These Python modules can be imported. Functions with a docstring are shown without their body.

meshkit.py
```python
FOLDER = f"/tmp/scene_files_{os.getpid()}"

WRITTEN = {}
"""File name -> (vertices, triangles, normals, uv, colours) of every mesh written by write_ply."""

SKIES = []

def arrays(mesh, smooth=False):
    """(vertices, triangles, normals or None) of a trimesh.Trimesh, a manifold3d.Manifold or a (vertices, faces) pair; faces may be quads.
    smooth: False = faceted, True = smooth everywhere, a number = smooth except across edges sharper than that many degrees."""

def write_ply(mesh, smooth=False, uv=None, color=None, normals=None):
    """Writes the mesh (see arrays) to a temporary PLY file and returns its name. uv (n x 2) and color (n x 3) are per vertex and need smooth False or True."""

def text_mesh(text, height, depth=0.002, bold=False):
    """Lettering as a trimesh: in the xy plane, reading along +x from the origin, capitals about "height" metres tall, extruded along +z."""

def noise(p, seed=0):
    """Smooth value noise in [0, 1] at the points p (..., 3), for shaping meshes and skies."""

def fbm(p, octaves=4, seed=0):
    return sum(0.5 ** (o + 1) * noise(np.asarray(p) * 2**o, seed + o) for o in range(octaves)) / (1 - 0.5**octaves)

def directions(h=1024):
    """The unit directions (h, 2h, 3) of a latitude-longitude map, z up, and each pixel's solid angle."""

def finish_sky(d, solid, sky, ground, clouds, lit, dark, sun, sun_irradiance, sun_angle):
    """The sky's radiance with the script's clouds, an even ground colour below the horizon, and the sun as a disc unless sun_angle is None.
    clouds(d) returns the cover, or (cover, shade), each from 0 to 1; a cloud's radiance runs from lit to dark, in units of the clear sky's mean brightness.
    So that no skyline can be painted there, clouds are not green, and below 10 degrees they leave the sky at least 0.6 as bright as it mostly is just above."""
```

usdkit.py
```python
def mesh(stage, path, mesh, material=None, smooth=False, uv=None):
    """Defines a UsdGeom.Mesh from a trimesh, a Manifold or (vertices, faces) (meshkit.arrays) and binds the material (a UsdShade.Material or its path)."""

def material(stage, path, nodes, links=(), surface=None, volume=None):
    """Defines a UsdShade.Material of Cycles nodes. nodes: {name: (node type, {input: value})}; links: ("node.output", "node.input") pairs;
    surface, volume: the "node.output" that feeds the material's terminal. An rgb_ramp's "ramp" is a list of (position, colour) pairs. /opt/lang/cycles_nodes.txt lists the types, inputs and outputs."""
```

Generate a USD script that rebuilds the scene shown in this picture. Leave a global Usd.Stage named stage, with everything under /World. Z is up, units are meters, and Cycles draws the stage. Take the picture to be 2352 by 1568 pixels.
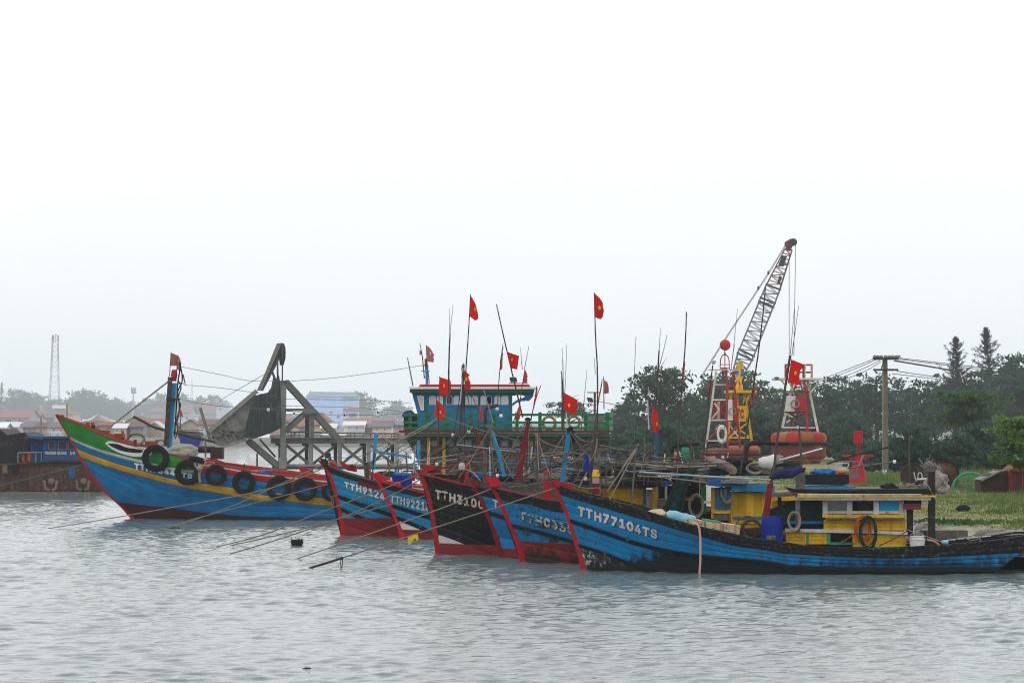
import math, random
import numpy as np, trimesh, usdkit, meshkit
from scipy.interpolate import PchipInterpolator
from pxr import Usd, UsdGeom, UsdLux, UsdShade, Gf, Sdf

stage = Usd.Stage.CreateInMemory()
UsdGeom.SetStageUpAxis(stage, UsdGeom.Tokens.z)
UsdGeom.SetStageMetersPerUnit(stage, 1.0)
UsdGeom.Xform.Define(stage, '/World')
PI = math.pi

# ---------------------------------------------------------------- camera, sky, sun, exposure
F, CX, HY, EYE = 7000.0, 1176.0, 966.0, 4.0     # focal length in reading units, centre column, horizon row, eye height
cam = UsdGeom.Camera.Define(stage, '/World/camera')
cam.AddTranslateOp().Set(Gf.Vec3d(0, 0, EYE))
cam.AddRotateXOp().Set(90.0)
cam.CreateHorizontalApertureAttr(36.0)
cam.CreateVerticalApertureAttr(36.0 * 682 / 1024)
cam.CreateFocalLengthAttr(36.0 * F / 2352)
cam.CreateVerticalApertureOffsetAttr(36.0 * (HY - 784) / 2352)
cam.CreateClippingRangeAttr(Gf.Vec2f(1.0, 20000.0))
cam.CreateExposureAttr(0.0)

SUN_EL, SUN_ROT = math.radians(58), math.radians(200)
sky = UsdLux.DomeLight.Define(stage, '/World/sky')
sky.GetPrim().SetCustomDataByKey('kind', 'structure')
sky_mat = usdkit.material(stage, '/World/Looks/overcast_sky', {
    'tc': ('texture_coordinate', {}), 'sep': ('separate_xyz', {}),
    'sky': ('sky_texture', {'sky_type': 'single_scattering', 'sun_disc': False, 'sun_elevation': SUN_EL, 'sun_rotation': SUN_ROT}),
    'up': ('rgb_ramp', {'ramp': [(0.0, (8.7, 9.35, 9.8)), (0.04, (9.7, 10.15, 10.45)), (0.12, (11.6, 11.7, 11.7)), (0.35, (11.0, 11.1, 11.2)), (1.0, (10.2, 10.3, 10.4))]}),
    'map': ('mapping', {'scale': (1.5, 1.5, 5.0)}),
    'n': ('noise_texture', {'scale': 1.6, 'detail': 4.0}), 'nr': ('map_range', {'from_min': 0.3, 'from_max': 0.7, 'to_min': 0.96, 'to_max': 1.03}),
    'mul': ('mix', {'mix_type': 'multiply', 'fac': 1.0}), 'cover': ('mix', {'fac': 0.965}),
    'bg': ('background_shader', {'strength': 0.1})},
    [('tc.generated', 'sep.vector'), ('sep.z', 'up.fac'), ('tc.generated', 'map.vector'), ('map.vector', 'n.vector'), ('n.fac', 'nr.value'),
     ('up.color', 'mul.color1'), ('nr.result', 'mul.color2'), ('sky.color', 'cover.color1'), ('mul.color', 'cover.color2'), ('cover.color', 'bg.color')], surface='bg.background')
UsdShade.MaterialBindingAPI.Apply(sky.GetPrim()).Bind(sky_mat)
sun = UsdLux.DistantLight.Define(stage, '/World/sun')
sun.CreateIntensityAttr(0.14); sun.CreateAngleAttr(16.0); sun.CreateNormalizeAttr(True); sun.CreateColorAttr(Gf.Vec3f(1, .97, .93))
sun.AddRotateZOp().Set(-math.degrees(SUN_ROT)); sun.AddRotateXOp().Set(-(90 - math.degrees(SUN_EL)))

# ---------------------------------------------------------------- readings: crops of the photograph to reading units (2352 wide)
def crop(k, ox, oy):
    return lambda *p: (ox + p[0] / k, oy + p[1] / k)
z1, z2, z3, z4 = crop(3.034, 0, 717.8), crop(3.034, 516.8, 717.8), crop(3.4134, 861.3, 631.6), crop(3.4134, 1263.3, 631.6)
z5, z6, z7, z8 = crop(2.7307, 1550.4, 516.8), crop(3.213, 1837.5, 717.8), crop(4.096, 689.1, 1004.9), crop(4.096, 1205.9, 1004.9)
z9, z10, z11, z12 = crop(3.737, 1722.7, 1004.9), crop(3.64, 0, 746.5), crop(4.963, 287.1, 775.2), crop(4.965, 574.2, 775.2)
z13, z14 = crop(4.2, 1292, 803.9), crop(4.2, 1607.8, 746.5)

def P(p, d):                                    # the point of the place that is d metres away
    return np.array([(p[0] - CX) * d / F, d, EYE - (p[1] - HY) * d / F])
def W(w, d): return w * d / F                  # size of w reading units at distance d
def dw(p): return F * EYE / (p[1] - HY)          # distance of a point on the water
def V(*a): return np.array(a, float)

# ---------------------------------------------------------------- meshes
def fold(m, amp, fx=1.1, fz=.35, size=.45, seed=0):   # cloth: hanging folds
    v, f = m.get(); t = trimesh.Trimesh(v, f, process=True).subdivide_to_size(size); w = np.array(t.vertices)
    w[:, 1] += amp * (2 * meshkit.fbm(w * V(fx, 0, fz) + seed, 3, seed) - 1) + amp * .35 * np.sin(w[:, 0] * 5.5 + 1.3 * np.sin(w[:, 2])); return w, np.array(t.faces)
class M:
    def __init__(s): s.v, s.f, s.n = [], [], 0
    def add(s, v, f):
        v = np.asarray(v, float); f = np.asarray(f, int)
        if f.shape[1] == 4: f = np.vstack([f[:, [0, 1, 2]], f[:, [0, 2, 3]]])
        s.v.append(v); s.f.append(f + s.n); s.n += len(v); return s
    def tm(s, t): return s.add(t.vertices, t.faces)
    def get(s): return np.vstack(s.v), np.vstack(s.f)
    def box(s, lo, hi):
        (a, b, c), (d, e, g) = lo, hi
        return s.add([[a,b,c],[d,b,c],[d,e,c],[a,e,c],[a,b,g],[d,b,g],[d,e,g],[a,e,g]], BOXF)
    def cbox(s, c, size, rz=0):
        h = np.array(size) / 2; p = np.array([[x, y, z] for z in (-1, 1) for x, y in ((-1,-1),(1,-1),(1,1),(-1,1))]) * h
        cs, sn = math.cos(rz), math.sin(rz)
        return s.add(p @ np.array([[cs, sn, 0], [-sn, cs, 0], [0, 0, 1]]) + np.array(c), BOXF)
    def px(s, a, b, d, t):                       # a block whose near face spans two readings at distance d and goes t back
        p, q = P(a, d), P(b, d)
        return s.box((min(p[0],q[0]), d, min(p[2],q[2])), (max(p[0],q[0]), d + t, max(p[2],q[2])))
    def poly(s, pts, d, t):                      # a plate of that outline
        from shapely.geometry import Polygon
        w = np.array([P(p, d) for p in pts])
        m = trimesh.creation.extrude_polygon(Polygon(w[:, [0, 2]]).buffer(0), t, engine='earcut')
        v = m.vertices; return s.add(np.stack([v[:, 0], d + t - v[:, 2], v[:, 1]], 1), m.faces)
    def bar(s, p, q, w, h=None, up=(0, 0, 1)):
        h = h or w; p, q = np.array(p, float), np.array(q, float); a = q - p; a /= np.linalg.norm(a)
        r = np.cross(a, up)
        if np.linalg.norm(r) < 1e-3: r = np.cross(a, (0, 1, 0))
        r /= np.linalg.norm(r); u = np.cross(r, a)
        c = [(-1,-1),(1,-1),(1,1),(-1,1)]
        v = [x + r * i * w / 2 + u * j * h / 2 for x in (p, q) for i, j in c]
        return s.add(v, BOXF)
    def tube(s, pts, r, n=7, caps=True):
        pts = np.array(pts, float); k = len(pts); r = np.broadcast_to(np.asarray(r, float), (k,))
        t = np.gradient(pts, axis=0); t /= np.maximum(np.linalg.norm(t, axis=1, keepdims=True), 1e-9)
        u = np.cross(t[0], (0.13, 0.9, 0.41)); u /= np.linalg.norm(u); V_ = []
        for i in range(k):
            u = u - t[i] * (u @ t[i]); u /= np.linalg.norm(u); w = np.cross(t[i], u)
            a = np.arange(n) * 2 * PI / n
            V_.append(pts[i] + r[i] * (np.cos(a)[:, None] * u + np.sin(a)[:, None] * w))
        f = [[i*n+j, i*n+(j+1)%n, (i+1)*n+(j+1)%n, (i+1)*n+j] for i in range(k-1) for j in range(n)]
        v = np.vstack(V_ + [pts[:1], pts[-1:]]); s.add(v, f)
        if caps:
            o = s.n - len(v); g = [[o+k*n, o+(j+1)%n, o+j] for j in range(n)] + [[o+k*n+1, o+(k-1)*n+j, o+(k-1)*n+(j+1)%n] for j in range(n)]
            s.f.append(np.array(g))
        return s
    def lathe(s, c, prof, n=20, axis='z', sy=1):
        a = np.arange(n) * 2 * PI / n; R = np.array(prof, float)
        v = np.stack([R[:, 0][:, None] * np.cos(a), R[:, 0][:, None] * np.sin(a) * sy, np.repeat(R[:, 1][:, None], n, 1)], -1).reshape(-1, 3)
        if axis == 'y': v = v[:, [0, 2, 1]]
        if axis == 'x': v = v[:, [2, 0, 1]]
        k = len(R); f = [[i*n+j, i*n+(j+1)%n, (i+1)*n+(j+1)%n, (i+1)*n+j] for i in range(k-1) for j in range(n)]
        return s.add(v + np.array(c), f)
    def ball(s, c, r, sub=2, sc=(1, 1, 1)):
        t = trimesh.creation.icosphere(subdivisions=sub); return s.add(t.vertices * r * np.array(sc) + np.array(c), t.faces)
    def torus(s, c, R, r, axis='y', n=24, m=10, a0=0, a1=2*PI):
        t = trimesh.creation.torus(R, r, major_sections=n, minor_sections=m); v = t.vertices.copy()
        if axis == 'y': v = v[:, [0, 2, 1]]
        if axis == 'x': v = v[:, [2, 0, 1]]
        return s.add(v + np.array(c), t.faces)
    def lump(s, c, size, seed=0, amp=.35, sub=3, fr=1.6):
        t = trimesh.creation.icosphere(subdivisions=sub); n = meshkit.fbm(t.vertices * fr + seed * 7.3, 3, seed) - .5
        v = t.vertices * (1 + amp * 2 * n[:, None]); v[:, 2] = np.maximum(v[:, 2], -.75)
        return s.add(v * np.array(size) / 2 + np.array(c), t.faces)
BOXF = [[0,3,2,1],[4,5,6,7],[0,1,5,4],[1,2,6,5],[2,3,7,6],[3,0,4,7]]
def bez(p, q, sag, n=10):
    t = np.linspace(0, 1, n)[:, None]; r = np.array(p) * (1 - t) + np.array(q) * t; r[:, 2] -= (sag * 4 * t * (1 - t))[:, 0]; return r
def smooth_path(pts, n=24):
    pts = np.array(pts, float); u = np.r_[0, np.cumsum(np.linalg.norm(np.diff(pts, axis=0), axis=1))]
    return PchipInterpolator(u, pts)(np.linspace(0, u[-1], n))
def pline(px, d0, d1=None):                      # readings from distance d0 to d1 as a straight or bent line in the place
    d1 = d1 or d0; px = np.array(px, float); u = np.r_[0, np.cumsum(np.linalg.norm(np.diff(px, axis=0), axis=1))]; u /= u[-1]
    return [P(p, 1 / ((1 - t) / d0 + t / d1)) for p, t in zip(px, u)]

def rough(m, amp, freq=6., seed=0, sub=1):     # crumples a smooth mesh along its normals
    v, f = m.get(); t = trimesh.Trimesh(v, f, process=True)
    for _ in range(sub): t = t.subdivide()
    n = meshkit.fbm(t.vertices * freq + seed * 3.1, 4, seed) - .5; k = meshkit.noise(t.vertices * V(freq * 2.2, freq * .6, freq * 1.4), seed + 9) - .5
    return np.array(t.vertices + t.vertex_normals * (amp * (2 * n + k))[:, None]), np.array(t.faces)
def used(v, f):
    i, g = np.unique(f, return_inverse=True); return np.asarray(v)[i], g.reshape(np.shape(f))
# ---------------------------------------------------------------- prims
taken = {}
def numbered(where, name):
    k = taken.get((where, name), 0); taken[(where, name)] = k + 1
    return f'{where}/{name}' + (f'_{k:03d}' if k else '')
class T:
    def __init__(s, path, loc, rz): s.path, s.loc, s.rz = path, np.array(loc, float), rz
    def local(s, v):
        v = np.asarray(v) - s.loc; c, n = math.cos(s.rz), math.sin(s.rz)
        return np.stack([v[:, 0] * c + v[:, 1] * n, -v[:, 0] * n + v[:, 1] * c, v[:, 2]], 1)
def data(prim, **k):
    for a, b in k.items():
        if b: prim.SetCustomDataByKey(a, b)
def thing(name, label, category, loc=(0, 0, 0), rz=0, group=None):
    x = UsdGeom.Xform.Define(stage, numbered('/World', name)); x.AddTranslateOp().Set(Gf.Vec3d(*map(float, loc))); x.AddRotateZOp().Set(math.degrees(rz))
    data(x.GetPrim(), label=label, category=category, group=group); return T(str(x.GetPath()), loc, rz)
def part(parent, name, mesh, m, label=None, smooth=False, world=True, kind=None):
    v, f = mesh.get() if isinstance(mesh, M) else mesh
    v, f = used(v, f)
    if world: v = parent.local(v)
    g = usdkit.mesh(stage, numbered(parent.path, name), (v, f), MAT[m], smooth)
    data(g.GetPrim(), label=label, kind=kind); return T(str(g.GetPath()), parent.loc, parent.rz)
def solo(name, mesh, m, label=None, category=None, group=None, kind=None, smooth=False, keep=False):
    v, f = mesh.get() if isinstance(mesh, M) else mesh
    v, f = used(np.asarray(v, float), f); lo, hi = v.min(0), v.max(0); c = V((lo[0]+hi[0])/2, (lo[1]+hi[1])/2, lo[2]) if not keep else V(0, 0, 0)
    g = usdkit.mesh(stage, numbered('/World', name), (v - c, f), MAT[m], smooth); g.AddTranslateOp().Set(Gf.Vec3d(*map(float, c)))
    data(g.GetPrim(), label=label, category=category, group=group, kind=kind); return g
def copy(src, loc, rz=0, scale=None, label=None, group=None, tilt=None):
    was = stage.GetPrimAtPath(src.path); nm = was.GetName(); nm = nm[:-4] if nm[-4:-3] == '_' and nm[-3:].isdigit() else nm
    x = UsdGeom.Xform.Define(stage, numbered('/World', nm)); p = x.GetPrim()
    p.GetReferences().AddInternalReference(src.path)
    x.ClearXformOpOrder(); t = x.AddTranslateOp(); t.Set(Gf.Vec3d(*map(float, loc))); ops = [t]
    a = p.GetAttribute('xformOp:rotateZ'); op = UsdGeom.XformOp(a) if a else x.AddRotateZOp(); op.Set(math.degrees(rz)); ops.append(op)
    if tilt is not None: o = x.AddRotateYOp(); o.Set(tilt); ops.append(o)
    if scale is not None: o = x.AddScaleOp(); o.Set(Gf.Vec3f(*np.broadcast_to(scale, 3).astype(float).tolist())); ops.append(o)
    x.SetXformOpOrder(ops); p.SetInstanceable(True)
    data(p, label=label, category=was.GetCustomDataByKey('category'), group=group); return T(str(x.GetPath()), loc, rz)

# ---------------------------------------------------------------- materials
MAT = {}
def mat(name, col, rough=.6, var=.25, scale=3.0, chip=None, chipamt=.3, chipscale=6., streak=None, streakamt=.35, foot=None, grime=None, metal=0., rnd=.18, bump=.15, bscale=25., spec=.13, stretch=(1, 1, 1)):
    """Paint or bare stuff: tone drifts with noise and from piece to piece, chips show what lies below, streaks run down,
    foot=(colour, height, rise per metre aft): bottom paint; grime=(colour, height, soft edge, amount): growth above the water."""
    k = .74 if max(col) < .6 or min(col) < .2 else .84; col = tuple(k * c for c in col)
    n = {'tc': ('texture_coordinate', {}), 'mp': ('mapping', {'scale': stretch}), 'n1': ('noise_texture', {'scale': scale, 'detail': 5., 'roughness': .6}),
         'v1': ('map_range', {'from_min': .25, 'from_max': .75, 'to_min': 1 - var, 'to_max': 1 + var}), 'oi': ('object_info', {}),
         'v2': ('map_range', {'to_min': 1 - rnd, 'to_max': 1 + rnd}), 'vm': ('math', {'math_type': 'multiply'}),
         'base': ('mix', {'mix_type': 'multiply', 'fac': 1., 'color1': col}), 'p': ('principled_bsdf', {'roughness': rough, 'metallic': metal, 'specular_ior_level': spec}),
         'nb': ('noise_texture', {'scale': bscale, 'detail': 3.}), 'b': ('bump', {'strength': bump, 'distance': .02})}
    l = [('tc.object', 'mp.vector'), ('mp.vector', 'n1.vector'), ('n1.fac', 'v1.value'), ('oi.random', 'v2.value'), ('v1.result', 'vm.value1'), ('v2.result', 'vm.value2'), ('vm.value', 'base.color2'),
         ('mp.vector', 'nb.vector'), ('nb.fac', 'b.height'), ('b.normal', 'p.normal')]
    out = 'base.color'
    def over(key, color, mask):
        nonlocal out
        n[key] = ('mix', {'color2': color}); l.extend([(out, key + '.color1'), (mask, key + '.fac')]); out = key + '.color'
    if chip:
        n['nc'] = ('noise_texture', {'scale': chipscale, 'detail': 8., 'roughness': .65}); t = .72 - .3 * chipamt
        n['cr'] = ('map_range', {'from_min': t - .015, 'from_max': t + .03, 'clamp': True}); l += [('mp.vector', 'nc.vector'), ('nc.fac', 'cr.value')]; over('chips', chip, 'cr.result')
    if streak:
        n['sm'] = ('mapping', {'scale': (9., 9., .7)}); n['ns'] = ('noise_texture', {'scale': 1., 'detail': 5., 'roughness': .6})
        n['sr'] = ('map_range', {'from_min': .52, 'from_max': .78, 'to_max': streakamt * 2, 'clamp': True}); l += [('tc.object', 'sm.vector'), ('sm.vector', 'ns.vector'), ('ns.fac', 'sr.value')]; over('streaks', streak, 'sr.result')
    if foot or grime:
        n['sx'] = ('separate_xyz', {}); l.append(('tc.object', 'sx.vector'))
    if foot:
        n['fx'] = ('math', {'math_type': 'multiply_add', 'value2': -foot[2], 'value3': 0.}); n['fz'] = ('math', {'math_type': 'add'})
        n['fr'] = ('map_range', {'from_min': foot[1] + .012, 'from_max': foot[1] - .012, 'clamp': True}); n['fn'] = ('mix', {'mix_type': 'multiply', 'fac': 1., 'color1': foot[0]})
        l += [('sx.x', 'fx.value1'), ('fx.value', 'fz.value1'), ('sx.z', 'fz.value2'), ('fz.value', 'fr.value'), ('vm.value', 'fn.color2')]
        n['foot'] = ('mix', {}); l += [(out, 'foot.color1'), ('fn.color', 'foot.color2'), ('fr.result', 'foot.fac')]; out = 'foot.color'
    if grime:
        c, h, soft, amt = grime[:4]; n['gm'] = ('mapping', {'scale': (1.6, 1.6, 1.2)}); n['gn'] = ('noise_texture', {'scale': 2.2, 'detail': 8., 'roughness': .7})
        n['ga'] = ('math', {'math_type': 'multiply_add', 'value2': -soft * 3.2, 'value3': soft * 1.6}); n['gz'] = ('math', {'math_type': 'add'})
        n['gr'] = ('map_range', {'from_min': h + soft * .3, 'from_max': h - soft * .3, 'to_max': amt, 'clamp': True})
        l += [('tc.object', 'gm.vector'), ('gm.vector', 'gn.vector'), ('gn.fac', 'ga.value1'), ('ga.value', 'gz.value1')]
        if len(grime) > 4:
            n['gx'] = ('math', {'math_type': 'multiply_add', 'value2': -grime[4], 'value3': 0.}); n['gx2'] = ('math', {'math_type': 'maximum', 'value2': -grime[5]}); n['gy'] = ('math', {'math_type': 'add'})
            l += [('sx.x', 'gx.value1'), ('gx.value', 'gx2.value1'), ('gx2.value', 'gy.value1'), ('sx.z', 'gy.value2'), ('gy.value', 'gz.value2')]
        else: l.append(('sx.z', 'gz.value2'))
        l += [('gz.value', 'gr.value')]; over('grime', c, 'gr.result')
    l.append((out, 'p.base_color'))
    MAT[name] = usdkit.material(stage, '/World/Looks/' + name, n, l, surface='p.BSDF'); return name

DARK, WOOD, RUST = (.014, .015, .014), (.16, .12, .085), (.16, .055, .02)
BLUE, CYAN, RED, YEL, GRN = (.004, .235, .53), (.005, .31, .58), (.50, .010, .022), (.86, .50, .010), (.025, .22, .03)
for nm, c, kw in [
    ('black_paint', (.010, .010, .012), dict(spec=.2, chip=(.12, .11, .10), chipamt=.25, streak=(.05, .05, .045), streakamt=.2)),
    ('worn_black_wood', (.016, .016, .016), dict(chip=(.10, .095, .085), chipamt=.42, chipscale=11, var=.4, streak=(.05, .05, .045), streakamt=.3)),
    ('red_paint', RED, dict(chip=(.16, .03, .025), chipamt=.6, var=.3, streak=(.12, .04, .03), streakamt=.35)), ('fresh_red', (.56, .010, .025), dict(var=.22, chip=(.25, .03, .03), chipamt=.35)),
    ('dark_red', (.22, .012, .014), dict(chip=(.08, .03, .02), chipamt=.4)),
    ('sky_blue_paint', (.02, .36, .70), dict(chip=(.2, .2, .18), chipamt=.15, var=.12)), ('blue_paint', BLUE, dict(chip=(.05, .08, .09), chipamt=.42, streak=(.06, .07, .07), streakamt=.35)),
    ('yellow_paint', YEL, dict(chip=(.2, .11, .03), chipamt=.26, streak=(.12, .07, .02), streakamt=.3)), ('green_paint', (.010, .17, .062), dict(chip=(.05, .08, .04), chipamt=.2)),
    ('mint_paint', (.03, .30, .16), dict(chip=(.1, .12, .1), chipamt=.3)),
    ('white_paint', (.62, .61, .58), dict(chip=(.24, .12, .06), chipamt=.38, streak=(.25, .15, .08), streakamt=.2)), ('clean_white', (.78, .78, .76), dict(var=.06)),
    ('cream_paint', (.58, .46, .29), dict(chip=(.25, .1, .03), chipamt=.42, streak=(.2, .08, .02), streakamt=.4)),
    ('grey_wood', (.15, .14, .125), dict(chip=(.05, .045, .04), chipamt=.5, stretch=(1, 1, 1))), ('brown_wood', (.075, .05, .036), dict(chip=(.14, .11, .09), chipamt=.5)),
    ('deck_wood', (.13, .105, .08), dict(chip=(.04, .035, .03), chipamt=.5)), ('dark_wood', (.032, .027, .024), dict(var=.4)), ('pole_wood', (.085, .075, .065), dict(var=.35)),
    ('rope', (.30, .25, .19), dict(var=.25, rough=.9)), ('dark_rope', (.075, .065, .055), dict(rough=.9)), ('teal_rope', (.04, .2, .15), dict(rough=.9)), ('wire', (.12, .12, .125), dict()),
    ('rubber', (.010, .011, .013), dict(rough=.85, spec=.15, var=.35, chip=(.05, .05, .052), chipamt=.25)), ('steel', (.28, .30, .32), dict(rough=.5)), ('blue_pipe', (.33, .43, .50), dict(rough=.4)),
    ('aluminium', (.6, .62, .64), dict(rough=.35, metal=.6)), ('antenna', (.16, .165, .17), dict()), ('white_antenna', (.6, .6, .6), dict()),
    ('rust', RUST, dict(chip=(.06, .03, .02), chipamt=.6, var=.5, streak=(.28, .14, .06), streakamt=.4)), ('dark_rust', (.06, .03, .02), dict(chip=(.025, .02, .018), chipamt=.5, var=.5)),
    ('rust_red', (.20, .028, .018), dict(chip=(.30, .11, .03), chipamt=.5, chipscale=2, streak=(.1, .03, .02), streakamt=.5)), ('rust_orange', (.38, .13, .03), dict(chip=(.55, .36, .16), chipamt=.4, chipscale=1.6, streak=(.16, .05, .02))),
    ('buoy_red', (.50, .02, .028), dict(chip=(.2, .05, .02), chipamt=.3, streak=(.14, .05, .03), streakamt=.25)), ('buoy_white', (.70, .69, .66), dict(chip=(.3, .15, .07), chipamt=.3, streak=(.4, .25, .12), streakamt=.25)),
    ('buoy_yellow', (.9, .52, .01), dict(chip=(.3, .12, .02), chipamt=.3, streak=(.3, .12, .02))), ('maroon_letter', (.36, .03, .02), dict()),
    ('plastic_blue', (.008, .03, .30), dict(rough=.35, var=.1)), ('plastic_white', (.68, .68, .66), dict(rough=.4, var=.1, streak=(.4, .38, .33))), ('plastic_cyan', (.25, .55, .68), dict(rough=.4)),
    ('tarp_blue', (.015, .15, .46), dict(rough=.5, var=.3)), ('tarp_navy', (.025, .03, .12), dict(rough=.8, var=.4)), ('tarp_grey', (.27, .27, .24), dict(rough=.8)), ('tarp_pale', (.43, .43, .34), dict(rough=.85, var=.25)),
    ('foam', (.66, .50, .33), dict(rough=.9)), ('cloth_wrap', (.30, .22, .18), dict(rough=.9, var=.45, scale=8)), ('net_green', (.016, .05, .042), dict(rough=.9, var=.6, scale=12, bump=1., bscale=40)), ('net_dark', (.017, .022, .022), dict(rough=.9, var=.6, scale=9, bump=1., bscale=30)),
    ('net_pink', (.30, .26, .25), dict(rough=.9, var=.45, scale=6)), ('orange', (.70, .13, .02), dict(var=.15)), ('orange_red', (.42, .07, .025), dict(chip=(.2, .06, .03), chipamt=.4)), ('pink', (.28, .06, .08), dict()), ('hose_pink', (.62, .40, .34), dict(rough=.5)), ('hose_coral', (.52, .23, .16), dict(rough=.5)), ('faded_orange', (.55, .22, .10), dict(chip=(.5, .38, .3), chipamt=.4)),
    ('flag_red', (.85, .014, .014), dict(rough=.8, var=.12)), ('flag_faded', (.66, .08, .07), dict(rough=.8, var=.15)), ('flag_pink', (.46, .16, .15), dict(rough=.85, var=.15)), ('flag_star', (.95, .66, .01), dict(rough=.8, var=.1)),
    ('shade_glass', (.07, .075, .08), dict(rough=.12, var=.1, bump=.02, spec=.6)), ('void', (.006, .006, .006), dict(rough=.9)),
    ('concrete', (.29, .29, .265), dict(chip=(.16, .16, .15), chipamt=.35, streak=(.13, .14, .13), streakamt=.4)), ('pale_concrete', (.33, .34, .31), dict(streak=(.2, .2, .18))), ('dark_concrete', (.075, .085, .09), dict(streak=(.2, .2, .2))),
    ('pole_concrete', (.17, .145, .115), dict(streak=(.13, .12, .1))), ('stone', (.27, .245, .205), dict(var=.45, scale=4, bump=.6, bscale=10, chip=(.1, .1, .08), chipamt=.4)),
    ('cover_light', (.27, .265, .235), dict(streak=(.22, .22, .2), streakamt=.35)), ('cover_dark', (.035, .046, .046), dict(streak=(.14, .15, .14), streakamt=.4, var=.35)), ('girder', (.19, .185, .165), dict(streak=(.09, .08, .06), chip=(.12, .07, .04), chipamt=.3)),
    ('crane_grey', (.23, .255, .28), dict()), ('crane_red', (.22, .06, .05), dict(chip=(.2, .12, .1), chipamt=.5)), ('crane_dark', (.05, .055, .065), dict()), ('tower_white', (.5, .53, .58), dict()), ('tower_red', (.34, .27, .29), dict()),
    ('wall_blue', (.38, .55, .90), dict(var=.1, scale=.4)), ('wall_blue_light', (.48, .66, .95), dict(var=.08)), ('wall_cream', (.62, .56, .42), dict(var=.12)), ('wall_yellow', (.68, .68, .42), dict(var=.08)), ('wall_white', (.68, .69, .70), dict(var=.1, streak=(.4, .4, .38))), ('wall_beige', (.48, .39, .28), dict(var=.12, streak=(.3, .24, .18))), ('wall_grey', (.33, .34, .36), dict(var=.15)), ('wall_pink', (.52, .36, .33), dict(var=.12)), ('wall_orange', (.58, .37, .2), dict(var=.12)),
    ('roof_red', (.36, .11, .085), dict(var=.25, scale=1.5)), ('roof_brown', (.2, .12, .1), dict(var=.3)), ('roof_teal', (.30, .44, .42), dict(var=.15)), ('roof_grey', (.22, .225, .235), dict(var=.3)), ('roof_white', (.75, .77, .80), dict(var=.08)), ('window_dark', (.05, .055, .065), dict(rough=.25)), ('trim_red', (.42, .14, .1), dict()),
    ('barge_rust', (.075, .038, .025), dict(chip=(.12, .055, .03), chipamt=.45, chipscale=2, var=.5, streak=(.12, .1, .085), streakamt=.3)), ('barge_dark', (.018, .02, .024), dict(chip=(.06, .03, .02), chipamt=.5, chipscale=2)), ('barge_blue', (.025, .12, .30), dict(chip=(.1, .07, .05), chipamt=.25, streak=(.08, .06, .05), streakamt=.2)), ('barge_patch', (.22, .16, .12), dict(chip=(.15, .06, .03), chipamt=.5)),
    ('letter_white', (.70, .68, .64), dict(chip=(.10, .16, .2), chipamt=.34, chipscale=9)), ('letter_rusty', (.66, .60, .52), dict(chip=(.26, .12, .03), chipamt=.62, chipscale=7)), ('letter_worn', (.60, .55, .44), dict(chip=(.02, .09, .14), chipamt=.72, chipscale=10)), ('letter_shadow', (.16, .01, .015), dict(chip=(.02, .1, .25), chipamt=.4, chipscale=9)),
    ('bark', (.07, .06, .05), dict(var=.4)), ('plant_green', (.04, .13, .03), dict(var=.4)), ('plastic_black', (.015, .016, .018), dict()), ('rag_yellow', (.72, .55, .02), dict()),
    ]: mat(nm, c, **kw)

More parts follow.
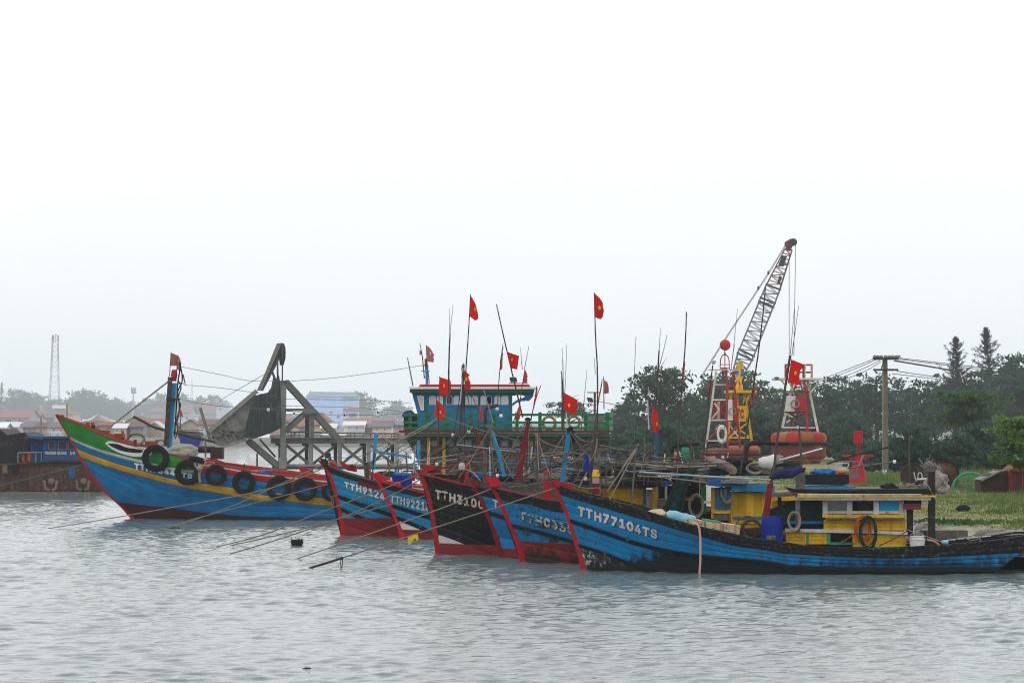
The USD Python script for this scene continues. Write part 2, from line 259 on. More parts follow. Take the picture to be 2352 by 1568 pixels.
def leaf_mat(name, a, b, c):
    MAT[name] = usdkit.material(stage, '/World/Looks/' + name, {
        'g': ('geometry', {}), 'r': ('rgb_ramp', {'ramp': [(0, a), (.45, b), (.86, a), (.93, c), (1, c)]}), 'oi': ('object_info', {}), 'v': ('map_range', {'to_min': .8, 'to_max': 1.25}), 'm': ('mix', {'mix_type': 'multiply', 'fac': 1.}),
        'd': ('principled_bsdf', {'roughness': .5, 'specular_ior_level': .35}), 't': ('translucent_bsdf', {}), 'x': ('mix_closure', {'fac': .3})},
        [('g.random_per_island', 'r.fac'), ('oi.random', 'v.value'), ('r.color', 'm.color1'), ('v.result', 'm.color2'), ('m.color', 'd.base_color'), ('m.color', 't.color'), ('d.BSDF', 'x.closure1'), ('t.BSDF', 'x.closure2')], surface='x.closure')
leaf_mat('almond_leaf', (.026, .062, .026), (.055, .11, .04), (.11, .07, .03))
leaf_mat('dark_leaf', (.024, .06, .036), (.045, .092, .05), (.07, .06, .035))
leaf_mat('pine_leaf', (.022, .038, .026), (.042, .06, .042), (.06, .07, .05))
leaf_mat('light_leaf', (.05, .11, .03), (.085, .16, .04), (.10, .17, .05))
leaf_mat('shrub_leaf', (.07, .14, .02), (.12, .2, .03), (.2, .24, .05))
MAT['grass_blade'] = usdkit.material(stage, '/World/Looks/grass_blade', {'g': ('geometry', {}), 'n': ('noise_texture', {'scale': .35, 'detail': 5., 'roughness': .65}), 'mx': ('math', {'math_type': 'multiply_add', 'value2': .3, 'value3': -.15}), 'ad': ('math', {'math_type': 'add'}),
    'r': ('rgb_ramp', {'ramp': [(.25, (.06, .11, .025)), (.42, (.12, .17, .045)), (.55, (.24, .22, .085)), (.75, (.34, .28, .16))]}), 'd': ('principled_bsdf', {'roughness': .7, 'specular_ior_level': .15}), 't': ('translucent_bsdf', {}), 'x': ('mix_closure', {'fac': .3})},
    [('g.position', 'n.vector'), ('g.random_per_island', 'mx.value1'), ('n.fac', 'ad.value1'), ('mx.value', 'ad.value2'), ('ad.value', 'r.fac'), ('r.color', 'd.base_color'), ('r.color', 't.color'), ('d.BSDF', 'x.closure1'), ('t.BSDF', 'x.closure2')], surface='x.closure')
# ---------------------------------------------------------------- water, land, haze
def water():
    rng = np.random.default_rng(4)
    ys = [44.0]
    while ys[-1] < 186: ys.append(ys[-1] + .085 + .0011 * (ys[-1] - 44))
    ys = np.array(ys); xs = np.linspace(-33, 33, 500); X, Y = np.meshgrid(xs, ys)
    Z = np.zeros_like(X)
    for i in range(80):
        lam = .22 * (1.15 / .22) ** rng.random(); th = math.radians(100) + rng.normal(0, .8); k = 2 * PI / lam
        ph = rng.random() * 7; a = .0030 * lam * (lam / 1.0) ** -.2
        s = np.sin(k * (math.cos(th) * X + math.sin(th) * Y) + ph)
        Z += a * (s + .25 * s * s - .1)
    gust = meshkit.fbm(np.stack([X * .09, Y * .05, 0 * X], -1), 3, 5)
    Z *= .25 + 1.5 * gust ** 1.3
    edge = np.minimum.reduce([(X + 33) / 3, (33 - X) / 3, (Y - 44) / 2, (186 - Y) / 5]).clip(0, 1)
    Z = Z * edge; n, m = X.shape
    idx = np.arange(n * m).reshape(n, m)
    f = np.stack([idx[:-1, :-1], idx[:-1, 1:], idx[1:, 1:], idx[1:, :-1]], -1).reshape(-1, 4)
    w = M().add(np.stack([X, Y, Z], -1).reshape(-1, 3), f)
    B = 2900
    for a, b, c, d in ((-B, -B, B, 44), (-B, 44, -33, 186), (33, 44, B, 186), (-B, 186, B, B)):
        w.add([[a, b, 0], [c, b, 0], [c, d, 0], [a, d, 0]], [[0, 1, 2, 3]])
    MAT['water'] = usdkit.material(stage, '/World/Looks/water', {
        'g': ('geometry', {}), 'm1': ('mapping', {'scale': (1.0, .8, 1)}), 'n1': ('noise_texture', {'scale': 8., 'detail': 5., 'roughness': .65}), 'b1': ('bump', {'strength': .5, 'distance': .02}),
        'p': ('principled_bsdf', {'base_color': (.060, .080, .080), 'roughness': .03, 'ior': 1.333, 'specular_ior_level': .5})},
        [('g.position', 'm1.vector'), ('m1.vector', 'n1.vector'), ('n1.fac', 'b1.height'), ('b1.normal', 'p.normal')], surface='p.BSDF')
    g = solo('water', w, 'water', kind='structure', smooth=True, keep=True)
water()

BANK = [(60, 70), (24, 74.5), (15.3, 79), (11.4, 85), (9.4, 93), (8.6, 120), (7.6, 160), (6.6, 235), (16, 300), (24, 400), (24, 480)]
def ground():
    from shapely.geometry import Polygon, Point, LineString
    ring = BANK + [(-900, 500), (-2880, 560), (-2880, 2880), (2880, 2880), (2880, 70)]
    poly = Polygon(ring); line = LineString(BANK + [(-900, 500)])
    pts = []
    rng = np.random.default_rng(1)
    dense = [line.interpolate(t) for t in np.r_[np.arange(0, 330, 1.2), np.linspace(330, line.length, 60)]]
    for off, z in ((0.0, 0), (.5, 0), (1.4, 0), (3.5, 0), (8, 0)):
        L = line.parallel_offset(off, 'right') if off else line
        n = 260
        for t in np.linspace(0, L.length, n):
            p = L.interpolate(t); pts.append((p.x, p.y))
    gx, gy = np.meshgrid(np.r_[np.arange(6, 60, 1.6), np.arange(60, 300, 25)], np.r_[np.arange(80, 170, 2.5), np.arange(170, 480, 12)])
    pts += list(zip(gx.ravel(), gy.ravel())) + [(-2880, 560), (-2880, 2880), (2880, 2880), (2880, 70), (-900, 500), (-300, 470), (-300, 900), (300, 900), (0, 600), (-900, 1500), (900, 1500)]
    pts = np.array(pts)
    tri = trimesh.creation.triangulate_polygon if False else None
    from scipy.spatial import Delaunay
    pts = np.unique(np.round(pts, 3), axis=0); d = Delaunay(pts)
    c = pts[d.simplices].mean(1); keep = np.array([poly.buffer(.05).contains(Point(*q)) for q in c])
    dist = np.array([line.distance(Point(*q)) for q in pts])
    z = np.interp(dist, [0, .5, 1.4, 3.5, 8, 30], [-.5, .35, .95, 1.12, 1.2, 1.25]) + .12 * (meshkit.fbm(np.c_[pts * .35, 0 * dist], 3, 2) - .5) * (dist > .6)
    f = d.simplices[keep]; v = np.c_[pts, z]
    nz = np.cross(v[f[:, 1]] - v[f[:, 0]], v[f[:, 2]] - v[f[:, 0]])[:, 2]; f[nz < 0] = f[nz < 0][:, ::-1]
    MAT['ground'] = usdkit.material(stage, '/World/Looks/ground', {
        'g': ('geometry', {}), 's': ('separate_xyz', {}), 'n': ('noise_texture', {'scale': .5, 'detail': 6., 'roughness': .65}), 'r': ('rgb_ramp', {'ramp': [(.3, (.12, .14, .045)), (.5, (.21, .2, .075)), (.7, (.28, .235, .13))]}),
        'n2': ('noise_texture', {'scale': 3., 'detail': 5.}), 'st': ('rgb_ramp', {'ramp': [(.3, (.2, .185, .155)), (.7, (.46, .42, .35))]}), 'zr': ('map_range', {'from_min': .9, 'from_max': 1.08, 'clamp': True}),
        's2': ('separate_xyz', {}), 'far': ('map_range', {'from_min': 420., 'from_max': 470., 'clamp': True}), 'm2': ('mix', {'color2': (.21, .20, .185)}), 'm': ('mix', {}), 'p': ('principled_bsdf', {'roughness': .95, 'specular_ior_level': .1}), 'b': ('bump', {'strength': .6, 'distance': .15})},
        [('g.position', 'n.vector'), ('n.fac', 'r.fac'), ('g.position', 'n2.vector'), ('n2.fac', 'st.fac'), ('g.position', 's.vector'), ('s.z', 'zr.value'), ('st.color', 'm.color1'), ('r.color', 'm.color2'), ('zr.result', 'm.fac'), ('g.position', 's2.vector'), ('s2.y', 'far.value'), ('far.result', 'm2.fac'), ('m.color', 'm2.color1'), ('m2.color', 'p.base_color'), ('n2.fac', 'b.height'), ('b.normal', 'p.normal')], surface='p.BSDF')
    solo('ground', (v, f), 'ground', kind='structure', smooth=True, keep=True)
    # grass
    rng = np.random.default_rng(3); v, ff = [], []
    n = 34000; y = 80 + 82 * rng.random(n) ** 1.25; x = 9 + (y / 5.6 - 9 + 8) * rng.random(n)
    ok = np.array([poly.contains(Point(a, b)) and line.distance(Point(a, b)) > 2.0 for a, b in zip(x, y)]); x, y = x[ok], y[ok]
    dd = np.array([line.distance(Point(a, b)) for a, b in zip(x, y)])
    den = meshkit.fbm(np.c_[x * .3, y * .3, 0 * x], 3, 8)
    h = (.05 + .75 * den ** 2.6 * rng.random(len(x))) * np.clip(dd / 7, .3, 1.5)
    z = np.interp(dd, [0, .5, 1.4, 3.5, 8, 30], [-.5, .35, .95, 1.12, 1.2, 1.25]) - .08
    for k in range(3):
        a = rng.random(len(x)) * 2 * PI; w = .018 + .02 * rng.random(len(x)); lean = rng.normal(0, .25, (len(x), 2)) * h[:, None]; ox, oy = rng.normal(0, .06, (2, len(x)))
        p0 = np.c_[x + ox - w * np.cos(a), y + oy - w * np.sin(a), z]; p1 = np.c_[x + ox + w * np.cos(a), y + oy + w * np.sin(a), z]; p2 = np.c_[x + ox + lean[:, 0], y + oy + lean[:, 1], z + .08 + h * (.7 + .6 * rng.random(len(x)))]
        base = sum(len(q) for q in v); v.append(np.stack([p0, p1, p2], 1).reshape(-1, 3)); ff.append(np.arange(3 * len(x)).reshape(-1, 3) + base)
    solo('grass', (np.vstack(v), np.vstack(ff)), 'grass_blade', 'patchy yellow-green grass growing on the bank behind the stern of the yellow-cabin boat', 'grass', kind='stuff', keep=True)
    # stones along the edge of the bank
    par = thing('stone_edge', 'pale broken stone and concrete edge of the grassy bank', 'embankment', (13, 82, 0))
    rng = np.random.default_rng(9)
    for i in range(46):
        t = 36 + i * .62; p = line.interpolate(t); q = line.interpolate(t + .1); nx, ny = q.y - p.y, -(q.x - p.x); L = math.hypot(nx, ny)
        o = .35 + .75 * rng.random(); s = (.55 + .5 * rng.random(), .45 + .3 * rng.random(), .3 + .25 * rng.random())
        part(par, 'stone', M().lump((p.x + nx / L * o, p.y + ny / L * o, .35 + .55 * o), s, i, .3, 1), 'stone')
ground()

HAZE_K = .00021
hz = M().box((-2950, -2950, -1.5), (2950, 2950, 46))
MAT['haze'] = usdkit.material(stage, '/World/Looks/haze', {'v': ('principled_volume', {'color': (.90, .96, 1.0), 'density': HAZE_K, 'anisotropy': .25})}, [], volume='v.volume')
solo('haze', hz, 'haze', kind='stuff', keep=True)

# ---------------------------------------------------------------- lettering and hulls
def heavy_text(text, depth=.02, stroke=5):
    import glob
    from PIL import Image, ImageDraw, ImageFont
    from shapely import affinity, box, union_all
    font = ImageFont.truetype(glob.glob('/opt/blender-*/*/datafiles/fonts/Inter.woff2')[0], 96); x = 10; im = Image.new('L', (90 * len(text) + 40, 130)); dr = ImageDraw.Draw(im)
    rg = np.random.default_rng(len(text) + ord(text[-1]))
    for ch in text: dr.text((x, 100 + rg.integers(-3, 4)), ch, 255, font, anchor='ls', stroke_width=stroke + int(rg.integers(-1, 2)) * (stroke > 4)); x += font.getlength(ch) + stroke * 1.9 + rg.normal(0, 1.5)
    on = np.pad(np.asarray(im) > 127, ((0, 0), (1, 1))).astype(np.int8); r0, st = np.nonzero(np.diff(on, axis=1) == 1); en = np.nonzero(np.diff(on, axis=1) == -1)[1]
    sh = union_all(box(st, -r0 - 1, en, -r0)).buffer(.6).buffer(-.6).simplify(.7); a, b, c, d = sh.bounds
    sh = affinity.affine_transform(sh, [1 / (d - b), 0, 0, 1 / (d - b), -a / (d - b), -b / (d - b)])
    return trimesh.util.concatenate([trimesh.creation.extrude_polygon(g, depth, engine='earcut') for g in getattr(sh, 'geoms', [sh])])

class Hull:
    """A hull heading left. stem: readings from stem head to water; everything else is read off the port side."""
    def __init__(s, name, label, category, stem, d, yaw, beam, length, entry, fin=.8, transom=.35, sternrake=.8, group=None, flare=.10):
        s.a, s.hbm, s.L, s.E, s.tr, s.fin, s.flare = yaw, beam / 2, length, entry, transom, fin, flare
        foot = P(stem[-1], d); s.o = V(foot[0], foot[1], 0)
        s.t = thing(name, label, category, s.o, yaw, group); s.d = d
        q = np.array([s.plane(p, 0.0) for p in stem]); s.sz, s.sx = q[::-1, 2], q[::-1, 0]
        s.sternrake = sternrake
    def plane(s, p, c):
        ca, sa = math.cos(s.a), math.sin(s.a); kx, kz = (np.asarray(p[0], float) - CX) / F, -(np.asarray(p[1], float) - HY) / F
        t = (c - sa * s.o[0] + ca * s.o[1]) / (ca - sa * kx); x, y, z = kx * t, t, EYE + kz * t
        return np.stack([ca * (x - s.o[0]) + sa * (y - s.o[1]), c + 0 * x, z + 0 * x], -1)
    def Xs(s, z):
        z = np.asarray(z, float); r = np.interp(z, s.sz, s.sx)
        k = (s.sx[1] - s.sx[0]) / (s.sz[1] - s.sz[0]); return np.where(z < s.sz[0], s.sx[0] + k * (z - s.sz[0]), r)
    def Xe(s, z): return s.L + s.sternrake * (np.asarray(z, float) - 1.0)
    def hb(s, X, z):
        z = np.asarray(z, float); e = s.E * (1 + .5 * np.clip((1.2 - z) / 1.5, 0, 1))
        u = np.clip((X - s.Xs(z)) / e, 0, 1); f = np.sin(u * PI / 2) ** s.fin
        g = 1 - s.flare * np.clip((1.0 - z) / 1.2, 0, 2) ** 1.4
        w = np.clip((X - .55 * s.L) / (.45 * s.L), 0, 1.2); return s.hbm * f * g * (1 - s.tr * w ** 2)
    def surf(s, p, out=0.0):
        p = np.asarray(p, float); p = (p[..., 0], p[..., 1]); c = -.5 * s.hbm + 0 * p[0]
        for _ in range(14):
            q = s.plane(p, c - out); c = -.5 * s.hb(q[..., 0], q[..., 2]) + .5 * c
        return q
    def curve(s, px, ends=None):
        q = np.array([s.surf(p) for p in px]); o = np.argsort(q[:, 0]); x, z = q[o, 0], q[o, 2]
        keep = np.r_[True, np.diff(x) > .02]; f = PchipInterpolator(x[keep], z[keep]); lo, hi = x[keep][0], x[keep][-1]
        k0 = f.derivative()(lo); k1 = f.derivative()(hi)
        return lambda X: f(np.clip(X, lo, hi)) + k0 * np.minimum(np.asarray(X) - lo, 0) + 0 * k1 * np.maximum(np.asarray(X) - hi, 0)
    def row(s, zf, n=36, t0=0., t1=1.):
        t = t0 + (t1 - t0) * np.linspace(0, 1, n) ** 1.5; X = s.L * t; 
        for _ in range(12):
            z = zf(X); X = s.Xs(z) + (s.Xe(z) - s.Xs(z)) * t
        return X, zf(X)
    def plank(s, zt, zb, proud=0., n=36, side=-1, thick=.05, t0=0., t1=1., gap=.024):
        rows = []
        for v, o in ((0, -gap), (.12, 0), (.5, .004), (.88, 0), (1, -gap), (1, -thick), (0, -thick)):
            X, z = s.row(lambda x: zt(x) * (1 - v) + zb(x) * v, n, t0, t1)
            rows.append(np.stack([X, side * np.maximum(s.hb(X, z) + o + proud, .002), z], 1))
        R = np.stack(rows, 1); k = R.shape[1]; v = R.reshape(-1, 3)
        f = [[i*k+j, (i+1)*k+j, (i+1)*k+(j+1) % k, i*k+(j+1) % k] for i in range(n-1) for j in range(k)]
        f += [[0, j, j + 1] + [j + 1] for j in range(1, k - 1)]; e = (n - 1) * k; f += [[e, e + j + 1, e + j] + [e + j] for j in range(1, k - 1)]
        f = np.array(f);
        if side > 0: f = f[:, ::-1]
        return M().add(v, f)
    def put(s, name, mesh, m, label=None, smooth=False): return part(s.t, name, mesh, m, label, smooth, world=False)
    def band(s, zt, zb, m, n=1, proud=0., name='plank', label=None, t0=0., t1=1., thick=.05):
        for i in range(n):
            a, b = i / n, (i + 1) / n
            s.put(name, s.plank(lambda x, a=a: zt(x) * (1 - a) + zb(x) * a, lambda x, b=b: np.minimum(zt(x) * (1 - b) + zb(x) * b, zt(x) * (1 - a) + zb(x) * a - .004), proud, t0=t0, t1=t1, thick=thick), m, label, smooth=35)
    def finish(s, sheer, m_in, m_far, deckdrop=.5, deck='deck_wood', cap='worn_black_wood', capw=.14, caph=.05, decktop=None):
        low = lambda x: 0 * x - .55
        s.put('far_side', s.plank(lambda x: sheer(x) - .01, low, side=1, n=30, thick=.08), m_far, smooth=35)
        n = 30; zf = (lambda x: sheer(x) - deckdrop) if decktop is None else (lambda x: np.minimum(sheer(x) - .12, 0 * x + decktop))
        X, z = s.row(zf, n); b = np.maximum(s.hb(X, z) - .055, .001)
        s.put('deck', M().add(np.r_[np.c_[X, -b, z], np.c_[X, b, z]], [[i, i+1, n+i+1, n+i] for i in range(n-1)]), deck)
        zr = np.linspace(-.5, float(sheer(s.L)), 6); E = s.Xe(zr) - .02
        bb = s.hb(E, zr) - .02; s.put('transom', M().add(np.r_[np.c_[E, -bb, zr], np.c_[E, bb, zr]], [[i, 6+i, 7+i, i+1] for i in range(5)]), m_in)
        for side in (-1, 1):
            X, z = s.row(lambda x: sheer(x), 44); y = np.maximum(s.hb(X, z) - capw * .25, 0.02)
            r = [np.c_[X, side * np.maximum(y + o, .001), z + h] for o, h in ((capw / 2, .0), (capw / 2, caph), (-capw / 2, caph), (-capw / 2, 0))]
            R = np.stack(r, 1); k = 4; f = np.array([[i*k+j, (i+1)*k+j, (i+1)*k+(j+1) % k, i*k+(j+1) % k] for i in range(43) for j in range(k)])
            if side > 0: f = f[:, ::-1]
            s.put('rail_cap', M().add(R.reshape(-1, 3), f), cap)
    def stem(s, px, w, m, thick=.16, label=None):
        """px: readings of the stem's front edge from its head to below the water; w: width fore and aft"""
        q = np.array([s.plane(p, 0.0) for p in px]); z = q[:, 2]; x = q[:, 0]
        z = np.r_[z, -.5]; x = np.r_[x, x[-1] + (x[-1] - x[-2]) / (z[-2] - z[-3] + 1e-6) * (z[-1] - z[-2])]
        f = PchipInterpolator(z[::-1], x[::-1]); zz = np.linspace(z[-1], z[0], 16); xx = f(zz); R = []
        for X, Z in zip(xx, zz): R.append([[X - .05, -thick * .3, Z], [X + w, -thick / 2, Z], [X + w, thick / 2, Z], [X - .05, thick * .3, Z]])
        R = np.array(R).reshape(-1, 3); fc = [[i*4+j, i*4+(j+1) % 4, (i+1)*4+(j+1) % 4, (i+1)*4+j] for i in range(15) for j in range(4)] + [[3, 2, 1, 0], [60, 61, 62, 63]]
        s.put('stem_post', M().add(R, fc), m, label)
    def number(s, text, bl, br, tl, tr, m, shadow=None, shift=(1.4, .9), label=None):
        """lettering whose line runs from reading bl to br (foot) and tl to tr (head)"""
        bl, br, tl, tr = map(lambda p: np.array(p, float), (bl, br, tl, tr))
        t = heavy_text(text); t = t.subdivide_to_size(.35); v = t.vertices
        U = v[:, 0].max(); u = (v[:, 0] / U)[:, None]; h = v[:, 1][:, None]; zz = v[:, 2]
        px = (bl * (1 - u) + br * u) * (1 - h) + (tl * (1 - u) + tr * u) * h
        for q, o, mm, nm in (((0, 0), .014, m, 'hull_number'),) + (((shift, .008, shadow, 'number_shadow'),) if shadow else ()):
            w = s.surf(px + np.array(q)); w[:, 1] -= o + np.where(zz > .01, .004, -.012) ; s.put(nm, M().add(w, t.faces), mm, label if nm == 'hull_number' else None)
    def patch(s, name, outline, m, out=.012, label=None, sub=.5):
        """a painted shape on the side, outline in readings"""
        from shapely.geometry import Polygon
        t = trimesh.creation.extrude_polygon(Polygon(outline), .5, engine='earcut').subdivide_to_size(14); w = s.surf(t.vertices[:, :2]); w[:, 1] -= out * np.where(t.vertices[:, 2] > .25, 1, -.5)
        return s.put(name, M().add(w, t.faces[:, ::-1]), m, label)

def hull_paint(name, col, **kw): mat(name, col, **{**dict(rough=.42, chip=(.045, .06, .07), chipamt=.28, streak=(.075, .05, .028), streakamt=.42, var=.26, scale=1.6), **kw})
def hull_black(name, **kw): mat(name, (.009, .009, .011), **{**dict(rough=.5, spec=.1, chip=(.09, .085, .075), chipamt=.3, var=.35), **kw})
# ================================================================ the boats in front
def lin(a, b): return lambda x: a + b * np.asarray(x, float)
def below(f, h): return lambda x: f(x) - h

# ---- the boat nearest the camera
h6 = Hull('fishing_boat', 'long low blue and black boat with yellow cabin, number TTH77104TS, nearest the camera', 'fishing boat',
          [z8(275, 408), z8(345, 590), z8(405, 740), z8(465, 920), z8(525, 1120), z8(548, 1212)], 81.4, -.07, 3.5, 12.0, 4.6, transom=.30, sternrake=1.3)
hull_paint('front_blue', BLUE, foot=((.12, .025, .02), .10, .0), grime=((.010, .018, .018), .0, .40, .88, .05, .40), chipamt=.32)
hull_paint('front_blue_low', BLUE, foot=((.05, .018, .016), .09, .0), grime=((.010, .015, .013), -.22, .5, .97, .42, 1.4), chipamt=.35)
hull_paint('front_blue_aft', (.004, .185, .42), grime=((.010, .022, .022), .52, .42, .95), chipamt=.4)
hull_black('front_black', grime=((.014, .018, .014), .25, .5, .9)); hull_black('front_bottom', foot=((.10, .022, .018), .13, .02), chip=(.05, .045, .04))
mat('white_wedge', (.5, .52, .5), chip=(.03, .04, .035), chipamt=.85, chipscale=7, grime=((.012, .017, .015), .0, .6, .97, .5, 1.4), foot=((.06, .018, .016), .1, 0))
sh6 = h6.curve([z8(350, 470), z8(560, 545), z8(800, 605), z8(1000, 655), z8(1200, 722), z8(1500, 812), z8(1700, 862), z8(2000, 925), z9(0, 872), z9(200, 893), z9(430, 930), z9(700, 950), z9(1050, 962), z9(1350, 950), z9(1600, 935), z9(1900, 913), z9(2200, 880), z9(2352, 852)])
b6 = h6.curve([z8(385, 550), z8(600, 615), z8(800, 672), z8(1000, 735), z8(1300, 820), z8(1500, 880), z8(1700, 938), z8(2000, 1020), z8(2350, 1075), z9(200, 975), z9(450, 1000), z9(800, 1020), z9(1300, 1032), z9(1800, 1012), z9(2260, 985)])
w6 = h6.curve([z8(440, 770), z8(700, 858), z8(1000, 962), z8(1250, 1030), z8(1650, 1100), z8(2100, 1140), z8(2350, 1170), z9(300, 1090), z9(700, 1112), z9(1200, 1125), z9(2000, 1120)])
v6 = h6.curve([z8(508, 1000), z8(760, 1080), z8(1080, 1200), z8(1300, 1238), z8(1800, 1262)])
low = lin(-.5, 0)
h6.band(sh6, b6, 'worn_black_wood', 2, .02, 'bulwark_plank')
h6.band(b6, w6, 'front_blue', 3)
h6.band(w6, below(w6, .10), 'front_black', 1, .035, 'wale')
h6.band(below(w6, .10), lambda x: np.minimum(v6(x), w6(x) - .14), 'front_blue_low', 3)
h6.band(lambda x: np.minimum(v6(x), w6(x) - .14), lambda x: np.minimum(v6(x), w6(x) - .14) - .09, 'front_black', 1, .03, 'wale')
h6.band(lambda x: np.minimum(v6(x), w6(x) - .14) - .09, low, 'white_wedge', 2)
h6.stem([z8(272, 408), z8(335, 575), z8(397, 735), z8(457, 915), z8(515, 1115), z8(540, 1212)], .19, 'red_paint')
h6.finish(sh6, 'worn_black_wood', 'worn_black_wood', .42)
h6.number('TTH77104TS', z8(497, 732), z8(1243, 958), z8(497, 632), z8(1243, 866), 'letter_white', 'letter_shadow')

# ---- second boat
h5 = Hull('fishing_boat', 'blue boat with chipped number TTH0335, its hull running behind the front boat', 'fishing boat',
          [z7(1735, 366), z7(1850, 520), z7(1925, 690), z7(2000, 860), z7(2060, 1010), z7(2100, 1172)], 85.9, .03, 3.3, 9.8, 4.2, transom=.3)
hull_paint('second_blue', BLUE, foot=((.20, .022, .018), .62, -.045), grime=((.012, .02, .015), .4, .75, .9, -.12, .4), chip=(.02, .035, .04), chipamt=.5, chipscale=4)
hull_paint('second_black_wale', (.012, .012, .014), foot=((.20, .022, .018), .62, -.045))
sh5 = h5.curve([z7(1840, 478), z7(2100, 538), z7(2350, 592), z8(330, 602), (1500, 1190), (1700, 1215), (1900, 1210)])
b5 = h5.curve([z7(1860, 565), z7(2100, 620), z7(2350, 688), z8(0, 618), z8(370, 705), (1500, 1222), (1700, 1242), (1900, 1240)])
w5 = h5.curve([z7(2010, 815), z7(2200, 862), z7(2350, 902), z8(430, 955), (1500, 1272), (1800, 1280)])
h5.band(sh5, b5, 'worn_black_wood', 2, .02, 'bulwark_plank'); h5.band(b5, w5, 'second_blue', 3); h5.band(w5, below(w5, .10), 'second_black_wale', 1, .035, 'wale'); h5.band(below(w5, .10), low, 'second_blue', 4)
h5.stem([z7(1735, 366), z7(1840, 520), z7(1915, 690), z7(1990, 860), z7(2045, 1010), z7(2085, 1172)], .21, 'fresh_red')
h5.put('stem_head', (lambda m: m.add(np.vstack([np.array([h5.plane(q, c) for q in (z7(1733, 362), z7(1855, 368), z7(1905, 445), z7(1800, 470))]) for c in (-.16, .16)]), [[0, 3, 2, 1], [4, 5, 6, 7], [0, 1, 5, 4], [1, 2, 6, 5], [2, 3, 7, 6], [3, 0, 4, 7]]))(M()), 'fresh_red')
h5.finish(sh5, 'worn_black_wood', 'worn_black_wood', .45, cap='pink')
h5.number('TTH0335', z7(2065, 778), z8(455, 912), z7(2065, 686), z8(455, 820), 'letter_worn', 'letter_shadow')

# ---- third boat, only its bow in view
h4 = Hull('fishing_boat', 'blue boat showing only a slice of bow between the black hull and number TTH0335', 'fishing boat',
          [z7(1625, 405), z7(1690, 540), z7(1755, 690), z7(1835, 900), z7(1900, 1118)], 88.6, .03, 2.8, 9.6, 4.0)
hull_paint('third_blue', (.004, .25, .60), foot=((.2, .02, .02), .30, 0), chipamt=.15, streakamt=.15)
sh4 = h4.curve([z7(1650, 468), z7(1800, 500), z7(2000, 545), (1400, 1165), (1800, 1190)]); b4 = h4.curve([z7(1710, 545), z7(1850, 575), z7(2000, 612), (1400, 1195), (1800, 1220)])
w4 = h4.curve([z7(1785, 690), z7(1930, 735), z7(2100, 790), (1400, 1245), (1800, 1262)])
h4.band(sh4, b4, 'black_paint', 1, .02, 'bulwark_plank'); h4.band(b4, w4, 'third_blue', 2); h4.band(w4, below(w4, .12), 'black_paint', 1, .03, 'wale'); h4.band(below(w4, .12), low, 'third_blue', 3)
h4.stem([z7(1615, 400), z7(1680, 540), z7(1745, 690), z7(1825, 900), z7(1888, 1118)], .19, 'dark_red'); h4.finish(sh4, 'black_paint', 'black_paint', .4)
h4.number('TTH', z7(1812, 665), z7(2010, 735), z7(1812, 575), z7(2010, 645), 'letter_white', 'letter_shadow')

# ---- black boat
h3 = Hull('fishing_boat', 'black hulled boat with white bow wedge and rust-stained number TTH3100', 'fishing boat',
          [z7(1100, 302), z7(1165, 400), z7(1215, 560), z7(1255, 760), z7(1283, 960), z7(1302, 1096)], 91.4, .06, 3.3, 10.5, 4.3)
hull_black('third_hull_black', foot=((.20, .02, .022), .34, -.02), rough=.4, chipamt=.35, chip=(.035, .045, .05), streak=(.05, .06, .06), streakamt=.25)
mat('wedge_white', (.62, .60, .56), foot=((.22, .02, .022), .34, -.02), var=.1)
sh3 = h3.curve([z7(1172, 358), z7(1300, 385), z7(1400, 412), z7(1600, 458), z7(1800, 500), (1300, 1155), (1700, 1180)])
w3 = h3.curve([z7(1285, 905), z7(1450, 962), z7(1640, 1040), z7(1900, 1130)])
h3.band(sh3, lambda x: np.maximum(w3(x), -.3), 'third_hull_black', 7, 0); h3.band(lambda x: np.maximum(w3(x), -.3), low, 'wedge_white', 2)
h3.stem([z7(1098, 302), z7(1155, 400), z7(1205, 560), z7(1243, 760), z7(1270, 960), z7(1290, 1096)], .19, 'red_paint'); h3.finish(sh3, 'black_paint', 'black_paint', .4, cap='red_paint')
h3.number('TTH3100', z7(1270, 572), z7(1728, 682), z7(1270, 478), z7(1728, 590), 'letter_rusty', 'letter_shadow', (1.0, 1.0))

# ---- the two cyan boats
def cyan_boat(label, stem, d, yaw, sheer, bb, wa, wb, zred, num, wedge=None, beam=3.1):
    h = Hull('fishing_boat', label, 'fishing boat', stem, d, yaw, beam, 9.5, 4.2)
    mn = 'cyan_paint_' + ('near' if wedge else 'far'); hull_paint(mn, CYAN, foot=((.19, .018, .022), *zred), chipamt=.22, streakamt=.3); hull_black(mn + '_wale', foot=((.19, .018, .022), *zred))
    S, B, A, W = (h.curve(q) for q in (sheer, bb, wa, wb))
    h.band(S, B, 'black_paint', 1, .02, 'bulwark_plank'); h.band(B, A, mn, 3); h.band(A, below(A, .13), mn + '_wale', 1, .03, 'wale'); h.band(below(A, .13), lambda x: np.minimum(W(x), A(x) - .15), mn, 2)
    h.band(lambda x: np.minimum(W(x), A(x) - .15), lambda x: np.minimum(W(x), A(x) - .15) - .13, mn + '_wale', 1, .03, 'wale')
    if wedge: mat('wedge_bright', (.7, .69, .66), foot=((.19, .018, .022), *zred), var=.08)
    h.band(lambda x: np.minimum(W(x), A(x) - .15) - .13, low, 'wedge_bright' if wedge else mn, 3)
    h.stem([(x - 2.6, y) for x, y in stem], .23, 'fresh_red'); h.finish(S, 'black_paint', 'black_paint', .4, cap='red_paint' if wedge else 'grey_wood'); h.number(*num); return h
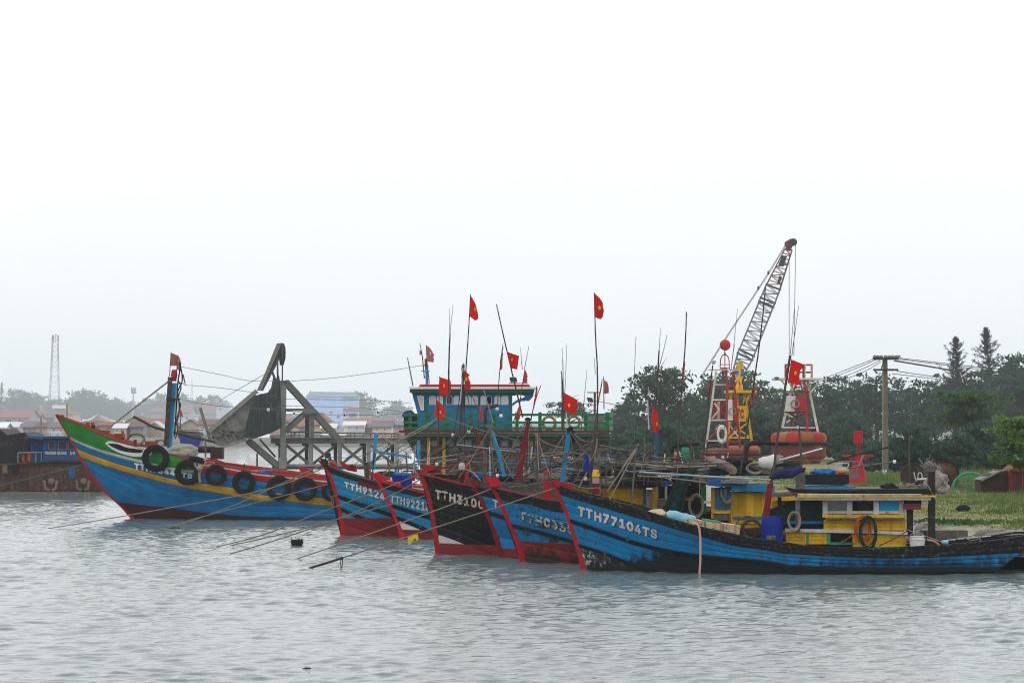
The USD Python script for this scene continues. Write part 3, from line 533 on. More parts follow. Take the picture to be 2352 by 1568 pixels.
h2 = cyan_boat('cyan boat with white bow wedge and number TTH92213, left of the black hull',
          [z7(690, 330), z7(765, 450), z7(845, 620), z7(905, 760), z7(948, 880), z7(962, 940)], 103.4, .04,
          [z7(775, 428), z7(950, 470), z7(1160, 522), z7(1400, 575), (1200, 1155)], [z7(800, 482), z7(1000, 530), z7(1170, 575), z7(1400, 640), (1200, 1175)],
          [z7(865, 622), z7(1050, 680), z7(1225, 735), z7(1400, 780), (1200, 1220)], [z7(915, 738), z7(1080, 805), z7(1260, 880), z7(1500, 950)], (.32, -.01),
          ('TTH92213', z7(848, 606), z7(1222, 700), z7(848, 530), z7(1222, 606), 'letter_white', None), wedge=True)
h1 = cyan_boat('cyan boat with two black stripes, red bottom and number TTH91246',
          [z7(190, 215), z7(270, 320), z7(330, 480), z7(380, 690), z7(400, 840), z7(407, 926)], 106.0, .03,
          [z7(262, 266), z7(400, 322), z7(600, 385), z7(760, 432), z7(1000, 490), (1150, 1160)], [z7(300, 338), z7(400, 372), z7(540, 412), z7(750, 482), z7(1000, 560), (1150, 1175)],
          [z7(370, 540), z7(600, 622), z7(870, 715), z7(1000, 760), (1150, 1215)], [z7(400, 662), z7(600, 748), z7(830, 845), z7(1000, 910)], (.62, .02),
          ('TTH91246', z7(415, 468), z7(850, 615), z7(415, 408), z7(850, 525), 'letter_white', 'letter_shadow', (.8, .8)), beam=2.9)
h1.patch('red_rail_plank', [z7(545, 398), z7(640, 428), z7(745, 462), z7(745, 495), z7(640, 468), z7(545, 435)], 'dark_red', .035)

# ---- big boat on the left
hl = Hull('large_fishing_boat', 'large blue boat with green bow, painted eye and yellow band, on the left', 'fishing boat',
          [z1(392, 712), z1(505, 905), z1(588, 1060), z1(755, 1270), z1(832, 1335), z1(915, 1426)], 125.0, -.02, 4.6, 12.6, 6.0, fin=.85, transom=.2, sternrake=.5)
FT = ((.075, .018, .018), .98, -.16)
for nm, c in (('big_blue', (.004, .215, .50)), ('big_yellow', (.78, .42, .010)), ('big_green', (.025, .27, .03)), ('big_white', (.62, .62, .58)), ('big_red', (.44, .012, .024))): hull_paint(nm, c, chipamt=.18, streakamt=.2)
hull_paint('big_blue_low', (.004, .215, .50), chipamt=.25, streakamt=.25, grime=((.03, .02, .02), .18, .3, .85), foot=((.06, .016, .018), .62, -.085))
S = hl.curve([z1(425, 728), z1(600, 803), z1(750, 868), z1(900, 922), z1(1050, 965), z1(1190, 990), z1(1300, 1022), z1(1420, 1058), z2(0, 1075), z2(200, 1115), z2(450, 1142), z2(700, 1167), (900, 1114), (1050, 1128)])
g = hl.curve([z1(515, 880), z1(700, 953), z1(900, 1008), z1(1030, 1040), z1(1180, 1076), z1(1300, 1095), z1(1420, 1098), z1(1650, 1128), z2(200, 1140), z2(450, 1166), z2(700, 1190), (900, 1126)])
r_ = hl.curve([z1(520, 897), z1(700, 972), z1(900, 1028), z1(1030, 1060), z1(1180, 1096), z1(1300, 1115), z1(1420, 1118), z1(1650, 1140), z2(200, 1166), z2(450, 1200), z2(740, 1226), (900, 1138)])
ya = hl.curve([z1(580, 968), z1(800, 1048), z1(1000, 1105), z1(1250, 1170), z1(1600, 1217), z1(1900, 1255), z2(300, 1275), z2(770, 1300), (900, 1150)])
yb = hl.curve([z1(600, 1018), z1(830, 1096), z1(1000, 1142), z1(1250, 1207), z1(1600, 1268), z1(1900, 1305), z2(300, 1316), z2(700, 1342), (900, 1164)])
ch = hl.curve([z1(680, 1118), z1(900, 1235), z1(1140, 1343), z1(1400, 1390), z1(1900, 1425)])
RT = .5
hl.band(S, g, 'big_green', 1, .01, 'bulwark_plank', 'green bow bulwark', t1=.33); hl.band(S, below(S, .085), 'big_white', 1, .014, 'bulwark_plank', 'white bulwark rail plank', t0=.30)
hl.band(g, r_, 'big_white', 1, .015, 'stripe_plank', t1=.33); hl.band(below(S, .085), lambda x: np.minimum(r_(x), S(x) - .2), 'big_red', 2, .008, 'bulwark_plank', 'red bulwark plank', t0=.33)
hl.band(r_, ya, 'big_blue', 2); hl.band(ya, yb, 'big_yellow', 1, .03, 'wale', 'yellow band'); hl.band(yb, lambda x: np.minimum(ch(x), yb(x) - .1), 'big_blue', 3); hl.band(lambda x: np.minimum(ch(x), yb(x) - .1), low, 'big_blue_low', 3)
hl.stem([z1(392, 712), z1(505, 905), z1(588, 1060), z1(755, 1270), z1(832, 1335), z1(912, 1426)], .30, 'big_red')
hl.finish(S, 'brown_wood', 'orange_red', .55, cap='red_paint')
def oval(pts, n=40): return [tuple(p) for p in smooth_path([np.r_[p, 0] for p in pts] + [np.r_[pts[0], 0]], n)[:-1, :2]]
hl.patch('eye', oval([z1(733, 910), z1(760, 893), z1(840, 908), z1(930, 930), z1(1060, 950), z1(1060, 985), z1(950, 1003), z1(860, 985), z1(780, 950)]), 'clean_white', .03, 'white painted eye')
hl.patch('eye_pupil', oval([z1(750, 912), z1(800, 912), z1(880, 938), z1(1000, 962), z1(975, 976), z1(900, 972), z1(820, 952)]), 'black_paint', .036, 'black slit of the eye')
hl.number('TTH93442TS', z1(935, 1092), z1(1340, 1160), z1(935, 1042), z1(1340, 1122), 'clean_white', 'letter_shadow', (.8, .6))
# ================================================================ builders used below
def text_flat(text, tl, br, d, depth=.02, bold=True):
    t = heavy_text(text, depth, 4); v = t.vertices; v = v / np.array([v[:, 0].max(), v[:, 1].max(), 1])
    a, b = P(tl, d), P(br, d); return M().add(np.stack([a[0] + v[:, 0] * (b[0] - a[0]), d - v[:, 2], b[2] + v[:, 1] * (a[2] - b[2])], 1), t.faces)
def star_shape(k=.40): return [(math.sin(i * PI / 5) * (1 if i % 2 == 0 else k), -math.cos(i * PI / 5) * (1 if i % 2 == 0 else k)) for i in range(10)]
def flag(label, hoist, fly, d, pole=None, r=.02, m='flag_red', star=None, rag=0., wave=.06, seed=0, group=None, pole_mat='pole_wood', hole=None):
    """hoist: two readings top to bottom; fly: readings of the free edge top to bottom; star: (x, y, rx, ry) as readings"""
    q = pole or [hoist[0], hoist[1]]; base = P(q[-1], d); t = thing('flag', label, 'flag', base, 0, group)
    part(t, 'flagpole', M().tube(smooth_path(pline(q, d), 9), np.linspace(r * .65, r, 9), 6), pole_mat, smooth=True)
    nu, nv = 16, 14; fl = smooth_path([np.r_[p, 0] for p in fly], nv)[:, :2]; h0, h1 = np.array(hoist[0], float), np.array(hoist[1], float)
    rng = np.random.default_rng(seed + 5); cut = 1 - rag * rng.random(nv) * np.sin(np.linspace(.5, 2.7, nv))
    wid = max(abs(fl[:, 0] - h0[0]).max(), 6); rip = lambda x, y: wave * np.sin((x - h0[0]) / wid * 6.5 + (y - h0[1]) * .035 + seed) * np.clip(abs(x - h0[0]) / wid, 0, 1)
    g = np.zeros((nv, nu, 3))
    for j in range(nv):
        a = h0 + (h1 - h0) * j / (nv - 1)
        for i in range(nu):
            p = a + (fl[j] - a) * (i / (nu - 1)) * cut[j]; g[j, i] = P(p, d - .02 + rip(p[0], p[1]))
    I = np.arange(nu * nv).reshape(nv, nu); f = np.stack([I[:-1, :-1], I[1:, :-1], I[1:, 1:], I[:-1, 1:]], -1).reshape(-1, 4)
    if hole: f = np.delete(f, [hole, hole + 1, hole + nu - 1], 0)
    c = part(t, 'cloth', M().add(g.reshape(-1, 3), f), m, smooth=True)
    if star:
        from shapely.geometry import Polygon
        x, y, rx, ry = star; s = trimesh.creation.extrude_polygon(Polygon([(x + a * rx, y + b * ry) for a, b in star_shape()]), 1., engine='earcut').subdivide_to_size(2.5)
        w = np.array([P((p[0], p[1]), d - .02 + rip(p[0], p[1]) - (.022 if p[2] > .5 else -.022)) for p in s.vertices])
        part(c, 'star', M().add(w, s.faces[:, ::-1]), 'flag_star')
    return t
def plate_window(parent, rect, d, frame, pane, w=3.0, label=None, open_=False):
    (x0, y0), (x1, y1) = rect; fr = M()
    fr.px((x0, y0), (x1, y0 + w), d, .05).px((x0, y1 - w), (x1, y1), d, .05).px((x0, y0 + w), (x0 + w, y1 - w), d, .05).px((x1 - w, y0 + w), (x1, y1 - w), d, .05)
    f = part(parent, 'window', fr, frame, label); part(f, 'pane', M().px((x0 + w, y0 + w), (x1 - w, y1 - w), d + .025, .015), pane); return f
def plank_wall(parent, a, b, d, n, m, t=.04, vertical=False, gap=.35, name='plank', rng=None):
    (x0, y0), (x1, y1) = a, b
    for i in range(n):
        u0, u1 = i / n, (i + 1) / n; o = .006 * ((i * 7) % 3)
        q = ((x0 + (x1-x0)*u0 + gap/2, y0), (x0 + (x1-x0)*u1 - gap/2, y1)) if vertical else ((x0, y0 + (y1-y0)*u0 + gap/2), (x1, y0 + (y1-y0)*u1 - gap/2))
        part(parent, name, M().px(q[0], q[1], d - o, t), m)
def box_solid(a, b, d, t): return M().px(a, b, d, t)

# ================================================================ far shore
FAR, BACK, FART = 2.9, 1.35, 3.4
def house(label, x0, x1, yeave, yridge, d, depth, wall, roof, kind='side', windows=(), name='house', cat='house', over=.4, group=None, glass='window_dark', doors=()):
    if d > 450: k = (d * FAR if yeave < 966 else min(d * FAR, max(d, 12600 / (yeave - 966)))) / d; d, depth, over = d * k, depth * k, over * k
    a, b = P((x0, yeave), d), P((x1, yeave), d); X0, X1, Ze = a[0], b[0], a[2]
    t = thing(name, label, cat, ((X0 + X1) / 2, d + depth / 2, 1.2), 0, group)
    if kind == 'side':
        Zr = P((x0, yridge), d + depth / 2)[2]; w = M().box((X0, d, .9), (X1, d + depth, Ze)); w.add([[X0, d, Ze], [X0, d + depth, Ze], [X0, d + depth/2, Zr-.1], [X1, d, Ze], [X1, d + depth, Ze], [X1, d + depth/2, Zr-.1]], [[0, 1, 2], [3, 5, 4], [0, 2, 5], [0, 5, 3], [1, 4, 5], [1, 5, 2]])
        part(t, 'wall', w, wall); k = (Zr - Ze) / (depth / 2)
        for sgn in (-1, 1):
            ye = d + depth/2 + sgn * (depth/2 + over); ze = Ze - k * over; yr = d + depth/2
            part(t, 'roof', M().add([[X0-over, ye, ze], [X1+over, ye, ze], [X1+over, yr, Zr], [X0-over, yr, Zr], [X0-over, ye, ze+.16], [X1+over, ye, ze+.16], [X1+over, yr, Zr+.16], [X0-over, yr, Zr+.16]], BOXF), roof)
    elif kind == 'front':
        Zr = P((x0, yridge), d)[2]; xm = (X0 + X1) / 2; w = M().box((X0, d, .9), (X1, d + depth, Ze)); w.add([[X0, d, Ze], [X1, d, Ze], [xm, d, Zr-.1], [X0, d+depth, Ze], [X1, d+depth, Ze], [xm, d+depth, Zr-.1]], [[0, 1, 2], [3, 5, 4], [0, 2, 5], [0, 5, 3], [1, 4, 5], [1, 5, 2]])
        part(t, 'wall', w, wall); k = (Zr - Ze) / (xm - X0)
        for xe in (X0 - over, X1 + over):
            ze = Ze - k * over; part(t, 'roof', M().add([[xe, d-over, ze], [xm, d-over, Zr], [xm, d+depth+over, Zr], [xe, d+depth+over, ze], [xe, d-over, ze+.2], [xm, d-over, Zr+.2], [xm, d+depth+over, Zr+.2], [xe, d+depth+over, ze+.2]], BOXF), roof)
    elif kind == 'shed':
        Zr = P((x0, yridge), d)[2]; part(t, 'wall', M().box((X0, d, .9), (X1, d + depth, Ze)), wall)
        part(t, 'roof', M().add([[X0-over, d-over, Ze], [X1+over, d-over, Ze+.02], [X1+over, d+depth, Zr], [X0-over, d+depth, Zr], [X0-over, d-over, Ze+.15], [X1+over, d-over, Ze+.17], [X1+over, d+depth, Zr+.15], [X0-over, d+depth, Zr+.15]], BOXF), roof)
    else:
        part(t, 'wall', M().box((X0, d, .9), (X1, d + depth, Ze)), wall); part(t, 'roof', M().box((X0-over, d-over, Ze+.003), (X1+over, d+depth+over, Ze+.35)), roof)
    for q in windows:
        f = part(t, 'window', M().px(q[0], q[1], d - .06, .05), 'wall_white' if len(q) < 3 else q[2]); (u0, v0), (u1, v1) = q[0], q[1]; e = min(.8, (u1-u0)*.2)
        part(f, 'pane', M().px((u0+e, v0+e), (u1-e, v1-e), d - .09, .03), glass)
    return t

house('low house with long red roof behind the barge, at the left edge', -20, 66, 958, 942, 560, 12, 'wall_grey', 'roof_red', windows=[((12, 962), (26, 975)), ((40, 962), (54, 975))])
house('low grey-blue walled house with red roof, left of the tilted-panel house', 60, 84, 962, 948, 590, 10, 'wall_grey', 'roof_red')
t = house('orange-cream house with white water-tank roof and tilted panels, below the lattice tower', 80, 168, 950, 950, 620, 10, 'wall_orange', 'wall_pink', 'flat', windows=[((86, 956), (98, 972)), ((106, 956), (126, 970)), ((140, 956), (152, 972))])
part(t, 'upper_storey', M().px(z10(470, 700), z10(600, 745), 622 * FAR, 8), 'wall_orange'); part(t, 'tank_roof', M().px(z10(435, 668), z10(550, 695), 621 * FAR, 7), 'roof_white')
for q in ([z10(318, 660), z10(352, 662), z10(380, 745), z10(350, 745)], [z10(552, 668), z10(582, 668), z10(612, 705), z10(604, 722)], [z10(585, 668), z10(600, 660), z10(618, 720), z10(606, 738)]): part(t, 'tilted_panel', M().poly(q, 619 * FAR, .3), 'wall_beige')
t = house('beige warehouse with bright white metal roof, behind the green bow of the large boat', z10(640, 0)[0], z10(990, 0)[0], z10(0, 835)[1], z10(0, 835)[1], 540, 14, 'wall_beige', 'wall_beige', 'flat', name='warehouse', cat='warehouse')
part(t, 'gable', M().poly([z10(640, 832), z10(810, 752), z10(990, 832)], 540 * FAR, 16), 'wall_beige'); part(t, 'sloping_roof', M().poly([z10(632, 836), z10(806, 752), z10(818, 752), z10(690, 836)], 539 * FAR, 17), 'roof_white')
t = house('temple-like house with red roof and round emblem on its cream gable', z10(960, 0)[0], z10(1280, 0)[0], z10(0, 870)[1], z10(0, 770)[1], 560, 14, 'wall_cream', 'roof_red', 'front', windows=[(z10(1010, 890), z10(1040, 915)), (z10(1210, 890), z10(1240, 915))])
a = P(z10(1115, 832), 559.8 * FAR); part(t, 'emblem', M().torus(a, 2.5, .36, 'y'), 'wall_pink')
t = solo('flat_shed_roof', M().px(z10(285, 852), z10(445, 873), 470 * FAR, 8), 'roof_white', 'long white flat roof standing behind the barge wheelhouse', 'shed roof')
house('long pink-roofed house on the right of the temple-like house', z11(250, 0)[0], z11(470, 0)[0], z11(0, 1010)[1], z11(0, 925)[1], 600, 12, 'wall_pink', 'roof_red')
house('dark roofed house on the rise behind the blue foremast', z11(280, 0)[0], z11(440, 0)[0], z11(0, 850)[1], z11(0, 795)[1], 800, 12, 'wall_grey', 'roof_brown')
house('house with patched brown roof right of the foremast', z11(600, 0)[0], z11(745, 0)[0], z11(0, 850)[1], z11(0, 765)[1], 800, 12, 'wall_grey', 'roof_brown')
house('white walled house with thin white roof slab, right of the foremast', z11(595, 0)[0], z11(790, 0)[0], z11(0, 888)[1], 0, 700, 9, 'wall_white', 'roof_white', 'flat', windows=[(z11(620, 905), z11(650, 935)), (z11(690, 905), z11(720, 935))])
t = house('white flat-topped house with grey water tank, left of the loading hood', z11(1040, 0)[0], z11(1172, 0)[0], z11(0, 772)[1], 0, 820, 9, 'wall_white', 'wall_grey', 'flat', windows=[(z11(1070, 800), z11(1100, 830))])
part(t, 'tank', M().px(z11(1048, 735), z11(1100, 765), 822 * FAR, 4), 'wall_grey')
house('grey shed with white sheet roof in front of the white flat-topped house', z11(740, 0)[0], z11(960, 0)[0], z11(0, 1010)[1], z11(0, 970)[1], 560, 9, 'wall_white', 'roof_white', 'shed')
house('small grey house with brown roof behind the loading hood', z11(890, 0)[0], z11(1045, 0)[0], z11(0, 860)[1], z11(0, 762)[1], 830, 10, 'wall_grey', 'roof_brown')

# tall blue house
d = 640 * FAR; x0, x1, x2 = z12(640, 0)[0], z12(1062, 0)[0], z12(1232, 0)[0]
t = thing('tall_house', 'tall pale blue four-storey house with turquoise tiled roof', 'house', (P((700, 0), d)[0], d + 7, 1.2))
part(t, 'wall', M().px((x0, z12(0, 660)[1]), (x1, z12(0, 1180)[1]), d, 16), 'wall_blue'); part(t, 'wing', M().px((x1 + .05, z12(0, 680)[1]), (x2, z12(0, 1180)[1]), d + 1.2, 14), 'wall_blue_light')
a, b, c, e = P(z12(632, 668), d - .6), P(z12(1255, 678), d - .6), P(z12(1195, 622), d + 7), P(z12(688, 614), d + 7)
part(t, 'roof', M().add([a, b, c, e, a + V(0, 16, 0), b + V(0, 16, 0)], [[0, 1, 2], [0, 2, 3], [4, 3, 2], [4, 2, 5], [0, 3, 4], [1, 5, 2]]), 'roof_teal')
for q in (z12(688, 604), z12(1192, 612)): part(t, 'finial', M().px((q[0] - 1, q[1]), (q[0] + 1, q[1] + 5), d + 7, .3), 'roof_teal')
part(t, 'eave_band', M().px(z12(1062, 668), z12(1250, 682), d + .3, .9), 'wall_blue')
part(t, 'balcony', M().px(z12(1068, 808), z12(1264, 842), d - .4, 1.6), 'trim_red'); part(t, 'balcony_rail', M().px(z12(1068, 782), z12(1264, 788), d - .4, .15), 'wall_pink'); part(t, 'balcony_slab', M().px(z12(1062, 846), z12(1240, 862), d - .2, 1.3), 'wall_blue')
for q in ((905, 842, 940, 860), (990, 888, 1018, 918), (985, 962, 1018, 980), (1130, 862, 1215, 905), (1080, 905, 1100, 935)):
    f = part(t, 'window', M().px(z12(q[0] - 4, q[1] - 4), z12(q[2] + 4, q[3] + 4), d + (1.1 if q[0] > 1062 else -.1), .09), 'wall_white'); part(f, 'pane', M().px(z12(q[0], q[1]), z12(q[2], q[3]), d + (1.05 if q[0] > 1062 else -.15), .04), 'window_dark')
house('pale yellow house with long red roof, between the blue house and the green wheelhouse', z12(1092, 0)[0], z12(1615, 0)[0], z12(0, 992)[1], z12(0, 922)[1], 560, 10, 'wall_yellow', 'roof_red', windows=[(z12(1130, 1035), z12(1146, 1060)), (z12(1240, 1030), z12(1262, 1062)), (z12(1340, 1030), z12(1362, 1062))])
house('brown roofed shed in front of the pale yellow house', z12(1295, 0)[0], z12(1540, 0)[0], z12(0, 1085)[1], z12(0, 1030)[1], 520, 8, 'wall_grey', 'roof_brown', 'side')
house('long low house with dark red roof at the right end of the pier', z12(1530, 0)[0], z12(1760, 0)[0], z12(0, 1095)[1], z12(0, 1055)[1], 530, 8, 'wall_grey', 'roof_red')
house('pink gabled house with red roof seen through the gantry legs', z12(590, 0)[0], z12(985, 0)[0], z12(0, 1000)[1], z12(0, 852)[1], 590, 10, 'wall_beige', 'roof_red', 'front', windows=[(z12(735, 970), z12(750, 1030)), (z12(770, 970), z12(785, 1030))])
house('red roofed house left of the gantry legs', z12(395, 0)[0], z12(600, 0)[0], z12(0, 1010)[1], z12(0, 930)[1], 600, 10, 'wall_pink', 'roof_red')
house('grey block beyond the gantry beam, beside the tall blue house', z12(410, 0)[0], z12(600, 0)[0], z12(0, 872)[1], 0, 720, 9, 'wall_grey', 'wall_grey', 'flat', windows=[(z12(470, 885), z12(500, 905))])
house('tan block with terrace right of the tall blue house', z12(1232, 0)[0], z12(1372, 0)[0], z12(0, 875)[1], 0, 660, 9, 'wall_beige', 'wall_grey', 'flat', windows=[(z12(1300, 885), z12(1330, 905))])
house('small pale house between the yellow house and the green wheelhouse', z12(1540, 0)[0], z12(1720, 0)[0], z12(0, 985)[1], z12(0, 950)[1], 640, 9, 'wall_white', 'roof_grey')
# low waterside sheds seen under the pier and to its left
rng = random.Random(3)
for i, (a, b, y, rf, w) in enumerate([(506, 560, 1002, 'roof_grey', 'wall_grey'), (556, 612, 1006, 'roof_white', 'wall_white'), (600, 668, 1000, 'roof_brown', 'wall_grey'), (660, 730, 1004, 'roof_grey', 'wall_pink'), (720, 790, 1001, 'roof_white', 'wall_white'), (784, 850, 1005, 'roof_grey', 'wall_pink'), (846, 930, 1002, 'roof_brown', 'wall_grey'), (400, 470, 1003, 'roof_grey', 'wall_white'), (440, 515, 998, 'roof_brown', 'wall_grey')]):
    house(['low grey waterside shed left of the loading hood foot', 'low white waterside shed right of the loading hood foot', 'brown roofed waterside shed behind the gantry foot', 'grey roofed pink shed seen under the first pier bay', 'white shed seen under the second pier bay', 'grey roofed pink shed seen under the third pier bay', 'brown roofed shed seen under the last pier bays', 'white walled shed behind the tyre-hung bulwark', 'brown roofed shed left of the loading hood tip'][i], a, b, y, y - 8, 500 + 3 * i, 8, w, rf, name='waterside_shed', cat='shed')

rng = np.random.default_rng(21); LOW = []
for i in range(26):
    x = -30 + i * 37 + rng.normal(0, 6); d = 505 + 60 * rng.random(); w = 26 + 20 * rng.random(); hh = 1.5 + .6 * rng.random(); z = 1.2 + hh; ye = HY - (z - EYE) * F / d; q = F / d * (.5 + .5 * rng.random()); j = rng.integers(6)
    h_ = dict(name='small_house', cat='house', over=.3, group=None); wn = [((x + w * u, ye + 3), (x + w * u + 3.4, ye + 8)) for u in (.2, .6)]
    wl = ('grey', 'white', 'beige', 'pink', 'cream', 'grey')[j]; e_ = rng.integers(6); rl = ('grey', 'brown', 'grey', 'red', 'brown', 'white')[e_]
    where_ = [b for a, b in ((40, 'behind the barge cargo house'), (95, 'behind the barge wheelhouse'), (150, 'left of the green bow head'), (205, 'just right of the green bow head'), (255, 'below the warehouse'), (315, 'below the temple-like house'), (380, 'left of the blue foremast'), (435, 'right of the blue foremast'), (490, 'behind the hood tip'), (560, 'behind the hood panel'), (640, 'behind the dark hood cover'), (705, 'right of the gantry post'), (765, 'under the tall blue house'), (830, 'right of the long gantry brace'), (890, 'left of the green wheelhouse'), (9999, 'behind the green wheelhouse')) if x + w / 2 < a][0]
    lab_ = f'low {wl} house with {rl} roof, {where_}'; LOW.append(lab_); lab_ = lab_ if LOW.count(lab_) == 1 else lab_.replace('low ', 'second low ')
    FAR_, FAR = FAR, 1.0; house(lab_, x, x + w, ye, ye - q, d, 7, ('wall_grey', 'wall_white', 'wall_beige', 'wall_pink', 'wall_cream', 'wall_grey')[j], ('roof_grey', 'roof_brown', 'roof_grey', 'roof_red', 'roof_brown', 'roof_white')[e_], 'side' if rng.random() < .75 else 'front', windows=wn, **h_); FAR = FAR_
# lattice tower and antenna pole
d = 3000; t = thing('lattice_tower', 'tall red and white lattice telephone tower on the far left', 'tower', P(z10(450, 750), d))
H0, H1 = P(z10(452, 760), d)[2], P(z10(462, 85), d)[2]; xm = lambda z: np.interp(z, [H0, H1], [P(z10(452, 760), d)[0], P(z10(463, 85), d)[0]]); hw = lambda z: np.interp(z, [H0, (H0 + H1) / 2, H1], [5.6, 3.7, 2.6])
lv = np.linspace(H0, H1, 17)
for k in range(16):
    m, zz = M(), lv[k:k+2]; c = [[(xm(z) + sx * hw(z), d + sy * hw(z), z) for sx, sy in ((-1,-1),(1,-1),(1,1),(-1,1))] for z in zz]
    for j in range(4):
        m.bar(c[0][j], c[1][j], .62); m.bar(c[0][j], c[1][(j+1) % 4], .26); m.bar(c[1][j], c[1][(j+1) % 4], .26)
    part(t, 'tower_section', m, 'tower_white' if k % 4 < 3 else 'tower_red')
for k, (q, w_, h_) in enumerate(((z10(448, 120), 5, 60), (z10(480, 115), 5, 60), (z10(463, 110), 4, 70), (z10(447, 215), 6, 20), (z10(480, 200), 5, 24), (z10(428, 320), 5, 50), (z10(423, 370), 9, 20), (z10(490, 350), 8, 24), (z10(420, 520), 9, 18))):
    part(t, 'antenna_panel', M().px((q[0] - w_ / 7.3, q[1] - h_ / 7.3), (q[0] + w_ / 7.3, q[1] + h_ / 7.3), d - 5, .8), 'tower_white')
part(t, 'top_rod', M().tube([P(z10(463, 90), d), P(z10(464, 68), d)], .12, 5), 'tower_white')
d = 1600; t = thing('antenna_pole', 'slender telephone antenna pole with a bundle of panels on top', 'antenna mast', P(z10(1110, 760), d))
part(t, 'pole', M().tube([P(z10(1110, 770), d), P(z10(1117, 560), d)], [.48, .36], 8), 'tower_white')
for k, x in enumerate((1099, 1107, 1115, 1124, 1134)): part(t, 'antenna_panel', M().px(z10(x - 3, 520 + 4 * (k % 2)), z10(x + 3, 572), d - .6 + .3 * k, .4), 'wall_grey')

# ================================================================ trees
def leaf_cloud(m, C, rad, n, size, rng, flat=.7, aspect=.5):
    C = np.repeat(np.asarray(C, float), n, 0); k = len(C); p = C + rng.normal(0, 1, (k, 3)) * rad * np.array([1, 1, flat])
    nrm = rng.normal(0, 1, (k, 3)) + np.array([0, -.2, .9]); nrm /= np.linalg.norm(nrm, axis=1, keepdims=True)
    u = np.cross(nrm, rng.normal(0, 1, (k, 3))); u /= np.linalg.norm(u, axis=1, keepdims=True); w = np.cross(nrm, u)
    s = size * (.6 + .8 * rng.random((k, 1))); a = s * aspect
    v = np.stack([p - u * s * .5, p + w * a * .5 + u * s * .05, p + u * s * .5, p - w * a * .5 + u * s * .05], 1).reshape(-1, 3)
    return m.add(v, np.arange(4 * k).reshape(-1, 4))
def broad_tree(H, R, seed, tiers=6, low=.18, leaf=.32, per=26, clus=240, trunk_r=.2, gap=.0):
    rng = np.random.default_rng(seed); tr, cr, C = M(), M(), []
    tr.tube(smooth_path([(0, 0, -.3), (.1, .05, H * .25), (-.05, 0, H * .5), (.12, .1, H * .85)], 12), np.linspace(trunk_r, trunk_r * .3, 12), 8)
    nl = 13
    for i in range(nl):
        a = i * 2.4 + rng.random() * .6; z0 = H * (low + .6 * i / nl); ln = R * (.55 + .5 * rng.random()) * (1.12 - .55 * (i / nl) ** 1.5); tip = V(math.cos(a) * ln, math.sin(a) * ln, z0 + H * (.08 + .15 * rng.random()))
        mid = V(math.cos(a) * ln * .5, math.sin(a) * ln * .5, z0 + H * .1); pth = smooth_path([(0, 0, z0), mid, tip], 8); tr.tube(pth, np.linspace(trunk_r * .38, .02, 8), 5)
        for _ in range(clus // nl):
            u = .3 + .75 * rng.random(); q = pth[min(7, int(u * 7))]; C.append(q + rng.normal(0, 1, 3) * V(.24 * R, .24 * R, .032 * H) + V(0, 0, .03 * H))
        for _ in range(2): q = pth[3 + rng.integers(4)]; tr.tube([q, q + rng.normal(0, 1, 3) * V(.3 * R, .3 * R, .08 * H) + V(0, 0, .07 * H)], [.035, .012], 4)
    top = [V(*(rng.normal(0, 1, 2) * R * .22), H * (.8 + .2 * rng.random())) for _ in range(clus // 12)]
    C = np.array(C + top); C[:, 2] = np.clip(C[:, 2], H * low * .8, H * .99); leaf_cloud(cr, C, leaf * .75, per, leaf, rng, .55); return tr, cr
def pine_tree(H, R, seed, n=105, spread=.8, lean=0.):
    rng = np.random.default_rng(seed); tr, cr = M(), M(); top = V(lean * H, 0, H); tr.tube([(0, 0, -.3), tuple(top * .5 + V(.1, 0, 0)), tuple(top)], [.2, .11, .02], 7)
    Q = []
    for i in range(n):
        u = .16 + .84 * (i + rng.random()) / n; a = i * 2.4 + rng.random(); ln = R * (1.04 - u) ** 1.05 * (.3 + .95 * rng.random() ** 1.3); b = top * u; e = b + V(math.cos(a) * ln, math.sin(a) * ln, ln * spread * (.3 + rng.random()))
        tr.tube([b, e], [.035, .01], 4, False); 
        for t_ in np.linspace(.25, 1.05, 7): Q.append(b + (e - b) * t_)
    leaf_cloud(cr, np.array(Q), .014 * R, 6, .085 * R + .06, rng, 1.2, .13); return tr, cr
def plant_tree(nm, meshes, label, cat, loc, crown, group=None, s=1., rz=0.):
    if 215 * BACK < loc[1] < 600: s = BACK
    if nm == 'distant_tree' and loc[1] > 2000: s = 2.4
    meshes = [(m.get()[0] * s, m.get()[1]) for m in meshes]; t = thing(nm, label, cat, loc, rz, group); part(t, 'trunk', meshes[0], 'bark', smooth=True, world=False); part(t, 'crown', meshes[1], crown, world=False); return t
def gp(px, d):
    d = d * FART if d > 600 else d * BACK if d > 215 else d; return V((px - CX) * d / F, d, 1.15)
plant_tree('almond_tree', broad_tree(6.0, 3.9, 11, leaf=.36, per=19, clus=205), 'large-leafed almond tree left of the red and white buoy tower', 'tree', gp(1528, 226), 'almond_leaf')
plant_tree('almond_tree', broad_tree(5.8, 3.4, 12, leaf=.36, per=19, clus=200), 'large-leafed tree behind the yellow buoy, its branch reaching right of the crane', 'tree', gp(1690, 236), 'almond_leaf')
plant_tree('almond_tree', broad_tree(5.0, 2.4, 21, leaf=.34, per=22, clus=190), 'narrow dark tree between the two buoy towers', 'tree', gp(1640, 240), 'almond_leaf')
A = plant_tree('broadleaf_tree', broad_tree(5.8, 3.3, 31, low=.12, leaf=.34, per=17, clus=190), 'dark broadleaf tree just right of the rusty buoy', 'tree', gp(1905, 255), 'dark_leaf')
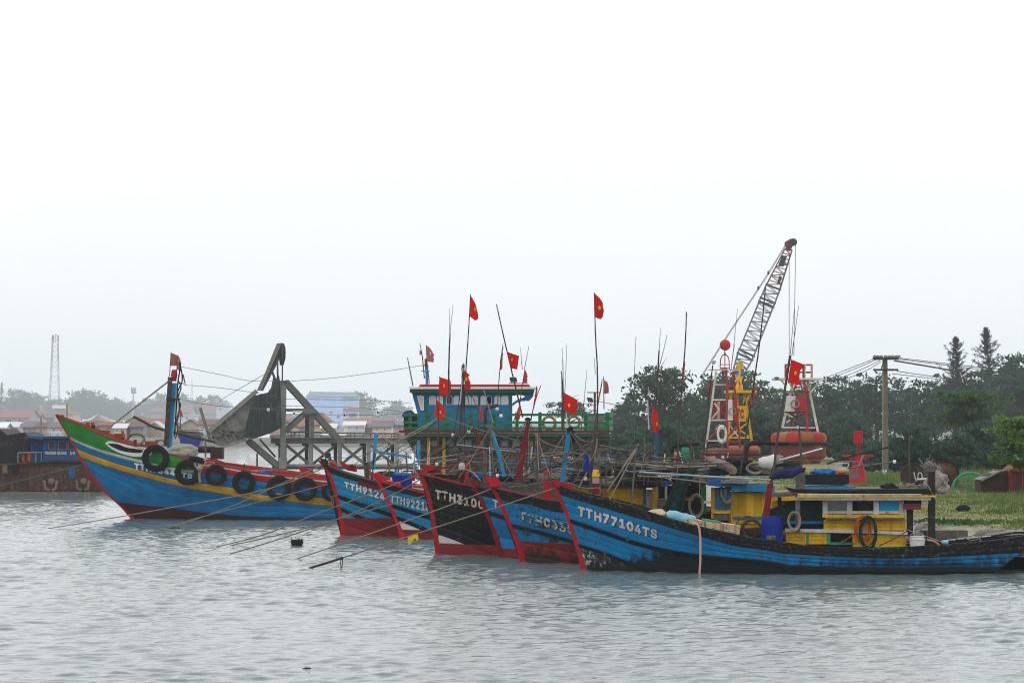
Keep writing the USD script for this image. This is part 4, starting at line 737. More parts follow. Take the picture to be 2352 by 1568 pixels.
B_ = plant_tree('broadleaf_tree', broad_tree(5.9, 3.0, 32, low=.12, leaf=.34, per=17, clus=180), 'dark broadleaf tree behind the utility pole', 'tree', gp(2012, 252), 'dark_leaf')
for src, x, d, s, lab in ((A, 1960, 262, .97, 'dark broadleaf tree left of the utility pole'), (B_, 2080, 258, .95, 'dark broadleaf tree right of the utility pole'), (A, 2130, 250, .93, 'dark broadleaf tree left of the tall feathery tree'), (B_, 2190, 268, 1.03, 'dark broadleaf tree at the foot of the tall feathery tree'), (A, 2250, 262, 1.1, 'dark broadleaf tree between the two tall feathery trees'), (B_, 2310, 255, 1.28, 'big dark broadleaf tree right of the taller feathery tree'), (A, 2365, 246, 1.25, 'big dark broadleaf tree at the right edge'), (B_, 1850, 270, .93, 'dark broadleaf tree behind the rusty buoy'), (A, 1790, 290, .9, 'grey-green tree between the yellow and the rusty buoy'), (A, 2150, 300, .8, 'broadleaf tree far back right of the pole'), (B_, 2285, 290, .85, 'broadleaf tree far back under the taller feathery tree'), (A, 1740, 300, .85, 'broadleaf tree far back behind the yellow buoy')):
    copy(src, gp(x, d), x * .7, s, lab)
plant_tree('feathery_pine', pine_tree(9.2, 3.7, 41, lean=-.02), 'feathery pine, the left one of the tall pair above the right bank', 'tree', gp(2200, 262), 'pine_leaf')
plant_tree('feathery_pine', pine_tree(10.1, 4.0, 42, lean=-.08), 'tallest feathery pine, leaning left, near the right edge', 'tree', gp(2285, 264), 'pine_leaf')
plant_tree('round_tree', broad_tree(4.6, 2.0, 51, low=.45, leaf=.24, per=34, clus=240, trunk_r=.13), 'small round light green tree with bare trunk, before the dark trees', 'tree', gp(2225, 196), 'light_leaf')
plant_tree('shrub', broad_tree(2.9, 1.3, 52, low=.3, leaf=.16, per=40, clus=260, trunk_r=.07), 'bright yellow-green shrub at the right edge before the red box', 'shrub', gp(2360, 113), 'shrub_leaf')
plant_tree('tall_bush', broad_tree(3.6, 2.6, 53, low=.03, leaf=.3, per=26, clus=240), 'bluish green bush below the almond tree, right of the green wheelhouse', 'bush', gp(1440, 265), 'dark_leaf')
plant_tree('tall_bush', broad_tree(3.0, 2.4, 54, low=.03, leaf=.3, per=26, clus=200), 'low dark bush under the almond tree', 'bush', gp(1530, 255), 'dark_leaf')
UB = None
for i, (x, d, sc) in enumerate([(1408, 180, .8), (1470, 186, .95), (1535, 182, .9), (1600, 213, 1.1), (1668, 212, 1.1), (1735, 213, 1.15), (1800, 213, 1.1), (1862, 212, 1.15), (1945, 215, 1.1), (1992, 168, .85), (2045, 163, .8), (2100, 163, .85), (2155, 163, .8), (2205, 164, .85), (2255, 166, .9), (2310, 165, .9), (2362, 168, .95)]):
    lab = 'dark undergrowth bush ' + ['right of the green rail', 'left of the almond tree trunk', 'under the almond tree', 'right of the almond tree trunk', 'behind the left buoy tower', 'behind the yellow buoy', 'between the yellow and rusty buoys', 'left behind the rusty buoy', 'right behind the rusty buoy', 'behind the small red beacon', 'left of the utility pole box', 'right of the utility pole foot', 'behind the cable drum', 'behind the green wheel', 'under the round tree', 'behind the shack', 'at the right edge'][i]
    if UB is None: UB = plant_tree('bush', broad_tree(1.9, 2.0, 71, low=.02, leaf=.2, per=26, clus=210, trunk_r=.06), lab, 'bush', gp(x, d), 'dark_leaf')
    else: copy(UB, gp(x, d), x * 1.3, sc * V(1.05, 1, 1.05 + .25 * (i % 3)), lab)
plant_tree('distant_tree', broad_tree(3.9, 2.4, 55, low=.5, leaf=.3, per=18, clus=110), 'flat-topped tree showing above the green rail', 'tree', gp(1308, 330), 'dark_leaf')
FP = plant_tree('distant_pine', pine_tree(30, 9, 61, n=110), 'tall distant pine at the left edge', 'tree', gp(4, 640), 'pine_leaf')
FB = plant_tree('distant_tree', broad_tree(12, 8.5, 62, low=.06, leaf=1.2, per=16, clus=150), 'distant bushy tree beside the pine at the left edge', 'tree', gp(36, 780), 'dark_leaf')
for src, x, d, s, lab in ((FP, 47, 800, .78, 'distant pine rising from the bushy trees left of the lattice tower'), (FB, 66, 800, 1.0, 'distant bushy tree left of the tilted panels'), (FB, 88, 820, .95, 'distant bushy tree at the foot of the lattice tower'), (FP, 70, 840, .68, 'distant small pine left of the lattice tower'), (FB, 128, 820, .8, 'distant bushy tree right of the lattice tower'), (FB, 180, 800, 1.05, 'distant tree above the red bow head'), (FP, 188, 790, .75, 'distant pine above the red bow head'), (FB, 205, 810, 1.08, 'distant tree above the warehouse roof'), (FP, 208, 800, .74, 'distant pine above the warehouse roof'), (FB, 232, 820, .95, 'distant tree above the warehouse gable'), (FP, 256, 830, .66, 'distant pine left of the antenna pole'), (FB, 268, 815, .82, 'distant tree left of the antenna pole'), (FP, 280, 800, .62, 'distant pine beside the antenna pole'), (FB, 340, 860, .85, 'distant tree behind the dark roofed house'), (FB, 372, 850, 1.0, 'distant tree left of the foremast'), (FB, 420, 860, 1.0, 'distant tree right of the foremast'), (FB, 462, 850, .9, 'distant tree left of the white flat-topped house'), (FB, 492, 850, .95, 'distant tree behind the white flat-topped house'), (FB, 830, 720, .9, 'tree on the terrace right of the tall blue house'), (FB, 910, 760, .7, 'distant tree left of the green wheelhouse'), (FB, 300, 850, .75, 'distant tree behind the temple-like roof')):
    copy(src, gp(x, d), x * .37, s * FART / (3.6 if src is FB else 3.0), lab)
t = plant_tree('slender_pine', pine_tree(38, 4.6, 63, n=70), 'slender dark pine right of the foremast', 'tree', gp(441, 760), 'pine_leaf')
# ================================================================ barge at the left edge
d = 172.; t = thing('barge', 'rusty cargo barge with blue wheelhouse at the left edge', 'barge', P(z10(300, 1398), d))
part(t, 'hull', M().poly([z10(-260, 1165), z10(0, 1162), z10(180, 1150), z10(350, 1136), z10(430, 1124), z10(620, 1120), z10(760, 1128), z10(930, 1150), z10(930, 1470), z10(-260, 1470)], d, 9), 'barge_rust')
part(t, 'rubbing_strake', M().poly([z10(-260, 1176), z10(0, 1173), z10(180, 1161), z10(350, 1147), z10(430, 1136), z10(760, 1140), z10(760, 1150), z10(430, 1148), z10(180, 1172), z10(-260, 1188)], d - .12, .1), 'barge_dark')
part(t, 'cargo_house', M().poly([z10(-260, 860), z10(0, 872), z10(60, 918), z10(205, 896), z10(240, 930), z10(240, 1150), z10(-260, 1168)], d + 2.5, 6), 'barge_dark')
for i in range(6): part(t, 'hull_plate', M().px(z10(-60 + i * 150, 1190), z10(78 + i * 150, 1380), d - .03, .028), 'barge_rust')
part(t, 'wheelhouse', M().px(z10(358, 946), z10(720, 1140), d + 1, 5), 'barge_blue'); part(t, 'side_cabin', M().px(z10(255, 960), z10(356, 1142), d + 2, 4), 'barge_blue')
part(t, 'roof', M().px(z10(205, 928), z10(700, 945), d + .3, 6), 'barge_blue'); part(t, 'roof_rail', M().px(z10(230, 908), z10(690, 912), d + .6, .06), 'steel')
for x in range(240, 700, 60): part(t, 'rail_post', M().px(z10(x, 908), z10(x + 5, 928), d + .6, .06), 'steel')
part(t, 'roof_box', M().px(z10(515, 870), z10(690, 927), d + 2, 3), 'wall_cream')
for a in (402, 486, 572): plate_window(t, (z10(a, 968), z10(a + 76 if a > 402 else a + 60, 1042)), d + .95, 'steel', 'window_dark', 1.6)
part(t, 'nameplate', text_flat('TRUONG GIANG', z10(372, 1054), z10(556, 1082), d + .98, .03), 'clean_white'); part(t, 'nameplate', text_flat('09', z10(588, 1056), z10(626, 1084), d + .98, .03), 'clean_white')
for q in ((180, 1085, 225, 1150), (205, 1090, 232, 1146), (228, 1062, 256, 1140)): part(t, 'orange_gear', M().poly([z10(q[0], q[1]), z10(q[2], q[1] + 8), z10(q[2] - 6, q[3]), z10(q[0] + 6, q[3] - 4)], d + .4, .5), 'orange_red')
for x in (430, 700):
    a = P(z10(x, 1305), d - .05); part(t, 'anchor', M().ball(a, .2, 2, (1, .5, 1)).tube([a + V(-.42, 0, .05), a + V(-.34, -.05, -.42), a + V(-.1, -.05, -.5)], .1, 6).tube([a + V(.32, 0, .05), a + V(.26, -.05, -.42), a + V(.06, -.05, -.5)], .1, 6), 'barge_patch', smooth=True)
for x, w_ in ((20, 40), (100, 40)): part(t, 'fender', M().poly([z10(x, 1170), z10(x + w_, 1168), z10(x + w_, 1240), z10(x, 1245)], d - .2, .18), 'rubber' if x > 50 else 'barge_patch')
part(t, 'paint_patch', M().poly([z10(575, 1190), z10(625, 1186), z10(632, 1280), z10(572, 1284)], d - .06, .02), 'barge_blue')
for x in (150, 300, 345): part(t, 'rail_stanchion', M().tube([P(z10(x, 1150), d + .3), P(z10(x, 1065), d + .3)], .03, 5), 'steel')
part(t, 'rail', M().tube([P(z10(150, 1066), d + .3), P(z10(350, 1062), d + .3)], .03, 5), 'steel'); part(t, 'mast', M().tube([P(z10(343, 905), d + 2), P(z10(343, 760), d + 2)], .05, 6), 'steel'); part(t, 'mast', M().tube([P(z10(560, 880), d + 2), P(z10(560, 660), d + 2)], .05, 6), 'steel')
# dark far boats
for q, lab, c in (((z11(610, 1108), z11(870, 1165), z11(840, 1240), z11(640, 1240)), 'dark blue long boat lying far behind the foremast', 'plastic_blue'), ((z11(600, 1060), z11(860, 1080), z11(850, 1150), z11(610, 1150)), 'dark brown long boat far behind the foremast', 'dark_wood')):
    dd = 300 if 'blue' in lab else 330; t = thing('far_boat', lab, 'boat', P(q[3], dd)); part(t, 'hull', M().poly([q[0], (q[1][0], q[0][1] + 4), q[1], q[2], q[3]], dd, 3), c); part(t, 'rail', M().px((q[0][0], q[0][1] - 2), (q[1][0], q[0][1]), dd, 3), 'grey_wood')
t = thing('mooring_line', 'green mooring line from the left edge up to the red bow stem', 'rope', P(z10(0, 1340), 150)); part(t, 'line', M().tube(smooth_path(pline([z10(-60, 1360), z10(0, 1340), z10(200, 1290), z10(450, 1225), z10(690, 1165)], 140, 126), 20), .022, 5), 'teal_rope')

# ================================================================ pier with loading gantry
d = 219.
t = thing('pier', 'long concrete pier on braced columns running behind the boats', 'pier', P(z12(1000, 1560), d))
for i, (a, b) in enumerate(((235, 560), (560, 885), (885, 1210), (1210, 1535), (1535, 1900))): part(t, 'deck_beam', M().px(z12(a + 2, 1148), z12(b - 2, 1206), d, 4), 'girder'); part(t, 'deck_slab', M().px(z12(a, 1140), z12(b - 1, 1147), d - .1, 4.2), 'concrete')
for i, x in enumerate((390, 693, 1022, 1350, 1674)):
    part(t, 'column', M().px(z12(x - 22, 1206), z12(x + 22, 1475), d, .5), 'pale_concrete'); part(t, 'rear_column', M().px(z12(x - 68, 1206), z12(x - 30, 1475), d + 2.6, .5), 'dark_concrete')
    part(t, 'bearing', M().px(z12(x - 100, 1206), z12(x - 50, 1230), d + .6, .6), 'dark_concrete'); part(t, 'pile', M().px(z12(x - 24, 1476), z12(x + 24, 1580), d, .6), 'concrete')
for i, x in enumerate((390, 693, 1022, 1350)):
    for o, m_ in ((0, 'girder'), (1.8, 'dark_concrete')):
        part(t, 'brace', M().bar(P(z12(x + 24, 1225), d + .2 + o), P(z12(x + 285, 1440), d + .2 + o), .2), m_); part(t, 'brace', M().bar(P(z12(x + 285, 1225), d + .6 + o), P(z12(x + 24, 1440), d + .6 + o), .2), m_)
part(t, 'lower_beam', M().px(z12(350, 1440), z12(1900, 1468), d - .3, .3), 'pale_concrete'); part(t, 'lower_cap', M().px(z12(250, 1470), z12(1900, 1500), d + .5, 3), 'girder')
for x in (470, 560, 1148, 1194, 1290, 1372, 1455, 1540, 1615, 1690): part(t, 'rail_post', M().px(z12(x - 5, 1088), z12(x + 5, 1140), d + .1, .12), 'girder')
part(t, 'rail', M().tube(pline([z12(430, 1074), z12(980, 1084), z12(1700, 1096)], d + .15), .07, 6), 'girder'); part(t, 'rail', M().tube(pline([z12(430, 1115), z12(980, 1116), z12(1700, 1120)], d + .15), .04, 6), 'girder')

t = thing('loading_gantry', 'concrete loading gantry with raised conveyor hood, at the left end of the pier', 'loading gantry', P(z12(375, 1480), d - 1))
part(t, 'post', M().poly([z12(345, 495), z12(405, 495), z12(398, 1370), z12(340, 1370)], d - 1.2, .9), 'concrete'); part(t, 'post_foot', M().px(z12(330, 1371), z12(410, 1490), d - 1.3, 1.2), 'concrete'); part(t, 'post_cap', M().px(z12(336, 488), z12(412, 500), d - 1.3, 1.2), 'pale_concrete')
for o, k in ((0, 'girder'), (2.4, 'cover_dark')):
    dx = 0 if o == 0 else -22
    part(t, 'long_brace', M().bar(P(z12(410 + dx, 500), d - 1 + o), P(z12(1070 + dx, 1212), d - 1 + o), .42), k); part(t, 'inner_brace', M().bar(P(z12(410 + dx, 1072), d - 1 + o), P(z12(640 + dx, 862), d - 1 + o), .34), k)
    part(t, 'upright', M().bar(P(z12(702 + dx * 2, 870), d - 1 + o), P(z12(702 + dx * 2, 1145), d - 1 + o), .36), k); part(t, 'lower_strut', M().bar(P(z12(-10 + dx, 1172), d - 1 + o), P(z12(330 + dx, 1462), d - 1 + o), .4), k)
part(t, 'tie_beam', M().px(z12(405, 808), z12(655, 838), d - 1.2, .5), 'girder'); part(t, 'gusset', M().poly([z12(610, 800), z12(700, 806), z12(762, 866), z12(600, 872)], d - 1.35, .7), 'girder')
part(t, 'thin_strut', M().bar(P(z12(110, 1155), d - .5), P(z12(290, 1360), d - .5), .13), 'cover_dark')
# raised boom with rolled sheet
part(t, 'boom', M().poly([z12(306, 66), z12(360, 60), z12(240, 350), z12(125, 606), z12(78, 602), z12(180, 380)], d - 2, 1.2), 'cover_light'); part(t, 'boom_side', M().poly([z12(362, 60), z12(372, 62), z12(345, 190), z12(250, 372), z12(128, 606), z12(126, 606), z12(242, 350)], d - 1.9, 1.6), 'cover_dark')
part(t, 'hanging_sheet', fold(M().poly([z12(366, 62), z12(392, 82), z12(403, 120), z12(404, 225), z12(382, 312), z12(338, 316), z12(326, 190), z12(345, 130)], d - 1.8, .25), .12, seed=3), 'cover_dark', smooth=True)
# hood: light panels with ribs, dark cover over its mouth
part(t, 'hood_panel', fold(M().poly([z1(1462, 832), z1(1600, 706), z1(1790, 545), z1(1758, 640), z1(1700, 888), z1(1542, 932), z1(1492, 912)], d - 2.1, .08), .07, .8, .8, seed=5), 'cover_light'); part(t, 'hood_back', M().poly([z1(1462, 832), z1(1600, 700), z1(1790, 545), z1(1700, 888), z1(1492, 912)], d + .8, .12), 'cover_light')
part(t, 'hood_edge', M().bar(P(z1(1455, 828), d - 2.3), P(z1(1790, 544), d - 2.3), .22, .3).bar(P(z1(1540, 938), d - 2.3), P(z1(1720, 884), d - 2.3), .18, .2), 'cover_light')
for a, b in (((1460, 835), (1545, 935)), ((1510, 790), (1610, 912)), ((1570, 735), (1650, 900)), ((1640, 680), (1690, 770)), ((1470, 872), (1745, 800)), ((1500, 790), (1690, 860))):
    part(t, 'rib', M().bar(P(z1(*a), d - 2.3), P(z1(*b), d - 2.3), .13), 'girder')
part(t, 'dark_cover', fold(M().poly([z2(200, 578), z2(300, 556), z2(322, 520), z2(334, 452), z2(352, 480), z2(362, 440), z2(376, 440), z2(384, 490), z2(390, 700), z2(392, 800), z2(320, 838), z2(200, 878), z2(128, 872), z2(150, 760), z2(178, 660)], d - 2.6, .3), .16), 'cover_dark', smooth=True)
part(t, 'tip_pole', M().bar(P(z1(1395, 662), d - 2), P(z1(1465, 890), d - 2), .2), 'girder')
part(t, 'hoist_line', M().tube([P(z12(370, 70), d - 2.1), P(z12(368, 500), d - 1.2)], .05, 5), 'wire'); part(t, 'hoist_line', M().tube([P(z12(313, 250), d - 2.1), P(z12(316, 450), d - 1.4)], .07, 5), 'wire'); part(t, 'hoist_strut', M().bar(P(z12(248, 375), d - 2), P(z12(292, 492), d - 2), .16), 'cover_dark')

# ================================================================ big boat with the green rail
d = 154.
t = thing('two_deck_boat', 'two-deck boat with blue wheelhouse, green railing and red roof', 'fishing boat', P(z3(1000, 1760), d)); tb = t
part(t, 'hull', M().poly([z3(235, 1268), z3(1835, 1266), z3(1800, 1760), z3(420, 1760), z3(330, 1420)], d + .6, 5.0), 'brown_wood')
for k in range(7): part(t, 'hull_plank', M().poly([z3(240 + k * 14, 1270 + k * 28), z3(1830, 1270 + k * 28), z3(1828, 1296 + k * 28), z3(253 + k * 14, 1296 + k * 28)], d + .54 - .01 * (k % 2), .05), 'brown_wood' if k % 3 else 'grey_wood')
for x in (408, 528): part(t, 'yellow_post', M().px(z3(x, 1268), z3(x + 24, 1580), d + .35, .15), 'yellow_paint')
for x in (440, 560, 640, 700, 800, 890, 985, 1075, 1180): plate_window(t, (z3(x, 1292), z3(x + 62, 1345)), d + .45, 'grey_wood', 'wall_grey' if x % 3 else 'window_dark', 1.5)
part(t, 'deck_beam', M().px(z3(230, 1236), z3(1836, 1265), d - .3, .35), 'green_paint', 'green deck beam'); part(t, 'red_deck_edge', M().px(z3(188, 1216), z3(1845, 1234), d - .45, 5.4), 'dark_red')
for y in (1085, 1145, 1190): part(t, 'rail', M().px(z3(222, y), z3(1832, y + 19), d - .42, .10), 'green_paint')
for x in (262, 395, 550, 735, 920, 1100, 1280, 1460, 1640, 1805): part(t, 'railing_post', M().px(z3(x, 1074), z3(x + 27, 1216), d - .36, .16), 'green_paint')
part(t, 'end_rail', M().poly([z3(222, 1078), z3(260, 1078), z3(280, 1216), z3(226, 1216)], d - .3, 4.6), 'green_paint') if False else None
for y in (1085, 1145, 1190): a, b = P(z3(1822, y + 9), d - .37), P(z3(1822, y + 9), d + 4.4); part(t, 'end_rail', M().bar(a, b + V(.2, 0, 0), .2, .24), 'green_paint')
part(t, 'far_rail', M().px(z3(240, 1088), z3(1830, 1104), d + 4.6, .1), 'green_paint'); part(t, 'deck', M().px(z3(230, 1214), z3(1830, 1216), d, 4.7), 'deck_wood')
# wheelhouse
wd = d + .9
part(t, 'wheelhouse_wall', M().poly([z3(288, 920), z3(1062, 920), z3(1062, 1216), z3(332, 1216), z3(332, 1080)], wd, 3.0), 'blue_paint')
part(t, 'fascia', M().px(z3(272, 893), z3(1248, 921), wd - .35, 3.8), 'green_paint'); part(t, 'roof_edge', M().poly([z3(260, 876), z3(1272, 876), z3(1262, 892), z3(275, 892)], wd - .5, 4.1), 'clean_white')
part(t, 'roof', M().poly([z3(355, 856), z3(1205, 856), z3(1222, 875), z3(340, 875)], wd - .2, 3.5), 'fresh_red')
part(t, 'corner_post', M().px(z3(392, 921), z3(404, 1085), wd - .06, .06), 'green_paint'); part(t, 'corner_post', M().px(z3(818, 921), z3(826, 1085), wd - .06, .06), 'green_paint'); part(t, 'corner_post', M().px(z3(1060, 921), z3(1076, 1216), wd - .06, .1), 'green_paint')
def arched(x0, x1, pane, y0=945, y1=1016):
    def arc(i): e = i; return [z3(x0+e, y1-e), z3(x0+e, y0+14), z3(x0+e+8, y0+4+e*.4), z3((x0+x1)/2, y0+e*.6), z3(x1-e-8, y0+4+e*.4), z3(x1-e, y0+14), z3(x1-e, y1-e)]
    f = part(t, 'window', M().poly(arc(0), wd - .04, .04), 'clean_white'); part(f, 'pane', M().poly(arc(6), wd - .06, .02), pane)
for x0, x1, pn in ((425, 477, 'wall_white'), (484, 532, 'wall_white'), (556, 608, 'window_dark'), (616, 664, 'wall_white'), (705, 752, 'wall_white'), (758, 806, 'wall_white'), (824, 868, 'wall_white'), (872, 916, 'void'), (934, 984, 'wall_white'), (990, 1046, 'wall_white')): arched(x0, x1, pn)
f = part(t, 'window', M().poly([z3(328, 948), z3(352, 942), z3(384, 950), z3(384, 1060), z3(360, 1060)], wd - .04, .04), 'clean_white'); part(f, 'pane', M().poly([z3(336, 956), z3(354, 950), z3(377, 957), z3(377, 1052), z3(364, 1052)], wd - .06, .02), 'wall_white')
for x in (345, 430, 560, 710, 830, 940): part(t, 'wall_panel', M().px(z3(x, 1110), z3(x + (60 if x < 400 else 100), 1200), wd - .03, .03), 'blue_paint')
part(t, 'window_ledge', M().px(z3(705, 1018), z3(805, 1026), wd - .12, .12), 'green_paint')
part(t, 'bracket', M().poly([z3(1076, 921), z3(1246, 921), z3(1240, 950), z3(1210, 985), z3(1150, 988), z3(1110, 1000), z3(1078, 1028), z3(1078, 1002), z3(1110, 980), z3(1150, 964), z3(1180, 950), z3(1150, 940), z3(1076, 944)], wd + .1, .15), 'blue_paint')
part(t, 'bow_block', M().poly([z3(222, 1078), z3(262, 1068), z3(330, 1090), z3(330, 1216), z3(230, 1216)], wd + .5, 1.6), 'net_dark'); part(t, 'bow_gear', M().lump(P(z3(265, 1095), wd), (.6, .5, .5), 4), 'tarp_navy')
# masts and lamps on its roof
part(t, 'mast', M().tube(pline([z3(408, 856), z3(400, 660)], wd + 1.4), .07, 8), 'sky_blue_paint'); part(t, 'mast_head', M().tube(pline([z3(402, 712), z3(400, 655)], wd + 1.35), .08, 8), 'dark_red')
for a, b in (((362, 708), (412, 708)), ((362, 752), (428, 752))): part(t, 'crossbar', M().bar(P(z3(*a), wd + 1.3), P(z3(*b), wd + 1.3), .05), 'dark_red' if a[1] < 730 else 'sky_blue_paint')
part(t, 'antenna', M().tube(pline([z3(388, 810), z3(372, 640), z3(352, 532)], wd + 1.3), [.04, .03, .02], 5), 'antenna'); part(t, 'antenna', M().tube(pline([z3(426, 850), z3(412, 700)], wd + 1.3), .03, 5), 'antenna'); part(t, 'antenna', M().tube(pline([z3(298, 870), z3(255, 645)], wd + 1.3), [.04, .025], 5), 'antenna')
part(t, 'antenna_box', M().px(z3(349, 590), z3(362, 625), wd + 1.2, .2), 'crane_grey')
part(t, 'floodlight', M().poly([z3(1052, 800), z3(1108, 800), z3(1116, 838), z3(1064, 840)], wd + .3, .4), 'crane_dark', 'floodlight on the roof'); part(t, 'lamp_arm', M().px(z3(1050, 842), z3(1200, 850), wd + .4, .1), 'white_paint')
part(t, 'lamp_mast', M().px(z3(1715, 915), z3(1732, 1085), d + 3, .3), 'grey_wood'); part(t, 'crossbar', M().px(z3(1663, 916), z3(1770, 924), d + 2.9, .2), 'grey_wood'); part(t, 'floodlight', M().poly([z3(1663, 958), z3(1706, 962), z3(1712, 998), z3(1672, 994)], d + 2.5, .35), 'crane_dark', 'floodlight on the lamp mast')
part(t, 'tarp', M().poly([z3(1650, 1105), z3(1790, 1100), z3(1800, 1205), z3(1655, 1205)], d + 1.4, .8), 'tarp_grey'); part(t, 'exhaust_pipe', M().tube(smooth_path(pline([z3(866, 1420), z3(866, 1180), z3(864, 1070), z3(880, 1040), z3(920, 1032), z3(958, 1018)], d - .8), 24), .085, 9), 'dark_rust', smooth=True)
for x, y, r, lab in ((1365, 1158, 49, 'faded orange life ring hanging behind the green rail, nearer the wheelhouse'), (1560, 1153, 45, 'faded orange life ring hanging behind the green rail, farther from the wheelhouse')):
    c = P(z3(x, y), d + .15); R = r / 3.4134 * d / F; q = thing('life_ring', lab, 'life ring', c); part(q, 'ring', M().torus(c, R, R * .24), 'faded_orange', smooth=True)
    for k in range(4): a = k * PI / 2 + .6; part(q, 'band', M().torus(c + V(math.cos(a) * R, 0, math.sin(a) * R), R * .25, R * .05, 'x' if abs(math.cos(a)) < .7 else 'x'), 'white_paint')
# ================================================================ gear of the large boat on the left
d = 125.; L_ = hl.t
part(L_, 'foremast_post', M().poly([z1(1170, 448), z1(1196, 448), z1(1170, 930), z1(1140, 930)], d - .3, .24), 'brown_wood', 'brown foremast post'); part(L_, 'foremast', M().poly([z1(1192, 490), z1(1226, 490), z1(1192, 945), z1(1160, 945)], d - .1, .4), 'sky_blue_paint', 'sky blue foremast')
part(L_, 'mast_lashing', M().poly([z1(1158, 590), z1(1240, 596), z1(1240, 612), z1(1156, 606)], d - .35, .8), 'dark_rope')
c = P(z1(1214, 478), d); k = d / F / 3.034
part(L_, 'lantern', M().lathe(c, [(0, 0), (16*k, 0), (18*k, 20*k), (22*k, 38*k), (23*k, 52*k), (18*k, 60*k), (21*k, 66*k), (15*k, 80*k), (0, 82*k)], 16), 'fresh_red', 'red lantern on the foremast', smooth=40)
part(L_, 'cable_bundle', M().tube(smooth_path(pline([z1(1258, 345), z1(1250, 420), z1(1240, 480), z1(1232, 600), z1(1225, 720), z1(1215, 860)], d - .15), 26), .03, 6), 'plastic_black'); part(L_, 'cable', M().tube(smooth_path(pline([z1(1240, 470), z1(1262, 520), z1(1240, 600), z1(1258, 640), z1(1232, 760), z1(1240, 800), z1(1218, 880)], d - .45), 30), .03, 5), 'dark_rope'); part(L_, 'cable', M().tube(smooth_path(pline([z1(1246, 350), z1(1270, 470), z1(1238, 560), z1(1250, 650), z1(1226, 780)], d - .42), 30), .03, 5), 'plastic_black')
part(L_, 'mast_arm', M().tube(pline([z1(1240, 490), z1(1290, 494), z1(1274, 428)], d - .2), .035, 5), 'antenna')
part(L_, 'spar', M().tube(pline([z1(930, 722), z1(1080, 800), z1(1240, 842), z1(1500, 902)], d + 1.5), .055, 7), 'pole_wood'); part(L_, 'spar', M().tube(pline([z1(1340, 944), z1(1500, 946)], d + .6), .10, 8), 'brown_wood')
part(L_, 'winch_box', M().px(z1(1465, 938), z1(1550, 1020), d + .4, .8), 'dark_rust', 'rusty winch box'); part(L_, 'winch_log', M().tube(pline([z1(1180, 952), z1(1470, 958)], d + .9), .12, 9), 'brown_wood'); part(L_, 'pole', M().tube(pline([z1(1432, 870), z1(1432, 1010)], d + .3), .035, 6), 'grey_wood')
for x in (612, 645): part(L_, 'bow_bitt', M().px(z1(x - 12, 765), z1(x + 10, 815), d + .1 + (x > 620) * .8, .2), 'orange_red')
part(L_, 'bow_beam', M().px(z1(690, 820), z1(762, 850), d + .3, .3), 'orange_red'); part(L_, 'bow_beam', M().px(z1(795, 842), z1(865, 885), d + .3, .4), 'orange_red'); part(L_, 'bow_bitt', M().px(z1(845, 825), z1(862, 870), d + .2, .2), 'orange_red'); part(L_, 'bow_bitt', M().px(z1(930, 885), z1(950, 925), d - .2, .2), 'dark_red'); part(L_, 'fish_box', M().px(z1(1010, 895), z1(1090, 935), d + .8, .6), 'orange_red')
part(L_, 'bow_mallet', M().tube(pline([z1(640, 790), z1(662, 795)], d - .1), .06, 8), 'net_dark')
part(L_, 'far_bulwark', M().poly([z1(1430, 1010), z1(1480, 1010), z2(0, 1042), z2(350, 1085), z2(720, 1132), z2(720, 1165), z2(350, 1120), z2(0, 1080), z1(1500, 1045)], d + 2.3, .15), 'orange_red')
part(L_, 'deck_post', M().px(z1(1785, 980), z1(1797, 1075), d + .5, .1), 'grey_wood'); part(L_, 'stern_beam', M().poly([z2(508, 1078), z2(560, 1080), z2(610, 1095), z2(608, 1112), z2(530, 1112)], d + .4, .5), 'fresh_red', 'bright red beam')
def pile(name, label, cat, c, size, m, seed, sub=3, amp=.35, group=None): return solo(name, M().lump(c, size, seed, amp, sub), m, label, cat, group, smooth=True)
pile('folded_tarp', 'pale olive folded tarp heaped on deck beside the blue foremast', 'tarp', P(z1(1275, 965), d - .7), (1.3, .8, .62), 'tarp_pale', 3)
pile('blue_cloth', 'blue cloth lying on the deck behind the white bulwark rail', 'cloth', P(z2(255, 1108), d + .4), (1.0, .5, .2), 'tarp_blue', 4)
pile('orange_cloth', 'small orange cloth on the white bulwark rail', 'cloth', P(z2(218, 1106), d - .2), (.2, .2, .14), 'orange', 5)
def coil(name, label, cat, c, R, m, turns=7, axis='y', r=.02, seed=1, squash=1.):
    rng = np.random.default_rng(seed); pts = []
    for i in range(turns * 14):
        a = i * 2 * PI / 14; k = int(i / 14); rr = R * (1 + .12 * math.sin(k * 2.1 + 1) + .03 * math.sin(3 * a)); o = (math.cos(a + k * .2) * rr, (k - turns / 2) * r * 1.3 + .02 * math.sin(5 * a), math.sin(a + k * .2) * rr * squash)
        pts.append(V(o[0], o[1], o[2]) if axis == 'y' else V(o[0], o[2], o[1] + .3 * r * k))
    return solo(name, M().tube(np.array(pts) + c, r, 5), m, label, cat, smooth=True)
coil('rope_coil', 'large tangled coil of pale rope on the bow deck of the large boat', 'rope coil', P(z1(948, 880), d + .2), .34, 'rope', 6, 'y', .022, 3, .62)
coil('rope_coil', 'small coil of rope on deck left of the foremast', 'rope coil', P(z1(1120, 908), d + .1), .16, 'rope', 5, 'y', .022, 4, .8)
